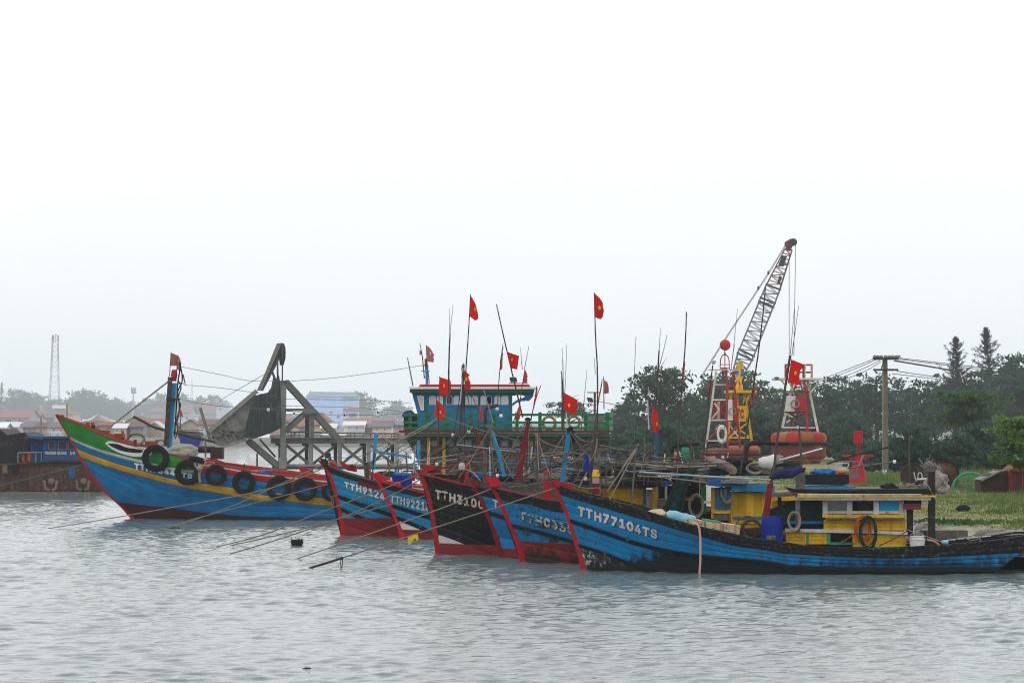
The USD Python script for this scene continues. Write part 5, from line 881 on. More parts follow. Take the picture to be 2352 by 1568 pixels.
# tyres along its side: one is built, the others copy it
def tyre_mesh():
    prof = [(.30, -.10), (.36, -.135), (.46, -.14), (.52, -.105), (.535, -.03), (.535, .03), (.52, .105), (.46, .14), (.36, .135), (.30, .10), (.31, .03), (.31, -.03), (.30, -.10)]
    m = M().lathe((0, 0, 0), prof, 36, 'y')
    for k in range(30): a = k * 2 * PI / 30; m.bar((math.cos(a) * .528, -.09, math.sin(a) * .528), (math.cos(a + .08) * .528, .09, math.sin(a + .08) * .528), .055, .03, (math.cos(a), 0, math.sin(a)))
    return m
tyre0 = None
labs = ['black tyre over the painted eye, farthest left of the hull tyres', 'black tyre with a rolled fender and knotted rope above it', 'black tyre just right of the knotted rope', 'single black tyre under the red bulwark, left of the paired tyres', 'left one of the two touching tyres', 'right one of the two touching tyres', 'black tyre half hidden behind the red stem of the cyan boat']
for i, (p, r) in enumerate(((z1(1088, 1013), 93), (z1(1310, 1112), 88), (z1(1507, 1130), 73), (z1(1702, 1182), 80), (z2(378, 1220), 86), (z2(562, 1226), 82), (z2(742, 1246), 66))):
    q = hl.surf(p, 0.0); w = hl.o + V(math.cos(hl.a) * q[0] - math.sin(hl.a) * q[1], math.sin(hl.a) * q[0] + math.cos(hl.a) * q[1], q[2]); w = w + V(0, -.2, 0); s = r / 3.034 * w[1] / F / .535
    if tyre0 is None:
        tyre0 = thing('tyre', labs[0], 'tyre', w); part(tyre0, 'tread', (lambda m: (m.get()[0] * s, m.get()[1]))(tyre_mesh()), 'rubber', smooth=35, world=False); s0 = s
    else: copy(tyre0, w, (.1, -.08, .06, -.12, .1, -.05, .08)[i], s / s0, labs[i], tilt=i * 47.)
    if i in (0, 1, 3, 4): solo('tyre_rope', M().tube([w + V(0, .02, .5), w + V(.02, .1, .75)], .025, 5), 'dark_rope', ['short dark rope holding the tyre over the painted eye', 'short rope holding the tyre with the rolled fender', '', 'short rope holding the single tyre', 'short rope holding the left tyre of the touching pair'][i], 'rope')
q = P(z1(1375, 1022), 121.8); solo('rolled_fender', M().tube([q + V(-.30, 0, .05), q + V(0, -.05, 0), q + V(.30, 0, -.07)], [.10, .12, .11], 9), 'rubber', 'rolled black rubber fender lying on top of the second tyre', 'fender', smooth=True)
solo('knotted_rope', M().tube(smooth_path(pline([z1(1420, 1018), z1(1432, 1040), z1(1400, 1078), z1(1378, 1080), z1(1355, 1045)], 121.5), 20), .045, 6).tube(smooth_path(pline([z1(1400, 1078), z1(1388, 1110), z1(1396, 1185)], 121.5), 10), .05, 6).tube(smooth_path(pline([z1(1400, 1078), z1(1440, 1066), z1(1470, 1060)], 121.5), 10), .04, 6).ball(P(z1(1390, 1085), 121.4), .12), 'rope', 'pale knotted rope hanging between the second and third tyres', 'rope')
solo('bow_stay', M().tube(pline([z1(1172, 480), z1(745, 812)], d - .1, d + .1), .035, 5), 'rope', 'tan stay rope from the foremast down to the green bow', 'rope')
flag('faded red flag on its own thin pole above the red lantern', [z11(523, 168), z11(516, 322)], [z11(602, 206), z11(598, 270), z11(590, 322)], d, [z11(523, 165), z11(508, 440)], .02, 'flag_pink', rag=.05, seed=1)
flag('faded torn flag behind the cables of the foremast', [z11(604, 200), z11(592, 365)], [z11(634, 245), z11(642, 300), z11(648, 378)], d - .1, [z11(604, 195), z11(590, 380), z11(585, 470)], .02, 'flag_pink', rag=.25, seed=2)
flag('small orange-red flag on a thin stick behind the foremast', [z11(628, 820), z11(630, 890)], [z11(648, 840), z11(658, 880), z11(662, 915)], 240, [z11(628, 818), z11(632, 1040)], .05, 'flag_faded', rag=.1, seed=3)
# overhead wires with bulbs
for i, (pts, dd, lab) in enumerate((([z11(640, 332), z11(1130, 430), z11(1420, 490), z2(330, 478), z2(600, 468), z2(1000, 425), z2(1365, 368)], (125, 150), 'highest thin wire from the foremast over the gantry to the blue mast'), ([z1(1280, 505), z1(1880, 575), z2(420, 600), z2(1000, 610), z2(1300, 632)], (125, 150), 'second thin wire from the foremast to the wheelhouse'), ([z1(1240, 598), z1(1916, 668), z2(400, 650), z2(1240, 690)], (125, 150), 'third thin wire with the row of bulbs'), ([z1(1530, 612), z1(1840, 430)], (217, 217), 'thin stay from the hood up to the raised boom'), ([z2(90, 660), z2(480, 690), z2(840, 715), z2(1230, 700)], (135, 150), 'lowest thin wire carrying white bulbs'))):
    solo('wire', M().tube(smooth_path(pline(pts, *dd), 30), .012 if i != 3 else .02, 4), 'wire', lab, 'wire')
bulb0 = None
for i, (p, dd, lab) in enumerate(((z2(302, 676), 137, 'white bulb in front of the dark hood cover'), (z2(481, 722), 140, 'white bulb left of the gantry upright'), (z2(833, 735), 143, 'white bulb before the tall blue house'), (z2(1065, 716), 146, 'small bulb before the pale yellow house'), (z3(735, 1228), 92, 'white bulb under the green deck beam, left of the red boom'), (z3(613, 1254), 92, 'white bulb right of the first yellow post'), (z3(958, 1050), 93, 'white lamp bulb beside the exhaust pipe'), (z3(988, 1102), 93, 'white lamp bulb right of the exhaust pipe'), (z3(485, 1482), 92, 'white bulb near the red windlass'), (z7(1858, 355), 88, 'white bulb on the short post above the wide red stem head'), (z13(222, 1240), 83, 'white bulb below the blue bag'), (z9(1240, 205), 80, 'white bulb at the end of the long pole above the cabin'), (z14(218, 1270), 95, 'white bulb right of the wrapped sail'), (z14(415, 1305), 95, 'white bulb beside the rusty exhaust elbow'))):
    c = P(p, dd); k = dd / F * 4.2
    if bulb0 is None: bulb0 = thing('bulb', lab, 'lamp bulb', c); part(bulb0, 'glass', M().ball((0, 0, 0), k * .95, 2, (1, 1, 1.15)), 'clean_white', smooth=True, world=False); part(bulb0, 'socket', M().tube([(0, 0, k * .8), (0, 0, k * 2.1)], k * .42, 7), 'plastic_black', world=False); kb = k
    else: copy(bulb0, c, 0, k / kb, lab)
# ================================================================ masts, booms, antennas and bow gear of the row of boats (each a part of its boat)
D1, D2, D3, D4, D5, D6 = 106., 103.4, 91.4, 88.6, 85.9, 81.4
def pole(h, name, px, d, w, m, w1=None, label=None, d1=None): part(h.t, name, M().tube(smooth_path(pline(px, d, d1), 8) if len(px) > 2 else pline(px, d, d1), (np.linspace(W(w, d), W(w1 or w, d), 8) if len(px) > 2 else [W(w, d), W(w1 or w, d)]) if True else 0, 8), m, label, smooth=50)
def post(h, name, pts, d, t, m, label=None): part(h.t, name, M().poly(pts, d, t), m, label)
def whip(h, px, d, w=.75): pole(h, 'antenna', px, d, w, 'antenna', w * .6)
# first cyan boat
post(h1, 'bow_post', [z7(600, 232), z7(655, 230), z7(650, 392), z7(606, 392)], D1, .3, 'brown_wood', 'dark timber post on the bow')
part(h1.t, 'pulley_ball', M().ball(P(z7(262, 162), D1), W(7, D1), 2), 'dark_wood', 'dark round pulley on the stem head', smooth=True); part(h1.t, 'pulley_strap', M().torus(P(z7(262, 190), D1), W(6, D1), W(1.4, D1)), 'dark_wood')
post(h1, 'stem_cap', [z7(186, 196), z7(240, 200), z7(262, 225), z7(262, 262), z7(215, 262)], D1 - .2, .4, 'dark_wood')
post(h1, 'bow_block', [z7(272, 218), z7(340, 250), z7(352, 275), z7(285, 272)], D1 - .2, .5, 'fresh_red'); post(h1, 'fairlead', [z7(368, 206), z7(445, 256), z7(530, 262), z7(532, 322), z7(440, 306), z7(388, 258)], D1 + .7, .3, 'fresh_red', 'red fairlead with dark roller')
part(h1.t, 'roller', M().tube([P(z7(488, 268), D1 + .5), P(z7(488, 268), D1 + .9)], W(4.5, D1), 10), 'dark_wood')
post(h1, 'derrick', [z2(1040, 840), z2(1064, 840), z2(1044, 1095), z2(1022, 1095)], D1 - .4, .18, 'sky_blue_paint', 'sky blue derrick post'); post(h1, 'derrick_arm', [z2(1055, 958), z2(1300, 1000), z2(1300, 1018), z2(1055, 976)], D1 - .3, .12, 'sky_blue_paint')
# second cyan boat
post(h2, 'bow_block', [z7(652, 322), z7(690, 320), z7(700, 385), z7(668, 380)], D2 + .8, .3, 'fresh_red'); post(h2, 'bow_block', [z7(700, 330), z7(745, 348), z7(845, 380), z7(840, 398), z7(760, 410), z7(720, 400)], D2 - .1, .4, 'fresh_red'); post(h2, 'red_coaming', [z7(775, 405), z7(850, 408), z7(950, 450), z7(945, 468), z7(850, 442), z7(790, 425)], D2 - .6, .5, 'fresh_red'); post(h2, 'bitt', [z7(1045, 318), z7(1085, 318), z7(1080, 405), z7(1050, 405)], D2, .2, 'fresh_red')
post(h2, 'derrick', [z3(330, 1300), z3(356, 1300), z3(352, 1470), z3(328, 1470)], D2 - .3, .18, 'sky_blue_paint', 'short sky blue post'); pole(h2, 'pole', [z3(432, 1308), z3(405, 1500)], D2 - .4, 1.1, 'white_antenna')
pole(h2, 'stanchion', [z2(1330, 920), z2(1312, 1120)], D2, 1.3, 'white_antenna')
for a, b in (((1060, 960), (1000, 1100)), ((1130, 1010), (1145, 1110)), ((1200, 1030), (1210, 1100)), ((1260, 1000), (1275, 1110))): pole(h2, 'rail_post', [z2(*a), z2(*b)], D2 + .6, 1.6, 'grey_wood')
for x, y, lab in ((890, 380, 'left'), (0, 0, '')):
    if lab: pass
for p0, p1, lab in ((z7(862, 348), z7(962, 412), 'dark blue tub on the deck of the second cyan boat'), (z7(938, 364), z7(1062, 472), 'blue tub with pale rim right of the dark blue tub')):
    c = P(((p0[0] + p1[0]) / 2, p1[1]), D2 + .1); w, h_ = W((p1[0] - p0[0]) / 2, D2), W(p1[1] - p0[1], D2); t = thing('tub', lab, 'tub', c)
    part(t, 'body', M().lathe(c, [(0, 0), (w * .85, 0), (w * .97, h_ * .9), (w * .9, h_ * .9), (w * .8, h_ * .2), (0, h_ * .2)], 22), 'plastic_blue', smooth=40); part(t, 'rim', M().torus(c + V(0, 0, h_ * .93), w * .95, w * .05, 'z'), 'plastic_blue' if 'dark' in lab else 'tarp_blue', smooth=True)
# black boat
post(h3, 'windlass_head', [z7(1155, 256), z7(1180, 250), z7(1262, 268), z7(1262, 305), z7(1190, 318), z7(1158, 298)], D3 + .1, .4, 'red_paint', 'red windlass head'); pole(h3, 'windlass_arm', [z7(1258, 292), z7(1465, 260)], D3 + .2, 2.0, 'red_paint'); post(h3, 'windlass_block', [z7(1250, 296), z7(1325, 296), z7(1325, 330), z7(1190, 336), z7(1190, 318)], D3 + .3, .4, 'red_paint')
post(h3, 'red_post', [z7(1560, 200), z7(1605, 206), z7(1585, 400), z7(1550, 400)], D3, .2, 'red_paint', 'red samson post'); post(h3, 'red_box', [z7(1490, 330), z7(1545, 330), z7(1545, 425), z7(1490, 420)], D3 + .2, .3, 'red_paint')
part(h3.t, 'bow_lamp', M().lathe(P(z7(1522, 298), D3), [(0, 0), (.09, 0), (.105, .1), (.1, .14), (.085, .16), (.08, .2), (0, .21)], 14), 'plastic_white', 'white bow lamp', smooth=40); pole(h3, 'lamp_post', [z7(1520, 300), z7(1520, 420)], D3 + .1, 2.2, 'dark_wood'); part(h3.t, 'hatch_cover', M().poly([z7(1250, 342), z7(1480, 350), z7(1480, 398), z7(1290, 378)], D3 + .9, .8), 'black_paint')
pole(h3, 'mast', [z3(694, 700), z3(680, 960), z3(652, 1500)], D3, 3.1, 'pole_wood', 3.6, 'tall dark timber mast'); pole(h3, 'mast_tube', [z3(690, 730), z3(668, 1010)], D3 - .15, 1.2, 'white_antenna')
pole(h3, 'mast_top', [z3(589, 450), z3(578, 820), z3(580, 1000)], D3 + 1.5, 1.5, 'pole_wood', 2.2); whip(h3, [z3(586, 460), z3(586, 262)], D3 + 1.5); whip(h3, [z3(589, 450), z3(612, 232)], D3 + 1.5)
pole(h3, 'short_mast', [z3(693, 688), z3(697, 720)], D3, 1.6, 'white_antenna')
part(h3.t, 'boom', M().tube(pline([z3(640, 1328), z3(1340, 1412)], D3 - .4), W(1.3, D3), 7), 'blue_pipe', 'thin blue-grey pipe boom'); pole(h3, 'boom', [z3(300, 1460), z3(560, 1420), z3(700, 1395)], D3 + .3, 1.4, 'steel'); pole(h3, 'boom', [z7(1270, 230), z7(1500, 195), z7(1640, 160)], D3 + .2, 1.5, 'steel')
pole(h3, 'boom', [z3(770, 1180), z3(800, 1260), z3(880, 1540)], D3 + 2, 3.2, 'dark_red', None, 'dull red boom'); pole(h3, 'boom', [z3(500, 1400), z3(720, 1240), z3(860, 1190)], D3 + 1, 1.3, 'net_dark')
pole(h3, 'timber_post', [z7(1740, 120), z7(1740, 420)], D3 + 1, 4.5, 'grey_wood'); pole(h3, 'timber_post', [z7(1700, 250), z7(1705, 430)], D3 + 1.5, 2.2, 'grey_wood')
# white wheelhouse amid the row
wt = D3 + 2.2
part(h3.t, 'cabin_wall', M().px(z3(925, 1490), z3(1430, 1640), wt, 2), 'wall_grey'); part(h3.t, 'cabin_roof', M().px(z3(915, 1470), z3(1450, 1492), wt - .25, 2.4), 'sky_blue_paint')
for x in (945, 1060, 1180, 1300): plate_window(h3.t, (z3(x, 1505), z3(x + 88, 1580)), wt - .06, 'clean_white', 'window_dark', 2)
# the slice boat and the second boat
pole(h4, 'short_post', [z7(1640, 375), z7(1655, 500)], D4, 4.2, 'dark_wood'); pole(h4, 'boom', [z3(905, 1185), z3(950, 1330), z3(1015, 1580)], D4 + .3, 4.6, 'sky_blue_paint', 4.2, 'leaning sky blue boom'); part(h4.t, 'boom_collar', M().px(z3(860, 1172), z3(930, 1192), D4 + .1, .25), 'grey_wood'); pole(h4, 'crosstree', [z3(1440 - 540, 1345), z3(1240, 1380)], D4 + .5, 1.2, 'steel')
post(h5, 'boom', [z3(1190, 1128), z3(1220, 1128), z3(1200, 1290), z3(1165, 1500), z3(1145, 1620), z3(1098, 1620), z3(1130, 1420), z3(1165, 1260)], D5 + .5, .25, 'dark_red', 'heavy dark red boom'); part(h5.t, 'boom_head', M().lump(P(z3(1200, 1132), D5 + .5), (.18, .18, .12), 2), 'net_dark')
post(h5, 'derrick', [z3(1508, 1200), z3(1545, 1210), z3(1512, 1420), z3(1492, 1620), z3(1452, 1620), z3(1478, 1420)], D5 - .2, .25, 'sky_blue_paint', 'thick sky blue derrick'); part(h5.t, 'derrick_head', M().lump(P(z3(1528, 1205), D5 - .2), (.2, .25, .14), 3), 'net_dark'); part(h5.t, 'derrick_net', M().lump(P(z3(1555, 1270), D5), (.13, .15, .42), 6), 'net_dark')
part(h5.t, 'derrick_lamp', M().tube([P(z3(1500, 1080), D5 - .4), P(z3(1505, 1180), D5 - .4)], W(1.3, D5), 6), 'white_antenna'); part(h5.t, 'lamp_clamp', M().torus(P(z3(1502, 1182), D5 - .45), W(3.6, D5), W(1.5, D5)), 'plastic_white')
pole(h5, 'timber_post', [z3(1275, 1232), z3(1262, 1600)], D5 + 2, 5.2, 'grey_wood', None, 'weathered timber post'); pole(h5, 'timber_post', [z13(350, 975), z13(358, 1370)], D5 + .6, 3.4, 'grey_wood'); pole(h5, 'mast', [z3(1728, 1175), z3(1700, 1440), z3(1690, 1600)], D6 + 1.4, 2.6, 'pole_wood', 3.4); part(h5.t, 'crosstree', M().px(z3(1560, 1345), z3(1600, 1420), D5 + 1.8, .3), 'black_paint')
def lantern_post(h, p0, p1, cap0, cap1, d, body, glass, top, label):
    c = P(((p0[0] + p1[0]) / 2, p1[1]), d); w, hh = W((p1[0] - p0[0]) / 2, d), W(p1[1] - p0[1], d); g0, g1 = W(p1[1] - cap1[1], d), W(p1[1] - cap0[1], d)
    part(h.t, 'lantern_post', M().lathe(c, [(0, 0), (w, 0), (w * .95, g0 - .06), (w * 1.12, g0 - .06), (w * 1.12, g0), (0, g0)], 18), body, label, smooth=40); part(h.t, 'lantern_glass', M().lathe(c, [(w * .85, g0), (w * .9, g0 + .04), (w * .85, g1 - .01)], 16), glass, smooth=40); part(h.t, 'lantern_cap', M().lathe(c, [(w, g1 - .01), (w * 1.02, g1 + .03), (w * .75, hh - .02), (0, hh)], 16), top, smooth=40)
lantern_post(h5, z8(168, 303), z8(252, 570), z8(0, 335), z8(0, 395), D5 - .5, 'fresh_red', 'shade_glass', 'fresh_red', 'red lantern post with glass')
lantern_post(h6, z8(630, 298), z8(702, 530), z8(0, 362), z8(0, 430), D6 + .2, 'dark_red', 'wall_pink', 'buoy_yellow', 'dark red lantern with yellow cap')
# bow gear and poles of the near boat
post(h6, 'stem_head', [z8(262, 400), z8(330, 405), z8(370, 430), z8(440, 425), z8(450, 470), z8(490, 492), z8(400, 480), z8(320, 470), z8(290, 455)], D6 - .1, .3, 'red_paint', 'red stem head and knee')
part(h6.t, 'bow_roller', M().lathe(P(z8(747, 530), D6 - .6), [(0, -.05), (.11, -.05), (.11, -.03), (.05, -.02), (.05, .05), (.11, .06), (.11, .08), (0, .08)], 16, 'y'), 'rust', 'rusty rope roller', smooth=40)
pole(h6, 'pole', [z8(1065, 75), z8(800, 578)], D6 + .5, 1.6, 'rope', None, 'pale bamboo sheer leg'); pole(h6, 'pole', [z8(1060, 85), z8(770, 512)], D6 + .7, 1.6, 'rope'); pole(h6, 'timber_post', [z8(1050, 60), z8(1000, 630)], D6 + .6, 2.2, 'grey_wood'); pole(h6, 'mast', [z8(662, 0), z8(640, 180), z8(612, 520)], D6 + 1.0, 2.8, 'pole_wood', 3.2)
part(h6.t, 'long_pipe', M().tube(pline([z8(1075, 322), z8(1700, 362), z8(2312, 395)], D6 - .2), W(2.1, D6), 9), 'blue_pipe', 'long pale blue pipe boom', smooth=True); part(h6.t, 'long_pole', M().tube(pline([z8(1020, 240), z8(1400, 278), z8(1800, 262)], D6 + 1.2), W(1.5, D6), 7), 'cream_paint'); part(h6.t, 'boom', M().tube(pline([z9(110, 680), z9(160, 460), z9(205, 280), z9(235, 0), z14(870, 295)], D6 - .1), W(3.0, D6) , 9), 'pole_wood', 'tall dark mast carrying the flag', smooth=True)
post(h6, 'red_derrick', [z9(150, 400), z9(202, 380), z9(165, 680), z9(115, 680)], D6 - .5, .2, 'dark_red', 'dark red derrick foot')
for a, b in ((z14(870, 295), z14(912, -170)), (z14(885, 300), z14(952, -190))): whip(h6, [a, b], D6 - .1, .9)
# more whips
for h, px, d in ((h2, [z3(980, 690), z3(1005, 530)], D2), (h2, [z3(1155, 740), z3(1140, 565)], D2 + 1), (h2, [z3(1172, 735), z3(1207, 555)], D2 + 1), (h4, [z3(1475, 800), z3(1467, 570)], D4 + 1), (h4, [z3(1478, 920), z3(1474, 668)], D4 + 1), (h4, [z3(1488, 930), z3(1505, 540)], D4 + 1), (h5, [z3(1640, 980), z3(1662, 742), ], D5 + 1), (h5, [z3(1728, 780), z3(1718, 648)], D5 + 1.2), (h5, [z4(662, 1300), z4(662, 850), z4(674, 486)], D5 + 3), (h5, [z4(855, 590), z4(867, 415)], D5 + 2), (h5, [z4(850, 740), z4(890, 590), z4(918, 470)], D5 + 2), (h6, [z4(1440, 560), z4(1470, 265)], D6 + 2), (h6, [z4(1445, 540), z4(1400, 900), z4(1345, 1440)], D6 + 2)):
    whip(h, px, d, 1.0 if len(px) > 2 else .8)
pole(h4, 'mast', [z3(1465, 790), z3(1468, 1000), z3(1480, 1420)], D4 + 1, 1.5, 'pole_wood', 2.0); pole(h5, 'mast', [z4(855, 590), z4(838, 880), z4(805, 1460)], D5 + 2, 1.7, 'pole_wood', 2.2); part(h5.t, 'blue_mast', M().poly([z4(822, 1235), z4(850, 1235), z4(850, 1480), z4(820, 1480)], D5 + 2.2, .2), 'blue_paint', 'bright blue mast foot'); pole(h5, 'tube_lamp', [z4(764, 978), z4(775, 1210)], D5 + 1.6, 1.5, 'white_antenna', None, 'white tube lamp')
pole(h4, 'boom', [z3(1602, 1350), z3(1640, 980)], D4 + 1.5, 1.0, 'pole_wood'); pole(h2, 'pole', [z3(852, 898), z3(925, 1155)], D2 - .5, 1.3, 'steel')
pole(h5, 'pole', [z4(740, 1270), z4(735, 1450)], D5 + 1, 1.8, 'grey_wood'); pole(h5, 'sheer_leg', [z13(735, 900), z13(440, 1350)], D5 - .4, 1.7, 'rope')
# exhausts
for pts, d, w, m in (([z8(1560, 290), z8(1565, 120), z8(1545, 60), z8(1640, 55)], D5 + 3, 4.2, 'dark_rust'), ([z8(1380, 260), z8(1385, 110), z8(1410, 80), z8(1560, 70)], D5 + 3.2, 4.4, 'net_dark'), ([z14(440, 1430), z14(448, 1230), z14(462, 1160), z14(560, 1128)], D5 + 1, 5.4, 'dark_rust'), ([z14(700, 1440), z14(705, 1390), z14(740, 1355), z14(860, 1342)], D6 + .3, 3.6, 'net_dark'), ([z14(540, 1135), z14(700, 1142), z14(860, 1140)], D5 + 2, 3.6, 'net_dark')):
    part(h5.t, 'exhaust_pipe', M().tube(smooth_path(pline(pts, d), 20), W(w, d), 10), m, smooth=True)

# ================================================================ cabins behind the near boat
c5 = D5 + .4; t = h5.t
plank_wall(t, z8(1935, 512), z8(2300, 805), c5, 5, 'yellow_paint', vertical=True); part(t, 'cabin_side', M().px(z8(1940, 520), z8(2700, 860), c5 + .08, 2.2), 'yellow_paint')
part(t, 'blue_rubbing_band', M().px(z8(1960, 738), z8(2240, 760), c5 - .06, .06), 'blue_paint'); part(t, 'cabin_roof', M().poly([z8(1930, 440), z8(2350, 452), z8(2350, 512), z8(1945, 500)], c5 - .35, 2.8), 'blue_paint', 'blue cabin roof edge'); part(t, 'roof_canvas', M().poly([z8(1720, 400), z8(1860, 392), z8(1935, 412), z8(1930, 455), z8(1830, 462), z8(1725, 448)], c5 - .5, 2.0), 'tarp_blue', 'blue canvas awning')
f = part(t, 'window', M().px(z8(1790, 468), z8(1822, 672), c5 - .1, .1).px(z8(1850, 468), z8(1872, 672), c5 - .1, .1).px(z8(1902, 468), z8(1932, 672), c5 - .1, .1).px(z8(1822, 655), z8(1902, 676), c5 - .09, .09).px(z8(1822, 466), z8(1902, 478), c5 - .09, .09), 'blue_paint', 'blue framed sliding window'); part(f, 'pane', M().px(z8(1822, 478), z8(1902, 655), c5 - .03, .02), 'shade_glass')
part(t, 'front_wall', M().px(z8(1752, 470), z8(1789, 760), c5, .1), 'yellow_paint'); part(t, 'lower_wall', M().px(z8(1765, 677), z8(1932, 712), c5 - .05, .1), 'yellow_paint'); part(t, 'grey_step', M().px(z8(1775, 714), z8(1925, 775), c5 - .02, .3), 'grey_wood'); part(t, 'green_post', M().px(z8(1660, 455), z8(1705, 712), c5 + .3, .18), 'green_paint'); part(t, 'white_marks', M().px(z8(1668, 596), z8(1752, 618), c5 + .2, .1), 'clean_white')
# open cabin of the slice boat seen behind the bow of the near boat
c4 = D4 + .2; t = h4.t
plank_wall(t, z8(718, 478), z8(1112, 625), c4, 3, 'yellow_paint'); part(t, 'cabin_side', M().px(z8(470, 462), z8(1112, 700), c4 + .06, 2.2), 'yellow_paint'); part(t, 'wall_panel', M().px(z8(822, 488), z8(990, 568), c4 - .03, .03), 'yellow_paint')
part(t, 'blue_trim', M().px(z8(455, 432), z8(1012, 462), c4 - .12, .15), 'blue_paint'); part(t, 'cabin_roof', M().px(z8(430, 360), z8(1250, 430), c4 - .3, 2.6), 'dark_wood'); part(t, 'awning', M().poly([z8(1060, 430), z8(1110, 408), z8(1190, 405), z8(1205, 440), z8(1200, 470), z8(1065, 470)], c4 - .4, .6), 'net_dark')
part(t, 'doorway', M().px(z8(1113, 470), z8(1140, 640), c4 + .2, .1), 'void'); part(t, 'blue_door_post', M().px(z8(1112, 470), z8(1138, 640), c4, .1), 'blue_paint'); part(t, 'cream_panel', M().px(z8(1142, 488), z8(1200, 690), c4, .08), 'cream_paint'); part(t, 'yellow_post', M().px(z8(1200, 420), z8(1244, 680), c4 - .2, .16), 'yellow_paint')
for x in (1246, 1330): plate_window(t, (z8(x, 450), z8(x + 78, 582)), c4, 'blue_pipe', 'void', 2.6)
part(t, 'sill', M().px(z8(1244, 584), z8(1420, 680), c4 + .03, .1), 'wall_grey'); part(t, 'rear_wall', M().px(z8(1420, 440), z8(1700, 700), c4 + 1.5, .1), 'dark_wood'); part(t, 'yellow_board', M().px(z8(1505, 560), z8(1590, 590), c4 + 1.2, .1), 'yellow_paint'); part(t, 'yellow_post', M().px(z8(1380, 440), z8(1410, 560), c4 + .9, .1), 'yellow_paint')
part(t, 'roof_edge', M().px(z8(1240, 420), z8(1720, 442), c4 - .1, 2.4), 'grey_wood'); part(t, 'white_board', M().px(z8(1440, 392), z8(1700, 412), c4 - .3, .2), 'clean_white'); part(t, 'rear_roof', M().px(z8(430, 318), z8(1720, 345), c4 + .3, 2.6), 'dark_wood'); part(t, 'roof_rail', M().tube(pline([z8(430, 300), z8(1720, 330)], c4 - .1), W(1.1, c4), 6), 'steel'); part(t, 'roof_rail', M().tube(pline([z8(300, 195), z8(760, 215), z8(1500, 235)], c4 + 1), W(1.1, c4), 6), 'steel')
# cabin roofs farther back
for i, (a, b, d, m) in enumerate(((z8(260, 185), z8(480, 235), D3 + 3, 'cream_paint'), (z8(290, 236), z8(470, 350), D3 + 3.1, 'wall_grey'), (z8(700, 200), z8(910, 222), D3 + 4, 'tarp_blue'), (z8(740, 240), z8(1050, 262), D3 + 2, 'tarp_blue'), (z8(500, 238), z8(900, 300), D3 + 2.2, 'brown_wood'), (z8(700, 270), z8(1100, 300), D4 + 2, 'dark_wood'), (z8(1100, 300), z8(1700, 322), D4 + 2.2, 'grey_wood'), (z8(1280, 235), z8(1720, 290), D3 + 3.5, 'dark_wood'), (z8(900, 225), z8(1060, 240), D3 + 3.2, 'brown_wood'), (z8(1700, 322), z8(2330, 345), D5 + 1.6, 'dark_wood'), (z8(1840, 402), z8(2100, 428), D5 - .2, 'tarp_grey'))):
    part(h3.t, 'roof_board', M().px(a, b, d, 1.6), m)

# ---- spars, stanchions and gear crowding the decks of the row
rng = np.random.default_rng(77)
spots = [(h3, D3 + 1.2, 1050, 1320, 1050, 1092), (h4, D4 + 1.0, 1130, 1420, 1052, 1098), (h5, D5 + .6, 1310, 1640, 1058, 1104), (h5, D5 + 1.6, 1380, 1700, 1046, 1075), (h2, D2 + .8, 850, 985, 1062, 1092)]
for h, d, x0, x1, y0, y1 in spots:
    for k in range(14 if h is not h2 else 5):
        a = x0 + (x1 - x0) * rng.random() * .6; l = (x1 - x0) * (.25 + .5 * rng.random()); y = y0 + (y1 - y0) * rng.random(); dy = rng.normal(0, 9); q = [(a, y), (a + l * .5, y + dy * .5 + 1.5), (a + l, y + dy)]
        part(h.t, 'spar', M().tube(smooth_path(pline(q, d + rng.normal(0, .4)), 7), W(.9 + .8 * rng.random(), d), 6), ('pole_wood', 'grey_wood', 'steel', 'dark_wood', 'rope')[rng.integers(5)])
    for k in range(13 if h is not h2 else 6):
        x = x0 + (x1 - x0) * rng.random(); part(h.t, 'stanchion', M().tube(pline([(x, y0 - 4 - 34 * rng.random() ** 2), (x + rng.normal(0, 5), y1 + 10)], d + rng.normal(0, .5)), W(.8 + .7 * rng.random(), d), 6), ('pole_wood', 'grey_wood', 'white_antenna', 'dark_wood')[rng.integers(4)])
    for k in range(9 if h is not h2 else 3):
        c = P((x0 + (x1 - x0) * rng.random(), y1 - 4 + 10 * rng.random()), d + .3); m = M(); v, f_ = rough(M().lump(c, (.35 + .7 * rng.random(), .4, .18 + .22 * rng.random()), 50 + k, .5, 2), .05, 8, k, 1)
        part(h.t, 'deck_gear', (v, f_), ('net_dark', 'brown_wood', 'net_green', 'tarp_blue', 'tarp_grey', 'rope', 'dark_rust')[rng.integers(7)], smooth=True)
    for k in range(5 if h is not h2 else 2):
        x = x0 + (x1 - x0) * rng.random(); y = y1 - 12 + 16 * rng.random(); w, hh = 10 + 16 * rng.random(), 8 + 10 * rng.random(); part(h.t, 'deck_box', M().px((x, y), (x + w, y + hh), d + .6, .4), ('brown_wood', 'plastic_blue', 'grey_wood', 'wall_grey', 'dark_wood', 'white_paint')[rng.integers(6)])

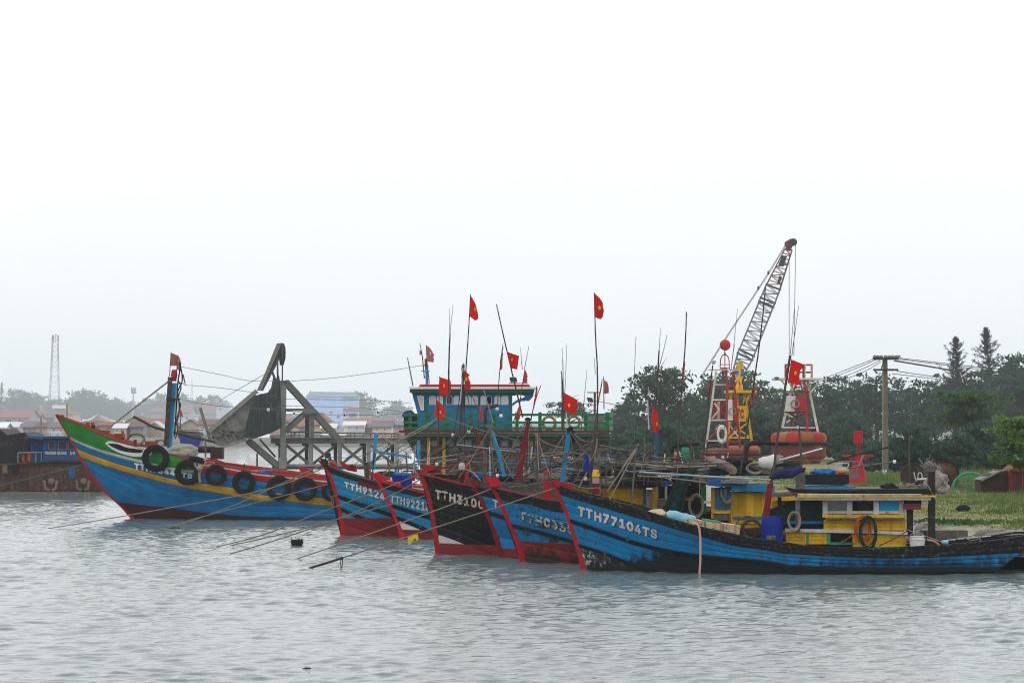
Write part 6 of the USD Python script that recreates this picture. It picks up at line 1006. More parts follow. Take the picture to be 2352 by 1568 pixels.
rng = np.random.default_rng(99)
tops = [(h3, D3, z3(690, 760)), (h3, D3, z3(660, 1300)), (h4, D4, z3(905, 1190)), (h5, D5, z3(1205, 1135)), (h5, D5, z3(1525, 1210)), (h5, D5, z3(1270, 1240)), (h5, D5, z3(1720, 1300)), (h2, D2, z3(342, 1310)), (h6, D6 + .5, z8(1060, 75)), (h5, D5 + 2, z4(835, 1300))]
for h, d, q in tops:
    for k in range(5):
        e = (q[0] + rng.normal(0, 75), 1062 + 40 * rng.random()); s_ = 3 + 9 * rng.random(); m_ = ((q[0] + e[0]) / 2, (q[1] + e[1]) / 2 + s_)
        part(h.t, 'stay', M().tube(smooth_path(pline([q, m_, e], d - .2, d + rng.normal(0, .8)), 10), .009 + .006 * rng.random(), 5), ('rope', 'dark_rope', 'pole_wood', 'wire')[rng.integers(4)])
# ================================================================ cabin and deck gear of the near boat
cd = D6 - .95; t = h6.t
part(t, 'roof_top', M().poly([z9(372, 440), z9(700, 452), z9(1100, 444), z9(1520, 440), z9(1560, 458), z9(1562, 486), z9(900, 484), z9(410, 476)], cd - .3, 2.5), 'net_dark', 'dark roof felt'); part(t, 'roof_edge', M().px(z9(372, 436), z9(1530, 446), cd + .05, 2.4), 'grey_wood')
for i in range(6): part(t, 'white_batten', M().px(z9(412 + i * 177, 480), z9(412 + i * 177 + 174, 491), cd - .36 - .008 * (i % 2), .06), 'white_paint')
for i in range(4): part(t, 'yellow_batten', M().px(z9(405 + i * 299, 494), z9(405 + i * 299 + 297, 510), cd - .34 - .008 * (i % 2), .06), 'yellow_paint')
for i in range(3): part(t, 'white_beam', M().px(z9(392 + i * 388, 513), z9(392 + i * 388 + 386, 535), cd - .28 - .006 * (i % 2), .08), 'white_paint')
part(t, 'front_roof', M().poly([z9(238, 478), z9(400, 474), z9(400, 498), z9(220, 510)], cd - .1, 1.8), 'grey_wood')
part(t, 'front_post', M().px(z9(392, 480), z9(430, 815), cd - .22, .14), 'grey_wood', 'weathered front post'); part(t, 'green_post', M().px(z9(238, 510), z9(270, 660), cd + 1.4, .1), 'net_green'); part(t, 'inner_wall', M().px(z9(180, 540), z9(455, 830), cd + 1.6, .1), 'yellow_paint'); part(t, 'inner_band', M().px(z9(185, 590), z9(350, 610), cd + 1.54, .05), 'buoy_yellow')
# window row: frame pieces, each pane
for a in ((625, 666), (832, 878), (1062, 1106), (1278, 1320)): part(t, 'window_post', M().px(z9(a[0], 535), z9(a[1], 656), cd, .1), 'white_paint')
for a in ((666, 832), (878, 1062), (1106, 1278)): part(t, 'window_rail', M().px(z9(a[0] + .6, 628), z9(a[1] - .6, 650), cd + .01, .08), 'white_paint'); part(t, 'window_rail', M().px(z9(a[0] + .6, 535), z9(a[1] - .6, 542), cd + .01, .08), 'white_paint')
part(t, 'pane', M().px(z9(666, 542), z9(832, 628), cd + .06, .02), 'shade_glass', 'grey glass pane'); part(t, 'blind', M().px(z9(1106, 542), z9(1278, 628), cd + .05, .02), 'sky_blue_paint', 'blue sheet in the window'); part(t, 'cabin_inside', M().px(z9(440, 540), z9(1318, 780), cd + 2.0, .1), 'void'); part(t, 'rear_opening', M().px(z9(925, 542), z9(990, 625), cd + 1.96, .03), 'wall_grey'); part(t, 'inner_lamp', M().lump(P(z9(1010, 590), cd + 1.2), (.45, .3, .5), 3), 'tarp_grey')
part(t, 'cabin_end', M().px(z9(1300, 540), z9(1322, 930), cd + .12, 1.9), 'yellow_paint'); part(t, 'cabin_rear', M().px(z9(300, 780), z9(1300, 935), cd + 1.9, .08), 'brown_wood')
part(t, 'yellow_sill', M().px(z9(622, 657), z9(1322, 684), cd - .04, .12), 'yellow_paint'); part(t, 'grey_shelf', M().px(z9(650, 686), z9(1332, 700), cd - .16, .3), 'grey_wood')
for i in range(3): part(t, 'plank', M().px(z9(632, 702 + i * 31), z9(1340, 731 + i * 31), cd + .004 * (i % 2), .06), 'yellow_paint')
part(t, 'white_rail', M().poly([z9(300, 778), z9(900, 790), z9(1352, 806), z9(1352, 832), z9(900, 818), z9(300, 808)], cd - .05, .08), 'white_paint', 'white rubbing rail')
for i in range(3): part(t, 'plank', M().px(z9(308, 818 + i * 33), z9(468, 848 + i * 33), cd + .004 * (i % 2), .06), 'yellow_paint'); part(t, 'plank', M().px(z9(502, 815 + i * 33), z9(662, 846 + i * 33), cd + .004 * (i % 2), .06), 'yellow_paint')
part(t, 'green_batten', M().px(z9(484, 812), z9(500, 915), cd - .03, .06), 'mint_paint'); part(t, 'batten', M().px(z9(470, 815), z9(483, 915), cd, .06), 'yellow_paint'); part(t, 'green_batten', M().px(z9(664, 820), z9(690, 912), cd - .03, .06), 'mint_paint'); part(t, 'green_sill', M().px(z9(690, 897), z9(886, 918), cd - .04, .1), 'mint_paint')
for i in range(4): part(t, 'plank', M().px(z9(880, 832 + i * 26), z9(1342, 856 + i * 26), cd + .004 * (i % 2), .06), 'yellow_paint')
part(t, 'wash_board', M().poly([z9(600, 946), z9(1000, 938), z9(1350, 930), z9(1350, 952), z9(900, 962), z9(650, 962)], cd - .35, .05), 'mint_paint'); part(t, 'wash_board', M().poly([z9(620, 948), z9(1150, 958), z9(1150, 964), z9(700, 966)], cd - .38, .03), 'cream_paint')
part(t, 'blue_shelf', M().px(z9(320, 716), z9(680, 738), cd + .2, .5), 'blue_paint'); part(t, 'net_heap', M().lump(P(z9(530, 690), cd + .8), (2.3, .6, .9), 5), 'net_green', smooth=True); part(t, 'front_locker', M().px(z9(310, 740), z9(640, 782), cd + .35, .6), 'net_dark')
for x0, x1, y0, y1 in ((1350, 1400, 540, 845), (1535, 1590, 470, 915)): part(t, 'stern_post', M().px(z9(x0, y0), z9(x1, y1), cd + .2, .16), 'dark_wood', 'dark stern post')
part(t, 'stern_roof_end', M().px(z9(1322, 538), z9(1470, 572), cd + .5, 1.2), 'tarp_navy'); part(t, 'small_sign', M().px(z9(1475, 542), z9(1530, 566), cd - .2, .05), 'wall_white'); part(t, 'post_head', M().px(z9(1530, 290), z9(1590, 470), cd + .25, .2), 'dark_wood'); part(t, 'roof_foot_post', M().px(z9(395, 270), z9(470, 436), cd + .5, .18), 'grey_wood')
part(t, 'hold_side', M().poly([z8(1475, 752), z8(1690, 785), z8(2030, 828), z8(2015, 910), z8(1800, 880), z8(1600, 835), z8(1485, 805)], D6 - 1.0, 1.2), 'cream_paint', 'cream fish hold box'); part(t, 'hold_lid', M().poly([z8(1680, 768), z8(1850, 792), z8(1850, 802), z8(1690, 786)], D6 - .9, 1.2), 'mint_paint')
for x, y in ((1530, 0), (1690, 0), (1860, 0)): part(t, 'hold_batten', M().px(z8(x, 768 + (x - 1530) * .13), z8(x + 7, 835 + (x - 1530) * .13), D6 - 1.03, .03), 'rust')
part(t, 'stern_beam', M().poly([z9(1600, 890), z9(1800, 860), z9(2068, 840), z9(2072, 858), z9(1850, 895), z9(1600, 910)], D6 - .2, .15), 'dark_wood'); part(t, 'stern_beam_top', M().poly([z9(1640, 880), z9(1800, 862), z9(2068, 838), z9(2068, 845), z9(1800, 870), z9(1640, 888)], D6 - .23, .03), 'clean_white'); part(t, 'engine_box', M().px(z9(1490, 795), z9(1870, 900), D6 + .9, .8), 'grey_wood')
part(t, 'tiller_pipe', M().tube(pline([z9(1338, 785), z9(1530, 852), z9(1640, 890)], cd + .1), W(1.2, cd), 7), 'steel')
# roof clutter of the near boat
part(t, 'roof_box', M().poly([z9(480, 318), z9(848, 312), z9(850, 392), z9(800, 410), z9(486, 404)], cd + .9, .8), 'plastic_black', 'black crate on the roof'); part(t, 'blue_roof_board', M().px(z9(470, 418), z9(900, 436), cd + .5, 1.2), 'blue_paint')
def onroof(name, lab, cat, c, size, m, seed, amp=.3): return solo(name, rough(M().lump(c, size, seed, amp, 3), .05, 9, seed), m, lab, cat, smooth=True)
onroof('blue_cloth', 'crumpled blue cloth on top of the black roof crate', 'cloth', P(z9(640, 300), cd + 1.2), (.75, .5, .2), 'tarp_blue', 7, .45); onroof('orange_cloth', 'orange cloth at the right end of the black roof crate', 'cloth', P(z9(775, 302), cd + 1.1), (.25, .3, .14), 'orange', 8)
solo('furled_sail', rough(M().tube(smooth_path([P(z9(165, 345), cd), P(z9(250, 318), cd), P(z9(350, 300), cd + .05), P(z9(430, 275), cd + .05), P(z9(470, 272), cd)], 14), np.array([.04, .07, .1, .13, .12, .15, .16, .15, .17, .16, .15, .12, .09, .04]) * .8, 12), .05, 7, 2), 'tarp_navy', 'furled navy blue cloth wrapped round a spar on the cabin roof', 'furled sail', smooth=True)
onroof('dark_bag', 'dark bundle lying on the roof right of the thin pole foot', 'bundle', P(z9(1200, 420), cd + .3), (.42, .35, .17), 'net_dark', 9, .5)
for i, (x, lab) in enumerate(((1290, 'straw and sticks heaped beside the dark bundle'), (1420, 'straw and sticks heaped against the roof end post'))):
    rng = np.random.default_rng(i); m = M()
    for k in range(26): p = P(z9(x + rng.normal(0, 45), 425), cd + .3 + .3 * rng.random()); m.tube([p, p + rng.normal(0, 1, 3) * V(.22, .15, .03) + V(0, 0, .06)], .012, 4)
    solo('stick_heap', m, 'rope', lab, 'stick heap')
onroof('net_bundle', 'grey-pink bundle of netting at the right end of the cabin roof', 'net bundle', P(z9(1610, 395), cd + 2.2), (.65, .6, .7), 'net_pink', 10, .5)
part(t, 'chair_frame', M().tube(pline([z9(1405, 295), z9(1425, 375)], cd + .7), .015, 5).tube(smooth_path(pline([z9(1440, 370), z9(1452, 300), z9(1470, 305), z9(1478, 365)], cd + .8), 12), .014, 5).tube(pline([z9(1430, 358), z9(1512, 354)], cd + .7), .03, 6), 'aluminium')
part(t, 'lamp_frame', M().px(z9(712, 255), z9(835, 275), cd + 1.3, .1).bar(P(z9(720, 258), cd + 1.3), P(z9(755, 215), cd + 1.3), .025).bar(P(z9(835, 258), cd + 1.3), P(z9(850, 225), cd + 1.3), .025).tube(pline([z9(755, 215), z9(850, 222)], cd + 1.3), .012, 5), 'aluminium', 'lamp frame on the roof'); part(t, 'lamp_frame', M().bar(P(z9(905, 305), cd + 1.3), P(z9(975, 145), cd + 1.3), .04).px(z9(860, 305), z9(930, 345), cd + 1.3, .1), 'steel')
for px, d, w, m in (([z9(1370, 395), z9(1365, 150), z9(1372, -60), z6(815, 820)], cd + .8, 2.2, 'pole_wood'), ([z6(815, 820), z6(829, 575)], cd + .8, 1.3, 'antenna'), ([z9(660, 225), z9(900, 150), z9(1185, 82)], cd + 1.4, 2.0, 'dark_wood'), ([z9(840, 262), z9(1225, 205)], cd + 1.2, 1.9, 'grey_wood'), ([z9(250, 195), z9(625, 92)], cd + 1.2, 2.6, 'aluminium'), ([z9(265, 180), z9(650, 68)], cd + 1.25, 1.4, 'rust'), ([z9(620, 204), z9(930, 203)], cd + 1.5, 1.7, 'steel'), ([z9(250, 196), z9(620, 192)], cd + 1.5, 1.1, 'grey_wood'), ([z14(948, 790), z14(955, 1000), z14(975, 1260), z14(985, 1560)], cd + .7, 2.4, 'pole_wood')):
    pole(h6, 'pole', px, d, w, m)
part(t, 'pole_joint', M().tube(pline([z6(810, 870), z6(812, 905)], cd + .8), W(2.2, cd), 8), 'plastic_black'); part(t, 'pole_elbow', M().tube(pline([z14(905, 792), z14(948, 790)], cd + .7), W(1.6, cd), 7), 'steel'); part(t, 'pole_clamp', M().torus(P(z14(942, 985), cd + .65), W(2.6, cd), W(1, cd)), 'plastic_white')
c = P(z9(118, 212), D6 + 1.3); q = thing('loudspeaker', 'white horn loudspeaker left of the dark flag mast', 'loudspeaker', c); part(q, 'horn', M().lathe(c, [(.03, -.1), (.10, -.14), (.16, -.02), (.17, .1), (.23, .27), (.21, .27), (.15, .1), (0, .05)], 20, 'x'), 'plastic_white', smooth=40); part(q, 'rear_horn', M().lathe(c + V(.42, .05, -.02), [(.21, -.12), (.23, .0), (.2, .1), (0, .12)], 20, 'x'), 'tarp_grey', smooth=40)
q = solo('white_foam_box', M().px(z9(120, 262), z9(200, 310), D6 + 1.3, .5), 'tarp_grey', 'pale box below the white loudspeaker', 'box'); coil('rope_coil', 'pale rope coil on the roof left of the loudspeaker', 'rope coil', P(z9(45, 262), D6 + 1.4), .22, 'rope', 6, 'y', .02, 6, .6)
solo('wrapped_bundle', rough(M().tube(smooth_path([P(z14(35, 1268), D5 + .6), P(z14(90, 1292), D5 + .6), P(z14(150, 1325), D5 + .6), P(z14(230, 1352), D5 + .6), P(z14(310, 1395), D5 + .6), P(z14(345, 1430), D5 + .6)], 16), np.array([.02, .04, .09, .13, .15, .14, .17, .16, .15, .17, .16, .14, .15, .15, .12, .06]) * .85, 12), .06, 8, 3), 'cloth_wrap', 'long bundle wrapped in dirty pinkish cloth lying across the roofs', 'bundle', smooth=True)
solo('teal_net', M().lump(P(z14(480, 1400), D5 + 1.4), (1.4, .6, .4), 12, .4, 3), 'tarp_blue', 'teal blue cloth heap on the roof right of the wrapped bundle', 'cloth', smooth=True); solo('pale_net', M().lump(P(z14(540, 1365), D5 + 1.2), (.5, .4, .35), 13, .4, 3), 'rope', 'small heap of pale net left of the loudspeaker', 'net', smooth=True)
for q_, s_, m_, l_, sd in ((z14(340, 1340), (.9, .5, .35), 'net_dark', 'dark net heap right of the wrapped bundle', 31), (z14(700, 1400), (.9, .5, .3), 'brown_wood', 'brown heap under the flag mast', 32), (z14(830, 1390), (.8, .5, .4), 'net_dark', 'dark heap right of the flag mast', 33), (z14(200, 1410), (1.2, .5, .25), 'net_green', 'green net heap below the wrapped bundle', 34), (z14(60, 1400), (.9, .5, .25), 'tarp_grey', 'grey canvas left of the wrapped bundle', 35), (z8(1400, 290), (1.4, .6, .25), 'brown_wood', 'brown net heap on the middle roof', 36), (z8(1150, 300), (1.0, .6, .2), 'net_dark', 'dark net heap on the middle roof', 37)):
    solo('heap', rough(M().lump(P(q_, D5 + .9), s_, sd, .55, 3), .06, 9, sd, 1), m_, l_, 'heap', smooth=True)
# deck gear
c = P(z9(190, 885), D6 - 1.15); r = W(25, D6); hh = W(55, D6); q = thing('barrel', 'blue plastic barrel standing on deck before the yellow cabin', 'barrel', c)
part(q, 'body', M().lathe(c, [(0, 0), (r * .93, 0), (r * .97, hh * .06), (r, hh * .3), (r * 1.02, hh * .34), (r, hh * .38), (r, hh * .64), (r * 1.02, hh * .68), (r, hh * .72), (r * .96, hh * .96), (r * .92, hh), (0, hh)], 28), 'plastic_blue', smooth=40); part(q, 'rim', M().torus(c + V(0, 0, hh * .99), r * .93, .012, 'z'), 'plastic_blue')
q = solo('grey_block', M().px(z9(145, 840), z9(222, 880), D6 - 1.6, .2), 'grey_wood', 'small grey block in front of the blue barrel', 'block')
c = P(z9(1434, 938), D6 - 1.2); r = W(17.5, D6); hh = W(23, D6); q = thing('bucket', 'white plastic bucket with lid at the stern', 'bucket', c); part(q, 'body', M().lathe(c, [(0, 0), (r * .92, 0), (r, hh * .75), (r * 1.04, hh * .76), (r * 1.04, hh * .82), (r * .9, hh * .84), (r * .86, hh), (0, hh)], 24), 'plastic_white', smooth=40); part(q, 'lid', M().lathe(c + V(0, 0, hh), [(0, 0), (r * .92, 0), (r * .92, .03), (0, .035)], 24), 'plastic_white'); part(q, 'handle', M().torus(c + V(0, -.02, hh * .72), r * 1.05, .008, 'y', 20, 6), 'steel')
solo('float', M().ball(P(z9(1673, 895), D6 - 1.3), W(8.5, D6), 3, (1, 1, .62)), 'plastic_cyan', 'pale blue oval float by the stern beam', 'float', smooth=True)
c = P(z9(1395, 595), cd + .05); q = thing('basket', 'maroon plastic basket hanging under the roof end', 'basket', c); part(q, 'side', M().px(z9(1320, 572), z9(1468, 616), cd - .1, .3), 'pink'); part(q, 'rim', M().px(z9(1316, 568), z9(1474, 577), cd - .13, .36), 'pink')
c = P(z9(993, 810), cd - .22)
rng = np.random.default_rng(12)
for R, m, lab, o, sx_, sz_, n_ in ((.25, 'orange', 'orange ring net coil hung on the yellow wall', V(-.07, -.02, .1), .75, 1.25, 9), (.27, 'net_green', 'dark green hoop net hanging in front of the orange coil', V(.05, -.12, .0), .8, 1.5, 8)):
    mm = M()
    for k in range(n_):
        a = np.linspace(0, 2 * PI, 30); r_k = R * (1 + .1 * rng.normal()) * (1 + .05 * np.sin(3 * a + k)); p_ = np.stack([np.cos(a) * r_k * sx_, .02 * rng.normal() + .015 * np.sin(5 * a + k), np.sin(a) * r_k * sz_ - .04 * rng.random()], 1); mm.tube(p_ + c + o, .012, 5)
    for k in range(26): a = rng.random() * 6.3; b = a + .5 + rng.random(); mm.tube([c + o + V(math.cos(a) * R * sx_, -.02, math.sin(a) * R * sz_), c + o + V(math.cos(b) * R * sx_ * 1.05, -.03, math.sin(b) * R * sz_ * 1.1)], .006, 4, False)
    solo('hoop_net', mm, m, lab, 'hoop net')
coil('rope_coil', 'pale rope coil hanging on the weathered front post', 'rope coil', P(z9(378, 715), cd - .35), .15, 'rope', 6, 'y', .02, 8, 1.5); coil('rope_coil', 'pale rope coil hanging on the blue window frame', 'rope coil', P(z8(1900, 505), c5 - .25), .17, 'rope', 5, 'y', .018, 9, 1.7); coil('rope_coil', 'yellowish rope hank hanging right of the green net', 'rope coil', P(z8(1610, 640), D5), .19, 'rope', 6, 'y', .02, 10, 1.6)
c = P(z8(2130, 862), D6 - .6); q = thing('rope_drum', 'rusty rope winch drum beside the blue barrel', 'winch drum', c)
for k in range(5): part(q, 'rope_turn', M().torus(c + V(0, -.12 + k * .06, 0), .25 - .012 * (k % 2), .035, 'y'), 'rope' if k % 2 else 'dark_rope', smooth=True)
part(q, 'hub', M().lathe(c + V(.1, -.25, -.05), [(0, -.1), (.12, -.1), (.12, .3), (0, .3)], 18, 'y'), 'dark_rust'); part(q, 'guard', M().torus(c + V(-.1, -.05, .02), .33, .02, 'y'), 'rust')
solo('foam_roll', M().lump(P(z8(1240, 712), D6 - .8), (.55, .4, .24), 21, .25, 3), 'foam', 'beige foam block on deck behind the gunwale', 'foam', smooth=True); solo('plastic_roll', rough(M().tube(smooth_path([P(z8(1330, 735), D6 - .9), P(z8(1400, 735), D6 - .9), P(z8(1480, 752), D6 - .9), P(z8(1600, 770), D6 - .8)], 10), [.12, .15, .15, .14, .14, .13, .12, .11, .1, .08], 12), .035, 7, 6), 'plastic_cyan', 'roll of pale blue plastic sheet on deck', 'sheet roll', smooth=True)
q = M(); rng = np.random.default_rng(5); base = smooth_path(pline([z8(1590, 300), z8(1500, 400), z8(1430, 560), z8(1390, 700)], D5 - .5), 14)
wd_ = np.array([.06, .1, .14, .16, .17, .18, .19, .2, .21, .22, .24, .26, .28, .27])
q.tube(base, wd_ * .62, 10); hv, hf = rough(q, .09, 6, 4); hanging = M().add(hv, hf)
for k in range(70):
    a, rr = rng.random() * 6.3, .55 + .6 * rng.random(); o = np.stack([np.cos(a + .25 * np.arange(14) * (rng.random() - .5)) * wd_ * rr, np.sin(a + np.zeros(14)) * wd_ * rr * .7, .03 * rng.normal(0, 1, 14)], 1); hanging.tube(base + o, .009, 4, False)
solo('hanging_net', hanging, 'net_green', 'dark green fishing net hanging slanted from the roof pole', 'fishing net', smooth=True)
solo('blue_bag', M().poly([z13(215, 1000), z13(245, 1010), z13(262, 1090), z13(272, 1150), z13(250, 1178), z13(205, 1172), z13(190, 1110), z13(205, 1050)], D6 + .8, .16), 'plastic_blue', 'bright blue cloth bag hanging on the pole above the yellow-capped lantern', 'bag')
solo('black_bag', M().poly([z13(520, 1122), z13(565, 1120), z13(572, 1200), z13(548, 1295), z13(514, 1290), z13(512, 1200)], D6 + 1.2, .14), 'plastic_black', 'black plastic bag hanging by the sheer legs', 'bag'); solo('orange_cloth', M().lump(P(z13(650, 1115), D4), (.28, .2, .1), 14, .3, 2), 'orange', 'orange cloth lying on the roofs right of the black bag', 'cloth', smooth=True)
q = thing('gas_bottle', 'green round-topped gas bottle on the roof before the buoys', 'gas bottle', P(z14(-340, 1400), D4)); c = P(z8(1530, 240), D4 + 3); r = W(15, D4); part(q, 'body', M().lathe(c, [(0, 0), (r, 0), (r, .35), (r * .85, .47), (r * .4, .54), (0, .55)], 20), 'mint_paint', smooth=40)
q = solo('red_canister', M().lathe(P(z8(1420, 240), D4 + 3), [(0, 0), (.09, 0), (.09, .28), (.05, .33), (0, .34)], 16), 'faded_orange', 'faded pink canister left of the green gas bottle', 'canister', smooth=True)
for pts, m, lab in (([z8(1575, 815), z8(1590, 803), z8(1615, 808), z8(1638, 850), z8(1650, 1000), z8(1640, 1290)], 'hose_pink', 'pale hose draped over the side amidships into the water'), ([z9(1520, 876), z9(1575, 886), z9(1625, 925), z9(1660, 1010), z9(1672, 1110), z9(1664, 1215)], 'hose_coral', 'coral hose draped over the side near the stern')):
    pth = smooth_path(pline(pts, D6 - 2.0), 24); solo('hose', M().tube(pth, .03, 8), m, lab, 'hose', smooth=True)
for pts, d, lab in (([z9(1110, 925), z9(1300, 830), z9(1480, 700), z9(1560, 680), z9(1600, 700)], cd - .2, 'brown hose looping from the deck up over the stern post'), ([z9(780, 895), z9(880, 830), z9(915, 780)], cd - .15, 'thin orange cord from the black opening to the hoop nets'), ([z9(1520, 400), z9(1560, 470), z9(1600, 560), z9(1590, 640)], cd - .05, 'loose rope hanging round the stern post head'), ([z9(2270, 860), z9(2275, 930), z9(2268, 1000)], D6 - 2.0, 'short rope hanging over the stern'), ([z9(1960, 845), z9(1990, 900), z9(2012, 952)], D6 - 1.9, 'rope end hanging over the gunwale near the stern'), ([z9(1750, 885), z9(1820, 850), z9(1900, 880), z9(1990, 845)], D6 - .5, 'slack rope lying along the stern beam'), ([z9(2352, 775), z9(2100, 800), z9(1800, 870)], D6 + .3, 'stern line running to the right bank'), ([z9(1780, 840), z9(1788, 790)], D6 + .7, 'short chain on the engine box')):
    solo('rope', M().tube(smooth_path(pline(pts, d), 18), .016 if 'cord' not in lab else .011, 6), 'orange' if 'orange' in lab else 'rope' if 'brown' not in lab else 'dark_rope', lab, 'rope')

# ================================================================ flags
GF = None
flag('highest red flag with star, left of centre, on a tall thin pole', [z3(749, 158), z3(744, 325)], [z3(768, 190), z3(792, 235), z3(806, 290), z3(812, 335), z3(786, 358)], D3 + .2, [z3(749, 152), z3(735, 420), z3(712, 760), z3(700, 1080)], .022, star=(z3(786, 268)[0], z3(0, 268)[1], 3.6, 6.6), seed=4, rag=.06)
flag('red flag with thin star before the left end of the green fascia', [z3(507, 798), z3(502, 935)], [z3(592, 825), z3(596, 880), z3(588, 943)], D2, [z3(507, 795), z3(500, 1100), z3(495, 1480)], .022, star=(z3(541, 868)[0], z3(0, 868)[1], 2.2, 6.4), seed=5)
flag('red flag with star on the red post left of the timber mast', [z3(484, 980), z3(464, 1108)], [z3(522, 1008), z3(552, 1060), z3(528, 1145)], D2 + .4, [z3(484, 978), z3(500, 1130), z3(462, 1490)], .035, star=(z3(514, 1075)[0], z3(0, 1075)[1], 3.2, 5), seed=6, pole_mat='dark_red', rag=.05)
flag('red flag with large star on the tall dark timber mast', [z3(697, 742), z3(702, 895)], [z3(745, 785), z3(734, 800), z3(754, 860), z3(748, 902)], D3 - .2, [z3(676, 710), z3(700, 900)], .012, star=(z3(716, 815)[0], z3(0, 815)[1], 4.4, 7.0), seed=7, rag=.12)
flag('faded pink flag with a hole on the blue wheelhouse mast', [z3(400, 548), z3(408, 678)], [z3(432, 570), z3(452, 600), z3(466, 625), z3(460, 684)], 155.5, [z3(400, 546), z3(408, 700)], .02, 'flag_pink', seed=8, rag=.15, hole=5 * 15 + 8)
flag('narrow faded flag hanging left of the leaning whip flag', [z3(996, 600), z3(978, 750)], [z3(1006, 612), z3(1004, 690), z3(1000, 735)], D2, [z3(1005, 560), z3(978, 750), z3(962, 1020)], .018, 'flag_faded', seed=9, rag=.4)
flag('red flag with small star on the long leaning whip', [z3(1033, 600), z3(1060, 728)], [z3(1130, 634), z3(1122, 690), z3(1115, 740)], D4, [z3(952, 228), z3(1030, 575), z3(1095, 850), z3(1158, 1115)], .024, star=(z3(1074, 664)[0], z3(0, 664)[1], 2.6, 5), seed=10)
flag('torn narrow faded flag right of the flag on the leaning whip', [z3(1175, 735), z3(1155, 845)], [z3(1192, 775), z3(1200, 820), z3(1190, 850)], D2 + 1, [z3(1176, 733), z3(1150, 900), z3(1125, 1090)], .02, 'flag_faded', seed=11, rag=.3)
flag('very narrow red flag before the right bracket of the green fascia', [z3(1266, 862), z3(1236, 1055)], [z3(1276, 890), z3(1266, 960), z3(1246, 1050)], D3, [z3(1300, 865), z3(1250, 1010), z3(1222, 1140)], .018, seed=12, rag=.3)
flag('large waving red flag with star over the life rings', [z3(1480, 920), z3(1485, 1060)], [z3(1588, 978), z3(1585, 1040), z3(1560, 1095)], D4 + .8, [z3(1460, 752), z3(1476, 900), z3(1482, 1200)], .022, star=(z3(1521, 1020)[0], z3(0, 1020)[1], 4.2, 6.2), seed=13, wave=.09)
flag('tall ragged red flag with star, right of centre, on the highest bent pole', [z3(1720, 142), z3(1724, 330)], [z3(1762, 180), z3(1785, 215), z3(1798, 270), z3(1800, 300), z3(1770, 348)], D5 + .9, [z3(1720, 140), z3(1730, 500), z3(1745, 780), z3(1742, 1230)], .024, star=(z3(1760, 258)[0], z3(0, 258)[1], 5, 7.2), seed=14, rag=.14)
flag('narrow faded flag slanting beside the bent pole', [z3(1780, 815), z3(1742, 1005)], [z3(1783, 840), z3(1775, 900), z3(1756, 985)], D5 + 1.1, [z3(1782, 812), z3(1720, 1190)], .016, 'flag_faded', seed=15, rag=.25)
flag('faded pink flag at the right end of the green rail', [z3(1792, 818), z3(1794, 930)], [z3(1822, 838), z3(1832, 880), z3(1834, 925)], D5 + 1.5, [z3(1792, 795), z3(1796, 1050)], .016, 'flag_pink', seed=16)
flag('small orange-red flag before the wheelhouse rail, left of the exhaust pipe', [z3(820, 1018), z3(814, 1140)], [z3(834, 1020), z3(840, 1080), z3(849, 1142)], D3 + .4, [z3(821, 1015), z3(812, 1200)], .015, 'flag_faded', seed=17)
flag('red flag with star hanging before the open end of the rail', [z3(1135, 1015), z3(1090, 1128)], [z3(1139, 1040), z3(1140, 1085), z3(1136, 1130)], D4 - .2, [z3(1137, 1010), z3(1085, 1150)], .015, 'flag_faded', star=(z3(1127, 1080)[0], z3(0, 1080)[1], 1.6, 4.5), seed=18)
flag('pair of faded red flags behind the star flag at the blue mast foot', [z4(806, 1020), z4(788, 1165)], [z4(818, 1040), z4(816, 1100), z4(806, 1165)], D5 + 1.9, [z4(832, 880), z4(785, 1180)], .014, 'flag_faded', seed=19)
flag('narrow red flag with star above the bright blue mast foot', [z4(816, 1040), z4(806, 1235)], [z4(830, 1060), z4(848, 1120), z4(850, 1232)], D5 + 1.7, [z4(820, 1035), z4(806, 1330)], .014, star=(z4(839, 1166)[0], z4(0, 1166)[1], 2.2, 6.4), seed=20)
flag('thin furled red flag on the tall whip before the almond tree', [z4(1056, 660), z4(1036, 850)], [z4(1060, 690), z4(1056, 760), z4(1042, 842)], D5 + 2, [z4(1070, 290), z4(1058, 580), z4(1035, 850), z4(1000, 1470)], .026, 'flag_faded', seed=21, rag=.2)
flag('thin furled faded flag on the lamp-topped pole left of the buoy tower', [z4(1272, 795), z4(1250, 962)], [z4(1273, 820), z4(1270, 900), z4(1256, 955)], D5 + 2.4, [z4(1276, 705), z4(1245, 960), z4(1200, 1480)], .028, 'flag_faded', seed=22)
flag('thin furled red flag on the dark whip rising across the crane boom', [z4(1606, 838), z4(1566, 1020)], [z4(1610, 870), z4(1602, 950), z4(1578, 1010)], D6 + 1.6, [z4(1690, 90), z4(1655, 440), z4(1605, 800), z4(1530, 1300), z4(1490, 1560)], .024, 'flag_faded', seed=23)
flag('large red flag with bright star on the near boat mast', [z14(880, 330), z14(850, 556)], [z14(985, 372), z14(1002, 400), z14(966, 440), z14(960, 520), z14(968, 582)], D6 - .2, [z14(884, 325), z14(850, 560)], .012, star=(z14(921, 462)[0], z14(0, 462)[1], 5.0, 7.6), seed=24, wave=.05)
part(h5.t, 'masthead_lamp', M().lathe(P(z4(1282, 700), D5 + 2.4), [(0, 0), (.05, 0), (.055, .06), (.08, .07), (.075, .11), (0, .13)], 14), 'plastic_white', smooth=40)

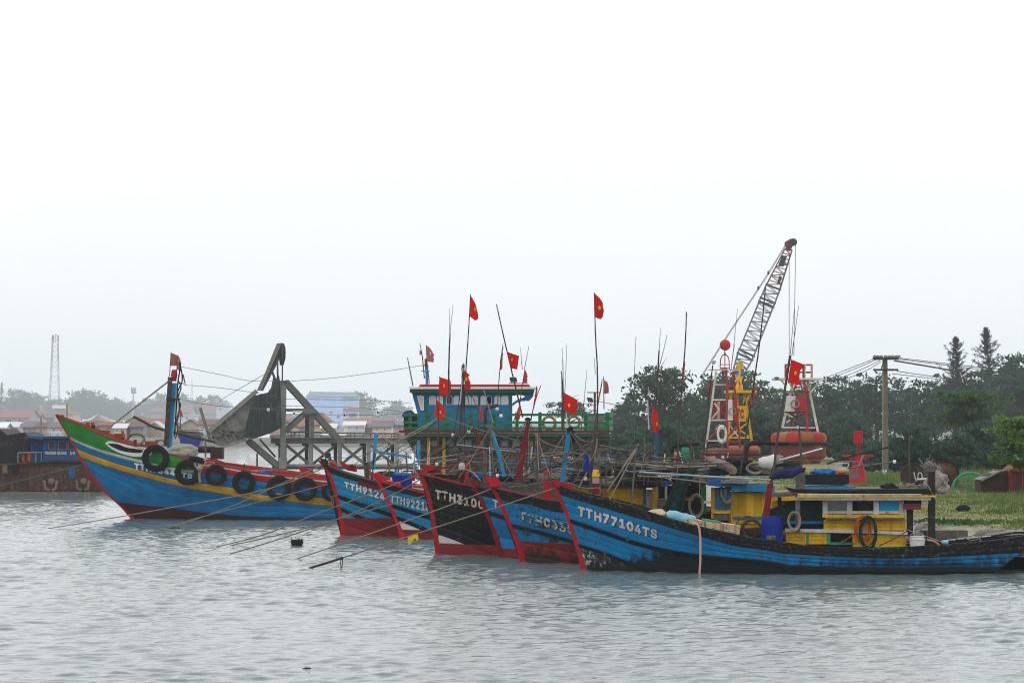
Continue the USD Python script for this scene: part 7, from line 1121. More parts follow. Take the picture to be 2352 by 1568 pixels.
# ================================================================ mooring lines and tangle of rigging
for pts, d1, d0, lab in (([(110, 1213), (382, 1167), (631, 1118), (768, 1062)], None, D1, 'mooring line of the first cyan bow, reaching farthest left into the water'), ([(335, 1225), (517, 1168), (641, 1113), (741, 1068), (772, 1058)], None, D1, 'second mooring line of the first cyan bow'), ([(495, 1255), (589, 1232), (747, 1172), (860, 1130), (965, 1088)], None, D3, 'mooring line from the black bow, ending left of the floating bucket'), ([(528, 1271), (728, 1208), (870, 1152), (985, 1088)], None, D3, 'mooring line from the black bow, just right of the first'), ([(528, 1252), (700, 1213), (860, 1168), (977, 1138)], None, D3, 'low slack line crossing the white bow wedge'), ([(675, 1285), (830, 1232), (1000, 1172), (1148, 1114)], None, D5, 'mooring line from the wide red stem head'), ([(709, 1304), (787, 1280), (960, 1224), (1140, 1165), (1308, 1109)], None, D6, 'nearest mooring line, with a yellow rag tied to it'), ([(430, 1195), (631, 1143), (768, 1108)], None, D1, 'faint low line from the first cyan stem')):
    solo('mooring_line', M().tube(smooth_path(pline(pts, dw(pts[0]), d0), 26), .019, 6), 'rope', lab, 'rope')
q = dw((709, 1304)); kd = lambda x: 1 / ((1 - (x - 709) / 600.) / q + (x - 709) / 600. / D6)
solo('line_float', M().tube(pline([(709, 1304.5), (750, 1292), (786, 1280.5)], q, kd(786)), .032, 7), 'dark_rope', 'dark thick lower end of the nearest mooring line', 'rope'); solo('line_shackle', M().ball(P((785, 1281), kd(785) - .05), .05, 2).tube(smooth_path(pline([(784, 1282), (782, 1292), (784, 1303), (787, 1292), (786, 1283)], kd(785) - .05), 14), .012, 5), 'dark_rope', 'dark knot with a hanging loop near the end of the nearest mooring line', 'rope knot')
x, y = z7(1062, 955); solo('yellow_rag', M().poly([z7(1012, 936), z7(1060, 914), z7(1108, 908), z7(1116, 955), z7(1096, 968), z7(1085, 945), z7(1060, 962), z7(1045, 1000), z7(1020, 1003)], kd(x) - .06, .02), 'rag_yellow', 'yellow rag hanging on the nearest mooring line', 'rag')
solo('rope_loop', M().tube(smooth_path(pline([z7(285, 548), z7(298, 590), z7(305, 650), z7(318, 600), z7(300, 552), z7(345, 545)], D1 - 2), 20), .016, 5), 'rope', 'hanging rope loop left of the first cyan stem', 'rope')
rig = [([z3(484, 1130), z3(0, 1395)], D1, D2), ([z3(475, 1150), z3(330, 1430)], D2, D2), ([z3(530, 1100), z3(700, 1170), z3(1140, 1300)], D3, D4), ([z3(640, 1230), z3(420, 1420), z3(200, 1500)], D3, D2), ([z3(780, 1170), z3(650, 1320)], D3, D3), ([z3(812, 1218), z3(910, 1355)], D3, D3), ([z3(1190, 1140), z3(1080, 1350), z3(960, 1560)], D5, D4), ([z3(1190, 1150), z3(1020, 1290), z3(820, 1480)], D5, D3), ([z3(1150, 1310), z3(1000, 1420), z3(880, 1560)], D4, D4), ([z3(1455, 1250), z3(1300, 1400), z3(1150, 1560)], D5, D5), ([z3(1480, 1260), z3(1370, 1430)], D5, D5), ([z3(1490, 1290), z3(1420, 1440), z3(1330, 1568)], D5, D5), ([z3(1250, 1235), z3(1330, 1310), z3(1480, 1350)], D5, D5), ([z3(1680, 1290), z3(1500, 1400), z3(1180, 1568)], D6, D5), ([z3(1740, 1270), z3(1720, 1400), z3(1690, 1450)], D6, D6), ([z3(1560, 1240), z3(1640, 1300), z3(1700, 1310)], D5, D6), ([z3(1780, 1330), z3(1900, 1360), z3(1960, 1370)], D6, D6), ([z3(1760, 1380), z3(1960, 1420)], D6, D6), ([z3(0, 1240), z3(160, 1330), z3(290, 1440)], D1, D2), ([z3(100, 1440), z3(210, 1340), z3(350, 1290)], D2, D2), ([z3(60, 1568), z3(240, 1430), z3(350, 1330)], D2, D2), ([z3(350, 1320), z3(440, 1180), z3(480, 1140)], D2, D2), ([z3(560, 1568), z3(700, 1450), z3(860, 1380)], D3, D3), ([z3(640, 1410), z3(900, 1440), z3(1180, 1430)], D3, D4), ([z3(1270, 1400), z3(1500, 1390), z3(1700, 1420)], D5, D5), ([z3(1220, 1330), z3(1440, 1420)], D5, D5),
       ([z13(365, 915), z13(540, 950), z13(690, 975), z13(870, 1020), z13(1030, 1045)], D6, D5), ([z13(300, 870), z13(150, 960), z13(0, 1045)], D6, D5), ([z13(340, 860), z13(310, 1040)], D6, D6), ([z13(290, 800), z13(190, 1060), z13(100, 1290)], D6, D6), ([z13(235, 1180), z13(150, 1330)], D6, D6), ([z13(350, 985), z13(430, 1020), z13(520, 1015)], D6, D6), ([z13(805, 900), z13(780, 1060), z13(745, 1240)], D5, D5), ([z13(350, 990), z13(600, 1060), z13(900, 1100)], D5, D5), ([z13(300, 1030), z13(700, 1110), z13(1000, 1150)], D5, D5), ([z13(360, 1100), z13(560, 1160), z13(720, 1180), z13(1100, 1200)], D6, D6), ([z13(720, 1210), z13(1100, 1240), z13(1400, 1280)], D6, D6), ([z13(95, 1290), z13(250, 1315), z13(340, 1340), z13(395, 1370)], D6, D6), ([z13(1110, 1120), z13(1100, 1260), z13(1090, 1420)], D5, D5), ([z13(1225, 1070), z13(1222, 1130)], D5, D5), ([z13(1330, 1180), z13(1320, 1420)], D6, D6), ([z13(1120, 1020), z13(1260, 990), z13(1400, 1000)], D5, D5),
       ([z7(1420, 320), z7(1560, 300), z7(1700, 410)], D3, D4), ([z7(1420, 320), z7(1300, 332), z7(1200, 345)], D3, D3), ([z7(1565, 260), z7(1590, 230), z7(1600, 290), z7(1570, 330)], D3, D3), ([z7(1960, 450), z7(2150, 350), z7(2352, 250)], D5, D5), ([z7(1960, 462), z7(2200, 430), z7(2352, 390)], D5, D5), ([z7(1900, 440), z7(2010, 310), z7(2100, 150)], D5, D5), ([z8(430, 430), z8(600, 475), z8(690, 470), z8(720, 540)], D6, D6), ([z8(360, 425), z8(180, 420), z8(0, 500)], D6, D5), ([z8(0, 380), z8(200, 270), z8(420, 150), z8(640, 30)], D5, D6), ([z8(440, 440), z8(530, 300), z8(570, 200)], D6, D6), ([z2(1350, 905), z2(1100, 1120)], D2, D2), ([z2(1340, 900), z2(1180, 985), z2(1010, 1040)], D2, D1), ([z2(1470, 745), z2(1350, 830), z2(1240, 880)], D2, D2), ([z2(700, 1000), z2(880, 1010), z2(1030, 960)], D1, D1), ([z2(900, 1060), z2(1040, 950), z2(1240, 840)], D1, D2)]
anchors = [(965, 1087, 'the black bow head'), (1115, 1095, 'the wide red stem head'), (1278, 1105, 'the near red stem head'), (800, 1062, 'the first cyan bow'), (870, 1090, 'the second cyan bow'), (1003, 965, 'the flag on the red post'), (1055, 1000, 'the tall dark timber mast'), (1135, 1000, 'the leaning sky blue boom'), (1208, 965, 'the heavy red boom'), (1308, 985, 'the thick blue derrick head'), (1230, 1000, 'the weathered timber post'), (1372, 1010, 'the bent flag pole'), (1465, 1025, 'the sheer leg top'), (1500, 1030, 'the bright blue mast foot'), (1372, 1090, 'the yellow-capped lantern'), (1263, 1100, 'the red lantern post'), (1060, 1080, 'the red samson post'), (830, 960, 'the sky blue derrick post'), (955, 1045, 'the short sky blue post'), (1630, 1110, 'the blue canvas awning'), (1450, 1100, 'the black bag'), (1345, 1070, 'the blue cloth bag'), (1565, 1060, 'the dark exhaust pipes'), (845, 1080, 'the dark bow post'), (1180, 1085, 'the white cabin windows'), (1400, 1075, 'the middle roofs')]
near = lambda p, no=None: min((a for a in anchors if a[2] != no), key=lambda a: (a[0] - p[0]) ** 2 + (a[1] - p[1]) ** 2)[2]
def way(p, q): return 'steeply' if abs(p[1] - q[1]) > 1.2 * abs(p[0] - q[0]) else 'level' if abs(p[1] - q[1]) < .25 * abs(p[0] - q[0]) else 'slanting'
seen_labels = {}
for i, (pts, a, b) in enumerate(rig):
    m_ = ('rope', 'dark_rope', 'rope', 'wire')[i % 4]; n0 = near(pts[0]); n1 = near(pts[-1], n0); tone = {'rope': 'pale', 'dark_rope': 'dark', 'wire': 'grey'}[m_]
    lab = f'{tone} rope, {way(pts[0], pts[-1])} from {n0} to {n1}'; lab = lab if len(lab.split()) < 17 else f'{tone} rope from {n0} to {n1}'
    if lab in seen_labels: lab = lab.replace(' rope', ' lower rope' if pts[0][1] > seen_labels[lab] else ' upper rope', 1)
    seen_labels[lab] = pts[0][1]
    solo('rigging_line', M().tube(smooth_path(pline(pts, a - .3, b - .3), 14), .012 + .005 * (i % 3 == 0), 5), m_, lab, 'rope')
# ================================================================ land behind: buoys, crane, poles and scrap
def lattice_bar(t, name, a, b, d, w, m, d1=None): part(t, name, M().bar(P(a, d), P(b, d1 or d), W(w, d)), m)
# red and white buoy tower
d = 200.; t = thing('buoy', 'red and white lattice buoy tower with red ball topmark', 'buoy', P(z14(290, 1345), d)); k = d / F / 4.2
part(t, 'hull_ring', M().lathe(P(z14(290, 1262), d), [(0, -.2), (225*k, -.2), (240*k, .02), (290*k, 0), (296*k, 8*k), (280*k, 60*k), (180*k, 76*k), (0, 78*k)], 32), 'rust_red', smooth=40); part(t, 'rim_fender', M().torus(P(z14(290, 1243), d), 296*k, 8*k, 'z'), 'rubber', smooth=True); part(t, 'lower_hull', M().lathe(P(z14(290, 1345), d), [(0, 0), (200*k, 0), (240*k, 70*k), (0, 72*k)], 32), 'rust_red', smooth=40); part(t, 'skirt', M().lathe(P(z14(290, 1268), d), [(260*k, -20*k), (285*k, 0), (285*k, 10*k), (260*k, 8*k)], 32), 'buoy_red', smooth=40)
for a, b, m, o in (((155, 445), (58, 1182), 'buoy_white', 0), ((256, 430), (268, 1186), 'buoy_red', -.6), ((318, 450), (388, 1190), 'buoy_red', .2), ((222, 450), (215, 1186), 'grey_wood', 1.2)): lattice_bar(t, 'leg', z14(*a), z14(*b), d + o, 4.6, m)
for y, x0, x1 in ((575, 135, 345), (720, 122, 355), (915, 105, 370), (1115, 75, 385)): lattice_bar(t, 'cross_member', z14(x0, y), z14(256, y), d - .3, 3.2, 'buoy_white'); lattice_bar(t, 'cross_member', z14(262, y + 6), z14(x1, y + 10), d - .3, 3.0, 'buoy_red')
for a, b, m in (((140, 750), (185, 815), 'buoy_white'), ((185, 815), (115, 900), 'buoy_white'), ((255, 745), (195, 810), 'buoy_red'), ((195, 810), (250, 880), 'buoy_red'), ((195, 955), (150, 1010), 'cream_paint'), ((90, 1090), (170, 1010), 'buoy_red'), ((275, 950), (370, 1075), 'buoy_white'), ((370, 950), (272, 1070), 'buoy_red'), ((340, 545), (390, 460), 'buoy_white')): lattice_bar(t, 'diagonal', z14(*a), z14(*b), d - .4, 3.2, m)
part(t, 'daymark', M().px(z14(124, 730), z14(165, 910), d + .2, .05), 'buoy_red', 'dark red daymark panel'); part(t, 'daymark', M().px(z14(166, 735), z14(194, 910), d + .25, .05), 'cream_paint', 'beige daymark panel'); part(t, 'daymark', M().px(z14(196, 735), z14(250, 905), d + .6, .05), 'rust_red'); part(t, 'daymark', M().poly([z14(272, 716), z14(312, 718), z14(318, 918), z14(268, 920)], d - .75, .05), 'buoy_white', 'white daymark panel'); part(t, 'daymark', M().poly([z14(314, 720), z14(352, 738), z14(370, 930), z14(320, 920)], d - .7, .05), 'buoy_red', 'red daymark panel'); part(t, 'bracket', M().torus(P(z14(312, 830), d - .85), W(8, d), W(1, d)), 'crane_grey')
part(t, 'platform', M().torus(P(z14(228, 432), d), 146*k, 5*k, 'z'), 'buoy_white', smooth=True); part(t, 'platform_spokes', M().bar(P(z14(85, 432), d), P(z14(374, 432), d), .09).bar(P(z14(228, 432), d - 1), P(z14(228, 432), d + 1), .09), 'buoy_white'); part(t, 'lamp_drum', M().lathe(P(z14(236, 450), d), [(0, 0), (30*k, 0), (30*k, 34*k), (0, 36*k)], 18), 'buoy_red', smooth=40)
part(t, 'cage', M().tube(smooth_path(pline([z14(195, 430), z14(198, 340), z14(212, 300), z14(240, 284), z14(266, 300), z14(280, 340), z14(284, 430)], d), 24), 5*k, 6).tube(smooth_path([P(z14(240, 430), d - .5), P(z14(240, 330), d - .45), P(z14(240, 285), d)], 10), 5*k, 6).tube(pline([z14(196, 380), z14(282, 380)], d - .1), 4*k, 5).tube(pline([z14(195, 412), z14(283, 412)], d - .1), 4*k, 5), 'buoy_red', smooth=True); part(t, 'topmark_stem', M().lathe(P(z14(240, 286), d), [(0, 0), (14*k, 0), (6*k, 18*k), (6*k, 40*k), (0, 40*k)], 12), 'dark_red')
part(t, 'topmark_ball', M().ball(P(z14(243, 192), d), 53*k, 3), 'buoy_red', 'red ball topmark', smooth=True); part(t, 'topmark_band', M().torus(P(z14(243, 188), d), 52.5*k, 1.6*k, 'z'), 'dark_red')
v, f_ = M().torus((0, 0, 0), 62*k, 19*k, 'y', 28, 10).get(); solo('white_ring', (v * np.array([.62, 1, 1.12]) + P(z14(212, 1052), d - 1.9), f_), 'plastic_white', 'white foam ring hung on the left buoy tower', 'life ring', smooth=True)
# yellow buoy
d = 207.; k = d / F / 4.2; t = thing('buoy', 'yellow buoy tower with cross topmark and red letters', 'buoy', P(z14(420, 1300), d))
part(t, 'hull_ring', M().lathe(P(z14(420, 1235), d), [(0, -.4), (150*k, -.4), (165*k, 10*k), (165*k, 50*k), (130*k, 74*k), (0, 76*k)], 30), 'rust_orange', smooth=40); part(t, 'rim_fender', M().torus(P(z14(420, 1238), d), 170*k, 8*k, 'z'), 'rubber', smooth=True)
for a, b, o in (((430, 650), (500, 1120), 0), ((300, 650), (268, 1120), 0), ((360, 650), (380, 1120), 1.2)): lattice_bar(t, 'leg', z14(*a), z14(*b), d + o, 5.5, 'buoy_yellow')
lattice_bar(t, 'strut', z14(428, 770), z14(480, 665), d - .2, 6, 'buoy_yellow'); lattice_bar(t, 'strut', z14(428, 668), z14(428, 770), d - .2, 6, 'buoy_yellow')
for a, b in (((290, 940), (480, 1080)), ((460, 940), (280, 1080)), ((275, 1085), (495, 1085)), ((300, 940), (360, 1000)), ((340, 480), (400, 600)), ((410, 490), (370, 600))): lattice_bar(t, 'brace', z14(*a), z14(*b), d - .3, 3.6, 'buoy_yellow')
part(t, 'platform', M().lathe(P(z14(390, 655), d), [(0, 0), (158*k, 0), (160*k, 14*k), (158*k, 26*k), (0, 26*k)], 28), 'buoy_yellow', smooth=40); part(t, 'lamp_house', M().lathe(P(z14(378, 626), d), [(0, 0), (36*k, 0), (36*k, 44*k), (26*k, 56*k), (20*k, 130*k), (0, 132*k)], 18), 'buoy_yellow', smooth=40)
f = part(t, 'daymark', M().poly([z14(352, 775), z14(462, 778), z14(444, 930), z14(360, 926)], d - .6, .06), 'buoy_yellow', 'yellow panel with red letters'); part(f, 'lettering', text_flat('TC', z14(352, 806), z14(424, 902), d - .63, .02), 'maroon_letter')
part(t, 'topmark', M().poly([z14(345, 362), z14(365, 350), z14(382, 362), z14(398, 352), z14(420, 362), z14(412, 385), z14(420, 408), z14(398, 420), z14(382, 408), z14(366, 422), z14(346, 410), z14(356, 385)], d, .25), 'buoy_yellow', 'yellow cross topmark'); part(t, 'topmark_stem', M().tube([P(z14(384, 415), d), P(z14(382, 500), d)], .06, 6), 'buoy_yellow')
# big rusty buoy
d = 198.; k = d / F / 4.2; t = thing('buoy', 'big rusty red buoy with striped drum and railed platform', 'buoy', P(z14(952, 1345), d))
part(t, 'drum', M().lathe(P(z14(952, 1345), d), [(0, 0), (190*k, 0), (225*k, 40*k), (262*k, 80*k), (262*k, 192*k), (0, 192*k)], 36), 'rust_red', smooth=40); part(t, 'rim_fender', M().torus(P(z14(952, 1143), d), 276*k, 13*k, 'z', 36, 10), 'rubber', smooth=True)
for i in range(12):
    a0, a1 = i * PI / 6, (i + 1) * PI / 6 - .012; m = M(); A = np.linspace(a0, a1, 5); pr = [(262, 0), (270, 22), (268, 60), (250, 84), (200, 98), (0, 108)]
    v = [P(z14(952, 1128), d) + V(r * k * math.cos(a), r * k * math.sin(a), z * k) for a in A for r, z in pr]; part(t, 'top_sector', m.add(v, [[i_*6+j, (i_+1)*6+j, (i_+1)*6+j+1, i_*6+j+1] for i_ in range(4) for j in range(5)]), 'rust_orange' if i % 2 else 'buoy_red', smooth=50)
for a, b, m, o in (((900, 545), (795, 985), 'buoy_white', -.3), ((1005, 535), (1040, 1048), 'buoy_red', -.8), ((1038, 545), (1140, 1040), 'buoy_white', .2), ((890, 560), (880, 1040), 'rust_red', 1.0), ((1010, 600), (1060, 960), 'grey_wood', 1.)): lattice_bar(t, 'leg', z14(*a), z14(*b), d + o, 5.2, m)
for y, x0, x1 in ((985, 790, 1110), (835, 818, 1080), (640, 860, 1060)): lattice_bar(t, 'cross_member', z14(x0, y), z14(x1, y + 4), d - .7, 3.2, 'rust_red' if y != 985 else 'buoy_white')
for a, b, m in (((815, 845), (900, 890), 'buoy_white'), ((905, 890), (830, 940), 'buoy_white'), ((860, 850), (1000, 910), 'rust_red'), ((1000, 850), (870, 910), 'rust_red'), ((865, 560), (905, 670), 'buoy_white'), ((905, 640), (925, 560), 'buoy_red'), ((1150, 545), (1055, 665), 'buoy_white'), ((775, 520), (830, 590), 'buoy_white')): lattice_bar(t, 'diagonal', z14(*a), z14(*b), d - .6, 3.2, m)
part(t, 'daymark', M().poly([z14(836, 680), z14(922, 684), z14(910, 832), z14(815, 832)], d - 1, .06), 'buoy_white', 'white daymark panel'); part(t, 'daymark', M().poly([z14(924, 682), z14(1000, 678), z14(1018, 832), z14(912, 830)], d - .95, .06), 'buoy_red', 'red daymark panel'); part(t, 'bracket', M().torus(P(z14(918, 760), d - 1.1), W(9, d), W(1.6, d)), 'crane_grey')
part(t, 'platform', M().px(z14(730, 508), z14(1172, 528), d - 1, 3), 'buoy_white'); part(t, 'platform_beam', M().px(z14(900, 529), z14(1050, 545), d - .9, .4), 'buoy_red')
for y in (383, 455): part(t, 'platform_rail', M().bar(P(z14(822, y), d - .8), P(z14(1084, y), d - .8), .11), 'buoy_red')
for x, m in ((826, 'buoy_red'), (998, 'buoy_red'), (1010, 'buoy_white'), (1078, 'cream_paint')): part(t, 'rail_post', M().bar(P(z14(x, 378), d - .8), P(z14(x, 508), d - .8), .14), m)
part(t, 'platform_lamp', M().px(z14(722, 500), z14(760, 514), d - 1.3, .5), 'crane_dark')
# small red beacon
d = 135.; t = thing('beacon', 'small red beacon with cylinder lantern and tapered base', 'beacon', P(z6(428, 1265), d)); k = d / F / 3.213
part(t, 'lantern', M().lathe(P(z6(430, 965), d), [(0, 0), (34*k, 0), (34*k, 92*k), (0, 94*k)], 22), 'fresh_red', 'red cylinder lantern', smooth=40); part(t, 'stem', M().tube([P(z6(430, 1050), d), P(z6(430, 965), d)], 16*k, 10), 'rust_red')
part(t, 'ring', M().torus(P(z6(425, 1056), d), 112*k, 5*k, 'z'), 'buoy_red', smooth=True)
for i in range(6): a = i * PI / 3; c = P(z6(425, 1056), d); part(t, 'ring_arm', M().bar(c + V(math.cos(a) * 18*k, math.sin(a) * 18*k, -30*k), c + V(math.cos(a) * 112*k, math.sin(a) * 112*k, 0), .06), 'buoy_red')
part(t, 'base', M().lathe(P(z6(428, 1268), d), [(0, 0), (72*k, 0), (56*k, 90*k), (36*k, 165*k), (22*k, 190*k), (18*k, 222*k), (0, 222*k)], 8), 'buoy_red', smooth=False)
# crane
d = 335.; kc = 335 / 216; t = thing('crane', 'grey lattice boom crane rising behind the buoys', 'crane', P(z5(400, 1330), d))
A0, A1, B0, B1 = P(z5(372, 900), d), P(z5(432, 930), d), P(z5(700, 150), d), P(z5(724, 155), d)
def bp(u, w, o):                                 # point on the boom: u up, w across, o depth
    taper = np.interp(u, [0, .12, .66, 1], [.8, 1, 1, .45]); L = A0 + (B0 - A0) * u; R_ = A1 + (B1 - A1) * u; c = (L + R_) / 2; ax = (R_ - L) / np.linalg.norm(R_ - L)
    return c + ax * (w - .5) * kc * np.interp(u, [0, .12, .66, 1], [.85, 1.12, 1.05, .5]) + V(0, (o - .5) * kc * np.interp(u, [0, .12, .66, 1], [.7, .9, .85, .5]), 0)
N = 26
for i in range(N):
    u0, u1 = i / N, (i + 1) / N; m = M()
    for w in (0, 1):
        for o in (0, 1): m.bar(bp(u0, w, o), bp(u1, w, o), .06 * kc)
    for o in (0, 1): m.bar(bp(u0, i % 2, o), bp(u1, 1 - i % 2, o), .04 * kc); m.bar(bp(u1, 0, o), bp(u1, 1, o), .035 * kc)
    for w in (0, 1): m.bar(bp(u0, w, i % 2), bp(u1, w, 1 - i % 2), .035 * kc)
    part(t, 'boom_section', m, 'crane_grey' if i < 18 else 'crane_red')
for u in (.12, .15, .55, .58, .69): part(t, 'boom_joint', M().bar(bp(u, -.08, .5), bp(u, 1.08, .5), .2 * kc, .13 * kc), 'crane_dark')
part(t, 'boom_head', M().poly([z5(690, 108), z5(722, 86), z5(756, 94), z5(760, 122), z5(740, 130), z5(722, 165), z5(700, 150)], d - .4, .8), 'crane_red', 'rusty boom head'); part(t, 'sheave', M().lathe(P(z5(742, 108), d - .5), [(0, -.1), (.42, -.1), (.34, 0), (.42, .1), (0, .1)], 18, 'y'), 'crane_dark'); part(t, 'sheave', M().lathe(P(z5(706, 118), d - .5), [(0, -.1), (.34, -.1), (.28, 0), (.34, .1), (0, .1)], 18, 'y'), 'crane_red'); part(t, 'head_plate', M().poly([z5(672, 190), z5(704, 194), z5(680, 262), z5(648, 254)], d - .7, .1), 'crane_dark'); part(t, 'head_plate', M().poly([z5(652, 318), z5(672, 322), z5(660, 362), z5(642, 370)], d - .7, .1), 'crane_dark')
for dx, nm in ((0, 0), (7, 1)): part(t, 'pendant', M().tube(pline([z5(692 + dx, 122), z5(585 + dx, 300), z5(520 + dx, 400), z5(318 + dx, 705), z5(165 + dx, 945)], d - .3 + nm), .036, 5), 'wire')
for q in ((585, 300), (522, 396)): part(t, 'pendant_link', M().ball(P(z5(*q), d - .4), .17, 2, (.7, .7, 1.4)), 'crane_dark')
for a, b in (((716, 178), (716, 820)), ((757, 118), (745, 820))): part(t, 'hoist_line', M().tube(pline([z5(*a), z5(*b)], d - .2), .036, 5), 'wire')
part(t, 'cab', M().px(z5(300, 1120), z5(430, 1240), d, 3.2), 'crane_red'); part(t, 'cab_window', M().px(z5(390, 1135), z5(426, 1190), d - .04, .03), 'shade_glass'); part(t, 'counterweight', M().px(z5(200, 1130), z5(296, 1240), d + .2, 3), 'crane_dark'); part(t, 'gantry_frame', M().bar(P(z5(165, 945), d), P(z5(300, 1125), d), .2).bar(P(z5(172, 945), d + 1), P(z5(220, 1130), d + 1), .2), 'crane_grey'); part(t, 'boom_foot', M().bar(P(z5(400, 900), d), P(z5(370, 1130), d), .6, 1.2), 'crane_grey')
for s_ in (0, 3.0): part(t, 'track', M().px(z5(180, 1250), z5(470, 1330), d - .3 + s_, .7), 'crane_dark')
# scrap at the right: drum, wheel, boxes, shack
d = 126.; k = d / F / 3.213; t = thing('cable_drum', 'big rusty cable drum half covered with grey netting', 'cable drum', P(z6(940, 1300), d))
c0, c1 = P(z6(828, 1200), d - .6), P(z6(1068, 1190), d + .8)
for c, r, nm in ((c0, 88*k, 'flange'), (c1, 104*k, 'flange')): part(t, nm, M().lathe(c, [(0, -.07), (r * .22, -.07), (r * .24, -.02), (r * .9, -.02), (r * .92, -.06), (r, -.06), (r, .06), (0, .06)], 36, 'y').tube([c, c + V(.01, .1, 0)], .02, 4), 'dark_rust' if c is c0 else 'rust', smooth=40)
ax = c1 - c0; m = M(); 
for r_d, mm, nm in ((.78, 'dark_rust', 'drum_body'),): part(t, nm, M().tube([c0, c1], [88*k*r_d, 100*k*r_d], 24), mm, smooth=40)
rng = np.random.default_rng(31); nv_, nf_ = rough(M().lump(P(z6(965, 1160), d - .35), (.62, .5, .55), 22, .5, 3), .12, 7, 5); netm = M().add(nv_, nf_); nv_, nf_ = rough(M().lump(P(z6(1015, 1235), d - .55), (.34, .34, .36), 23, .5, 3), .1, 7, 6); netm.add(nv_, nf_)
for k_ in range(160): p_ = P((z6(905 + 130 * rng.random(), 0)[0], z6(0, 1105 + 150 * rng.random())[1]), d - .7); netm.tube([p_, p_ + rng.normal(0, .09, 3), p_ + rng.normal(0, .13, 3)], .01, 4, False)
part(t, 'rim', M().torus(c1 + V(0, -.08, 0), 102*k, 6*k), 'rubber', smooth=True); part(t, 'netting', netm, 'net_pink'); part(t, 'cradle', M().px(z6(760, 1280), z6(1110, 1320), d - .3, 1.6), 'dark_rust')
d = 122.; k = d / F / 3.213; c = P(z6(1255, 1312), d); t = thing('green_wheel', 'large green spoked wheel frame standing in the grass', 'wheel', c); part(t, 'rim', M().torus(c, 132*k, 9*k, 'y', 40, 10), 'mint_paint', smooth=True)
for a in (45, 135, 90): part(t, 'spoke', M().bar(c + V(math.cos(math.radians(a)) * 20*k, 0, math.sin(math.radians(a)) * 20*k), c + V(math.cos(math.radians(a)) * 128*k, 0, math.sin(math.radians(a)) * 128*k), 14*k), 'mint_paint')
solo('pink_base', M().px(z6(1195, 1262), z6(1342, 1280), 123, 1).px(z6(1200, 1281), z6(1222, 1330), 123, .2).px(z6(1310, 1281), z6(1335, 1330), 123, .2), 'pink', 'low pink trestle behind the green wheel', 'trestle')
d = 118.; t = thing('scrap_box', 'dark rusty box with slanting canopy beside the shrub', 'scrap', P(z6(1450, 1310), d)); part(t, 'side', M().poly([z6(1330, 1250), z6(1390, 1192), z6(1545, 1160), z6(1548, 1330), z6(1340, 1330)], d, 1.5), 'dark_rust'); part(t, 'canopy', M().poly([z6(1325, 1232), z6(1470, 1168), z6(1475, 1176), z6(1345, 1242)], d - .15, 1.6), 'tarp_grey')
d = 117.5; t = thing('scrap_box', 'rusty red steel box at the right edge below the shrub', 'scrap', P(z6(1630, 1320), d)); part(t, 'side', rough(M().poly([z6(1550, 1165), z6(1620, 1110), z6(1800, 1095), z6(1800, 1330), z6(1552, 1330)], d, 2), .04, 2, 3, 3), 'rust_red'); part(t, 'dark_strip', M().px(z6(1592, 1180), z6(1625, 1320), d - .03, .03), 'dark_rust'); 
for x in (1560, 1640, 1662, 1690): part(t, 'rib', M().px(z6(x, 1178), z6(x + 7, 1318), d - .06, .06), 'rust')
part(t, 'ridge', M().px(z6(1550, 1160), z6(1700, 1170), d - .1, .2), 'rust')
d = 172.; t = thing('shack', 'small yellow-walled shack with grey sheet roof left of the shrub', 'shack', P(z6(1440, 1190), d)); part(t, 'wall', M().px(z6(1392, 1045), z6(1640, 1190), d, 3), 'wall_orange'); part(t, 'roof', M().poly([z6(1375, 985), z6(1420, 980), z6(1545, 1030), z6(1545, 1044), z6(1400, 1044)], d - .5, 3.6), 'roof_grey'); part(t, 'roof', M().px(z6(1455, 992), z6(1640, 1003), d + .5, 3), 'roof_grey'); part(t, 'metal_sheet', M().px(z6(1340, 1102), z6(1388, 1195), d - 1, .08), 'wall_grey'); part(t, 'metal_sheet', M().px(z6(1392, 1104), z6(1424, 1190), d - .9, .08), 'wall_grey'); part(t, 'lean_post', M().bar(P(z6(1394, 955), d - 1.2), P(z6(1398, 1190), d - 1.2), .14), 'steel'); part(t, 'awning', M().poly([z6(1368, 960), z6(1400, 952), z6(1404, 980), z6(1362, 986)], d - 1.4, .6), 'tarp_grey')
house('pinkish wall of a low building glimpsed between the tree trunks', z6(1150, 0)[0], z6(1390, 0)[0], z6(0, 975)[1], 0, 225, 6, 'wall_pink', 'roof_grey', 'flat', name='low_building', cat='building', windows=[(z6(1180, 1000), z6(1210, 1035)), (z6(1300, 1000), z6(1330, 1035))])
solo('white_sign', M().px(z6(295, 865), z6(390, 935), 243, .1), 'wall_pink', 'pale board glimpsed behind the small red beacon', 'board')
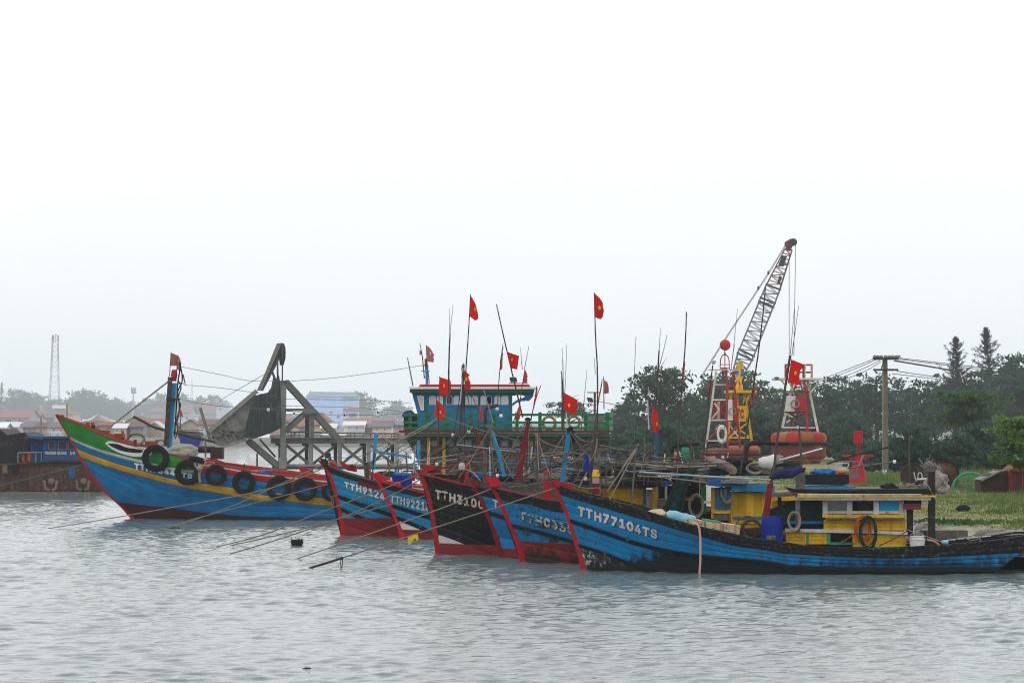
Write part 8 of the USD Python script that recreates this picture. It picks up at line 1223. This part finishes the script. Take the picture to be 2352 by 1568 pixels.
# utility poles and wires
d = 159.; t = thing('utility_pole', 'concrete utility pole with two dark crossarms', 'utility pole', P(z6(640, 1262), d)); part(t, 'pole', M().poly([z6(622, 335), z6(646, 335), z6(655, 1290), z6(613, 1290)], d, .36), 'pole_concrete'); part(t, 'pale_edge', M().poly([z6(613, 345), z6(621, 345), z6(622, 1290), z6(611, 1290)], d + .02, .3), 'pale_concrete')
part(t, 'crossarm', M().px(z6(538, 332), z6(728, 348), d - .1, .16), 'crane_dark'); part(t, 'crossarm', M().px(z6(542, 414), z6(726, 429), d - .1, .14), 'crane_dark')
for x in (552, 575, 600, 632, 660, 685, 712, 728): part(t, 'insulator', M().lathe(P(z6(x, 335), d - .05), [(0, 0), (.11, .01), (.08, .05), (.12, .07), (.08, .13), (0, .16)], 10), 'tarp_grey', smooth=True)
part(t, 'meter_box', M().px(z6(610, 1160), z6(642, 1212), d - .15, .14), 'wall_white', 'pale meter box'); part(t, 'meter_box', M().px(z6(648, 1160), z6(686, 1215), d - .1, .2), 'grey_wood'); part(t, 'arm_brace', M().bar(P(z6(598, 416), d - .1), P(z6(622, 350), d - .1), .05), 'crane_dark')
for i, pts in enumerate(([z6(740, 336), z6(1100, 378), z6(1400, 412), z6(1700, 442)], [z6(720, 342), z6(1100, 390), z6(1400, 428), z6(1700, 462)], [z6(700, 352), z6(1000, 402), z6(1300, 455), z6(1700, 505)], [z6(690, 356), z6(1000, 408), z6(1300, 462), z6(1700, 515)], [z6(718, 432), z6(1060, 482), z6(1400, 525), z6(1700, 560)], [z6(680, 450), z6(1060, 495), z6(1400, 535)], [z6(545, 342), z6(330, 425), z6(160, 488), z6(20, 520)], [z6(560, 348), z6(340, 440), z6(180, 500), z6(20, 535)], [z6(590, 352), z6(380, 450), z6(220, 505), z6(20, 560)], [z6(600, 360), z6(430, 455), z6(280, 505), z6(20, 580)], [z6(610, 440), z6(560, 475), z6(480, 510)])):
    solo('power_line', M().tube(smooth_path(pline(pts, d - .1, d + (6 if i < 6 else 55)), 20), .023, 4), 'wire', f"{['topmost', 'second', 'third', 'fourth', 'fifth', 'lowest'][i] if i < 6 else ['topmost', 'second', 'third', 'fourth', 'lowest'][i - 6]} power line running {'right' if i < 6 else 'left'} from the utility pole", 'power line')
for x, y, lab in ((z4(0, 0)[0], 0, ''),): pass
solo('stone', M().lump(P(z9(1830, 610), 96), (.42, .3, .26), 41, .35, 2), 'net_dark', 'dark lump lying alone on the grassy bank', 'stone'); rng = np.random.default_rng(8); m = M()
for i in range(900): c = P(z9(1780, 716), 88) + V(rng.normal(0, .55), rng.normal(0, .8), -.05); a = rng.normal(0, 1, 3) * V(.05, .05, .02) + V(0, 0, .1 * rng.random()); b = rng.normal(0, .02, 3); m.add([c, c + a * .6 + b, c + a * 1.2, c + a * .6 - b], [[0, 1, 2, 3]])
solo('weed_patch', m, 'plant_green', 'bright green weed patch near the stone edge', 'weeds', kind='stuff')
# ================================================================ floating things
p = (682, 1243); d = dw((682, 1253)); t = thing('floating_bucket', 'black bucket with green plants floating on the water', 'bucket', P((682, 1253), d)); part(t, 'bucket', M().lathe(P((682, 1254), d), [(0, 0), (.17, 0), (.2, .2), (.17, .22), (.05, .2), (0, .18)], 16), 'plastic_black', smooth=40)
rng = np.random.default_rng(7); m = M()
for i in range(60): c = P((667 + rng.random() * 30, 1253 - rng.random() * 16), d - .15 + .3 * rng.random()); a = rng.random(3) - .5; b = rng.random(3) - .5; m.add([c, c + a * .14 + b * .05, c + a * .24, c + a * .14 - b * .05], [[0, 1, 2, 3]])
part(t, 'leaves', m, 'plant_green')
d = dw((400, 1214)); m = M()
for i in range(60): c = P((400 + rng.normal(0, 6), 1213), d + rng.normal(0, .25)); a = (rng.random(3) - .5) * V(1, 1, .3) + V(0, 0, .25); b = rng.random(3) - .5; m.add([c, c + a * .14 + b * .06, c + a * .26, c + a * .14 - b * .06], [[0, 1, 2, 3]])
solo('floating_weed', m, 'plant_green', 'small clump of green weed floating left of the ropes', 'weed')
for (x, y), s_, lab in (((705, 1536), .1, 'tiny brown bit of driftwood floating near the lower edge'), ((238, 1105), .12, 'tiny brown float on the water before the barge')):
    d = dw((x, y)); solo('driftwood', M().lump(P((x, y), d), (s_ * 1.6, s_, s_ * .7), 3, .3, 2), 'brown_wood', lab, 'driftwood')
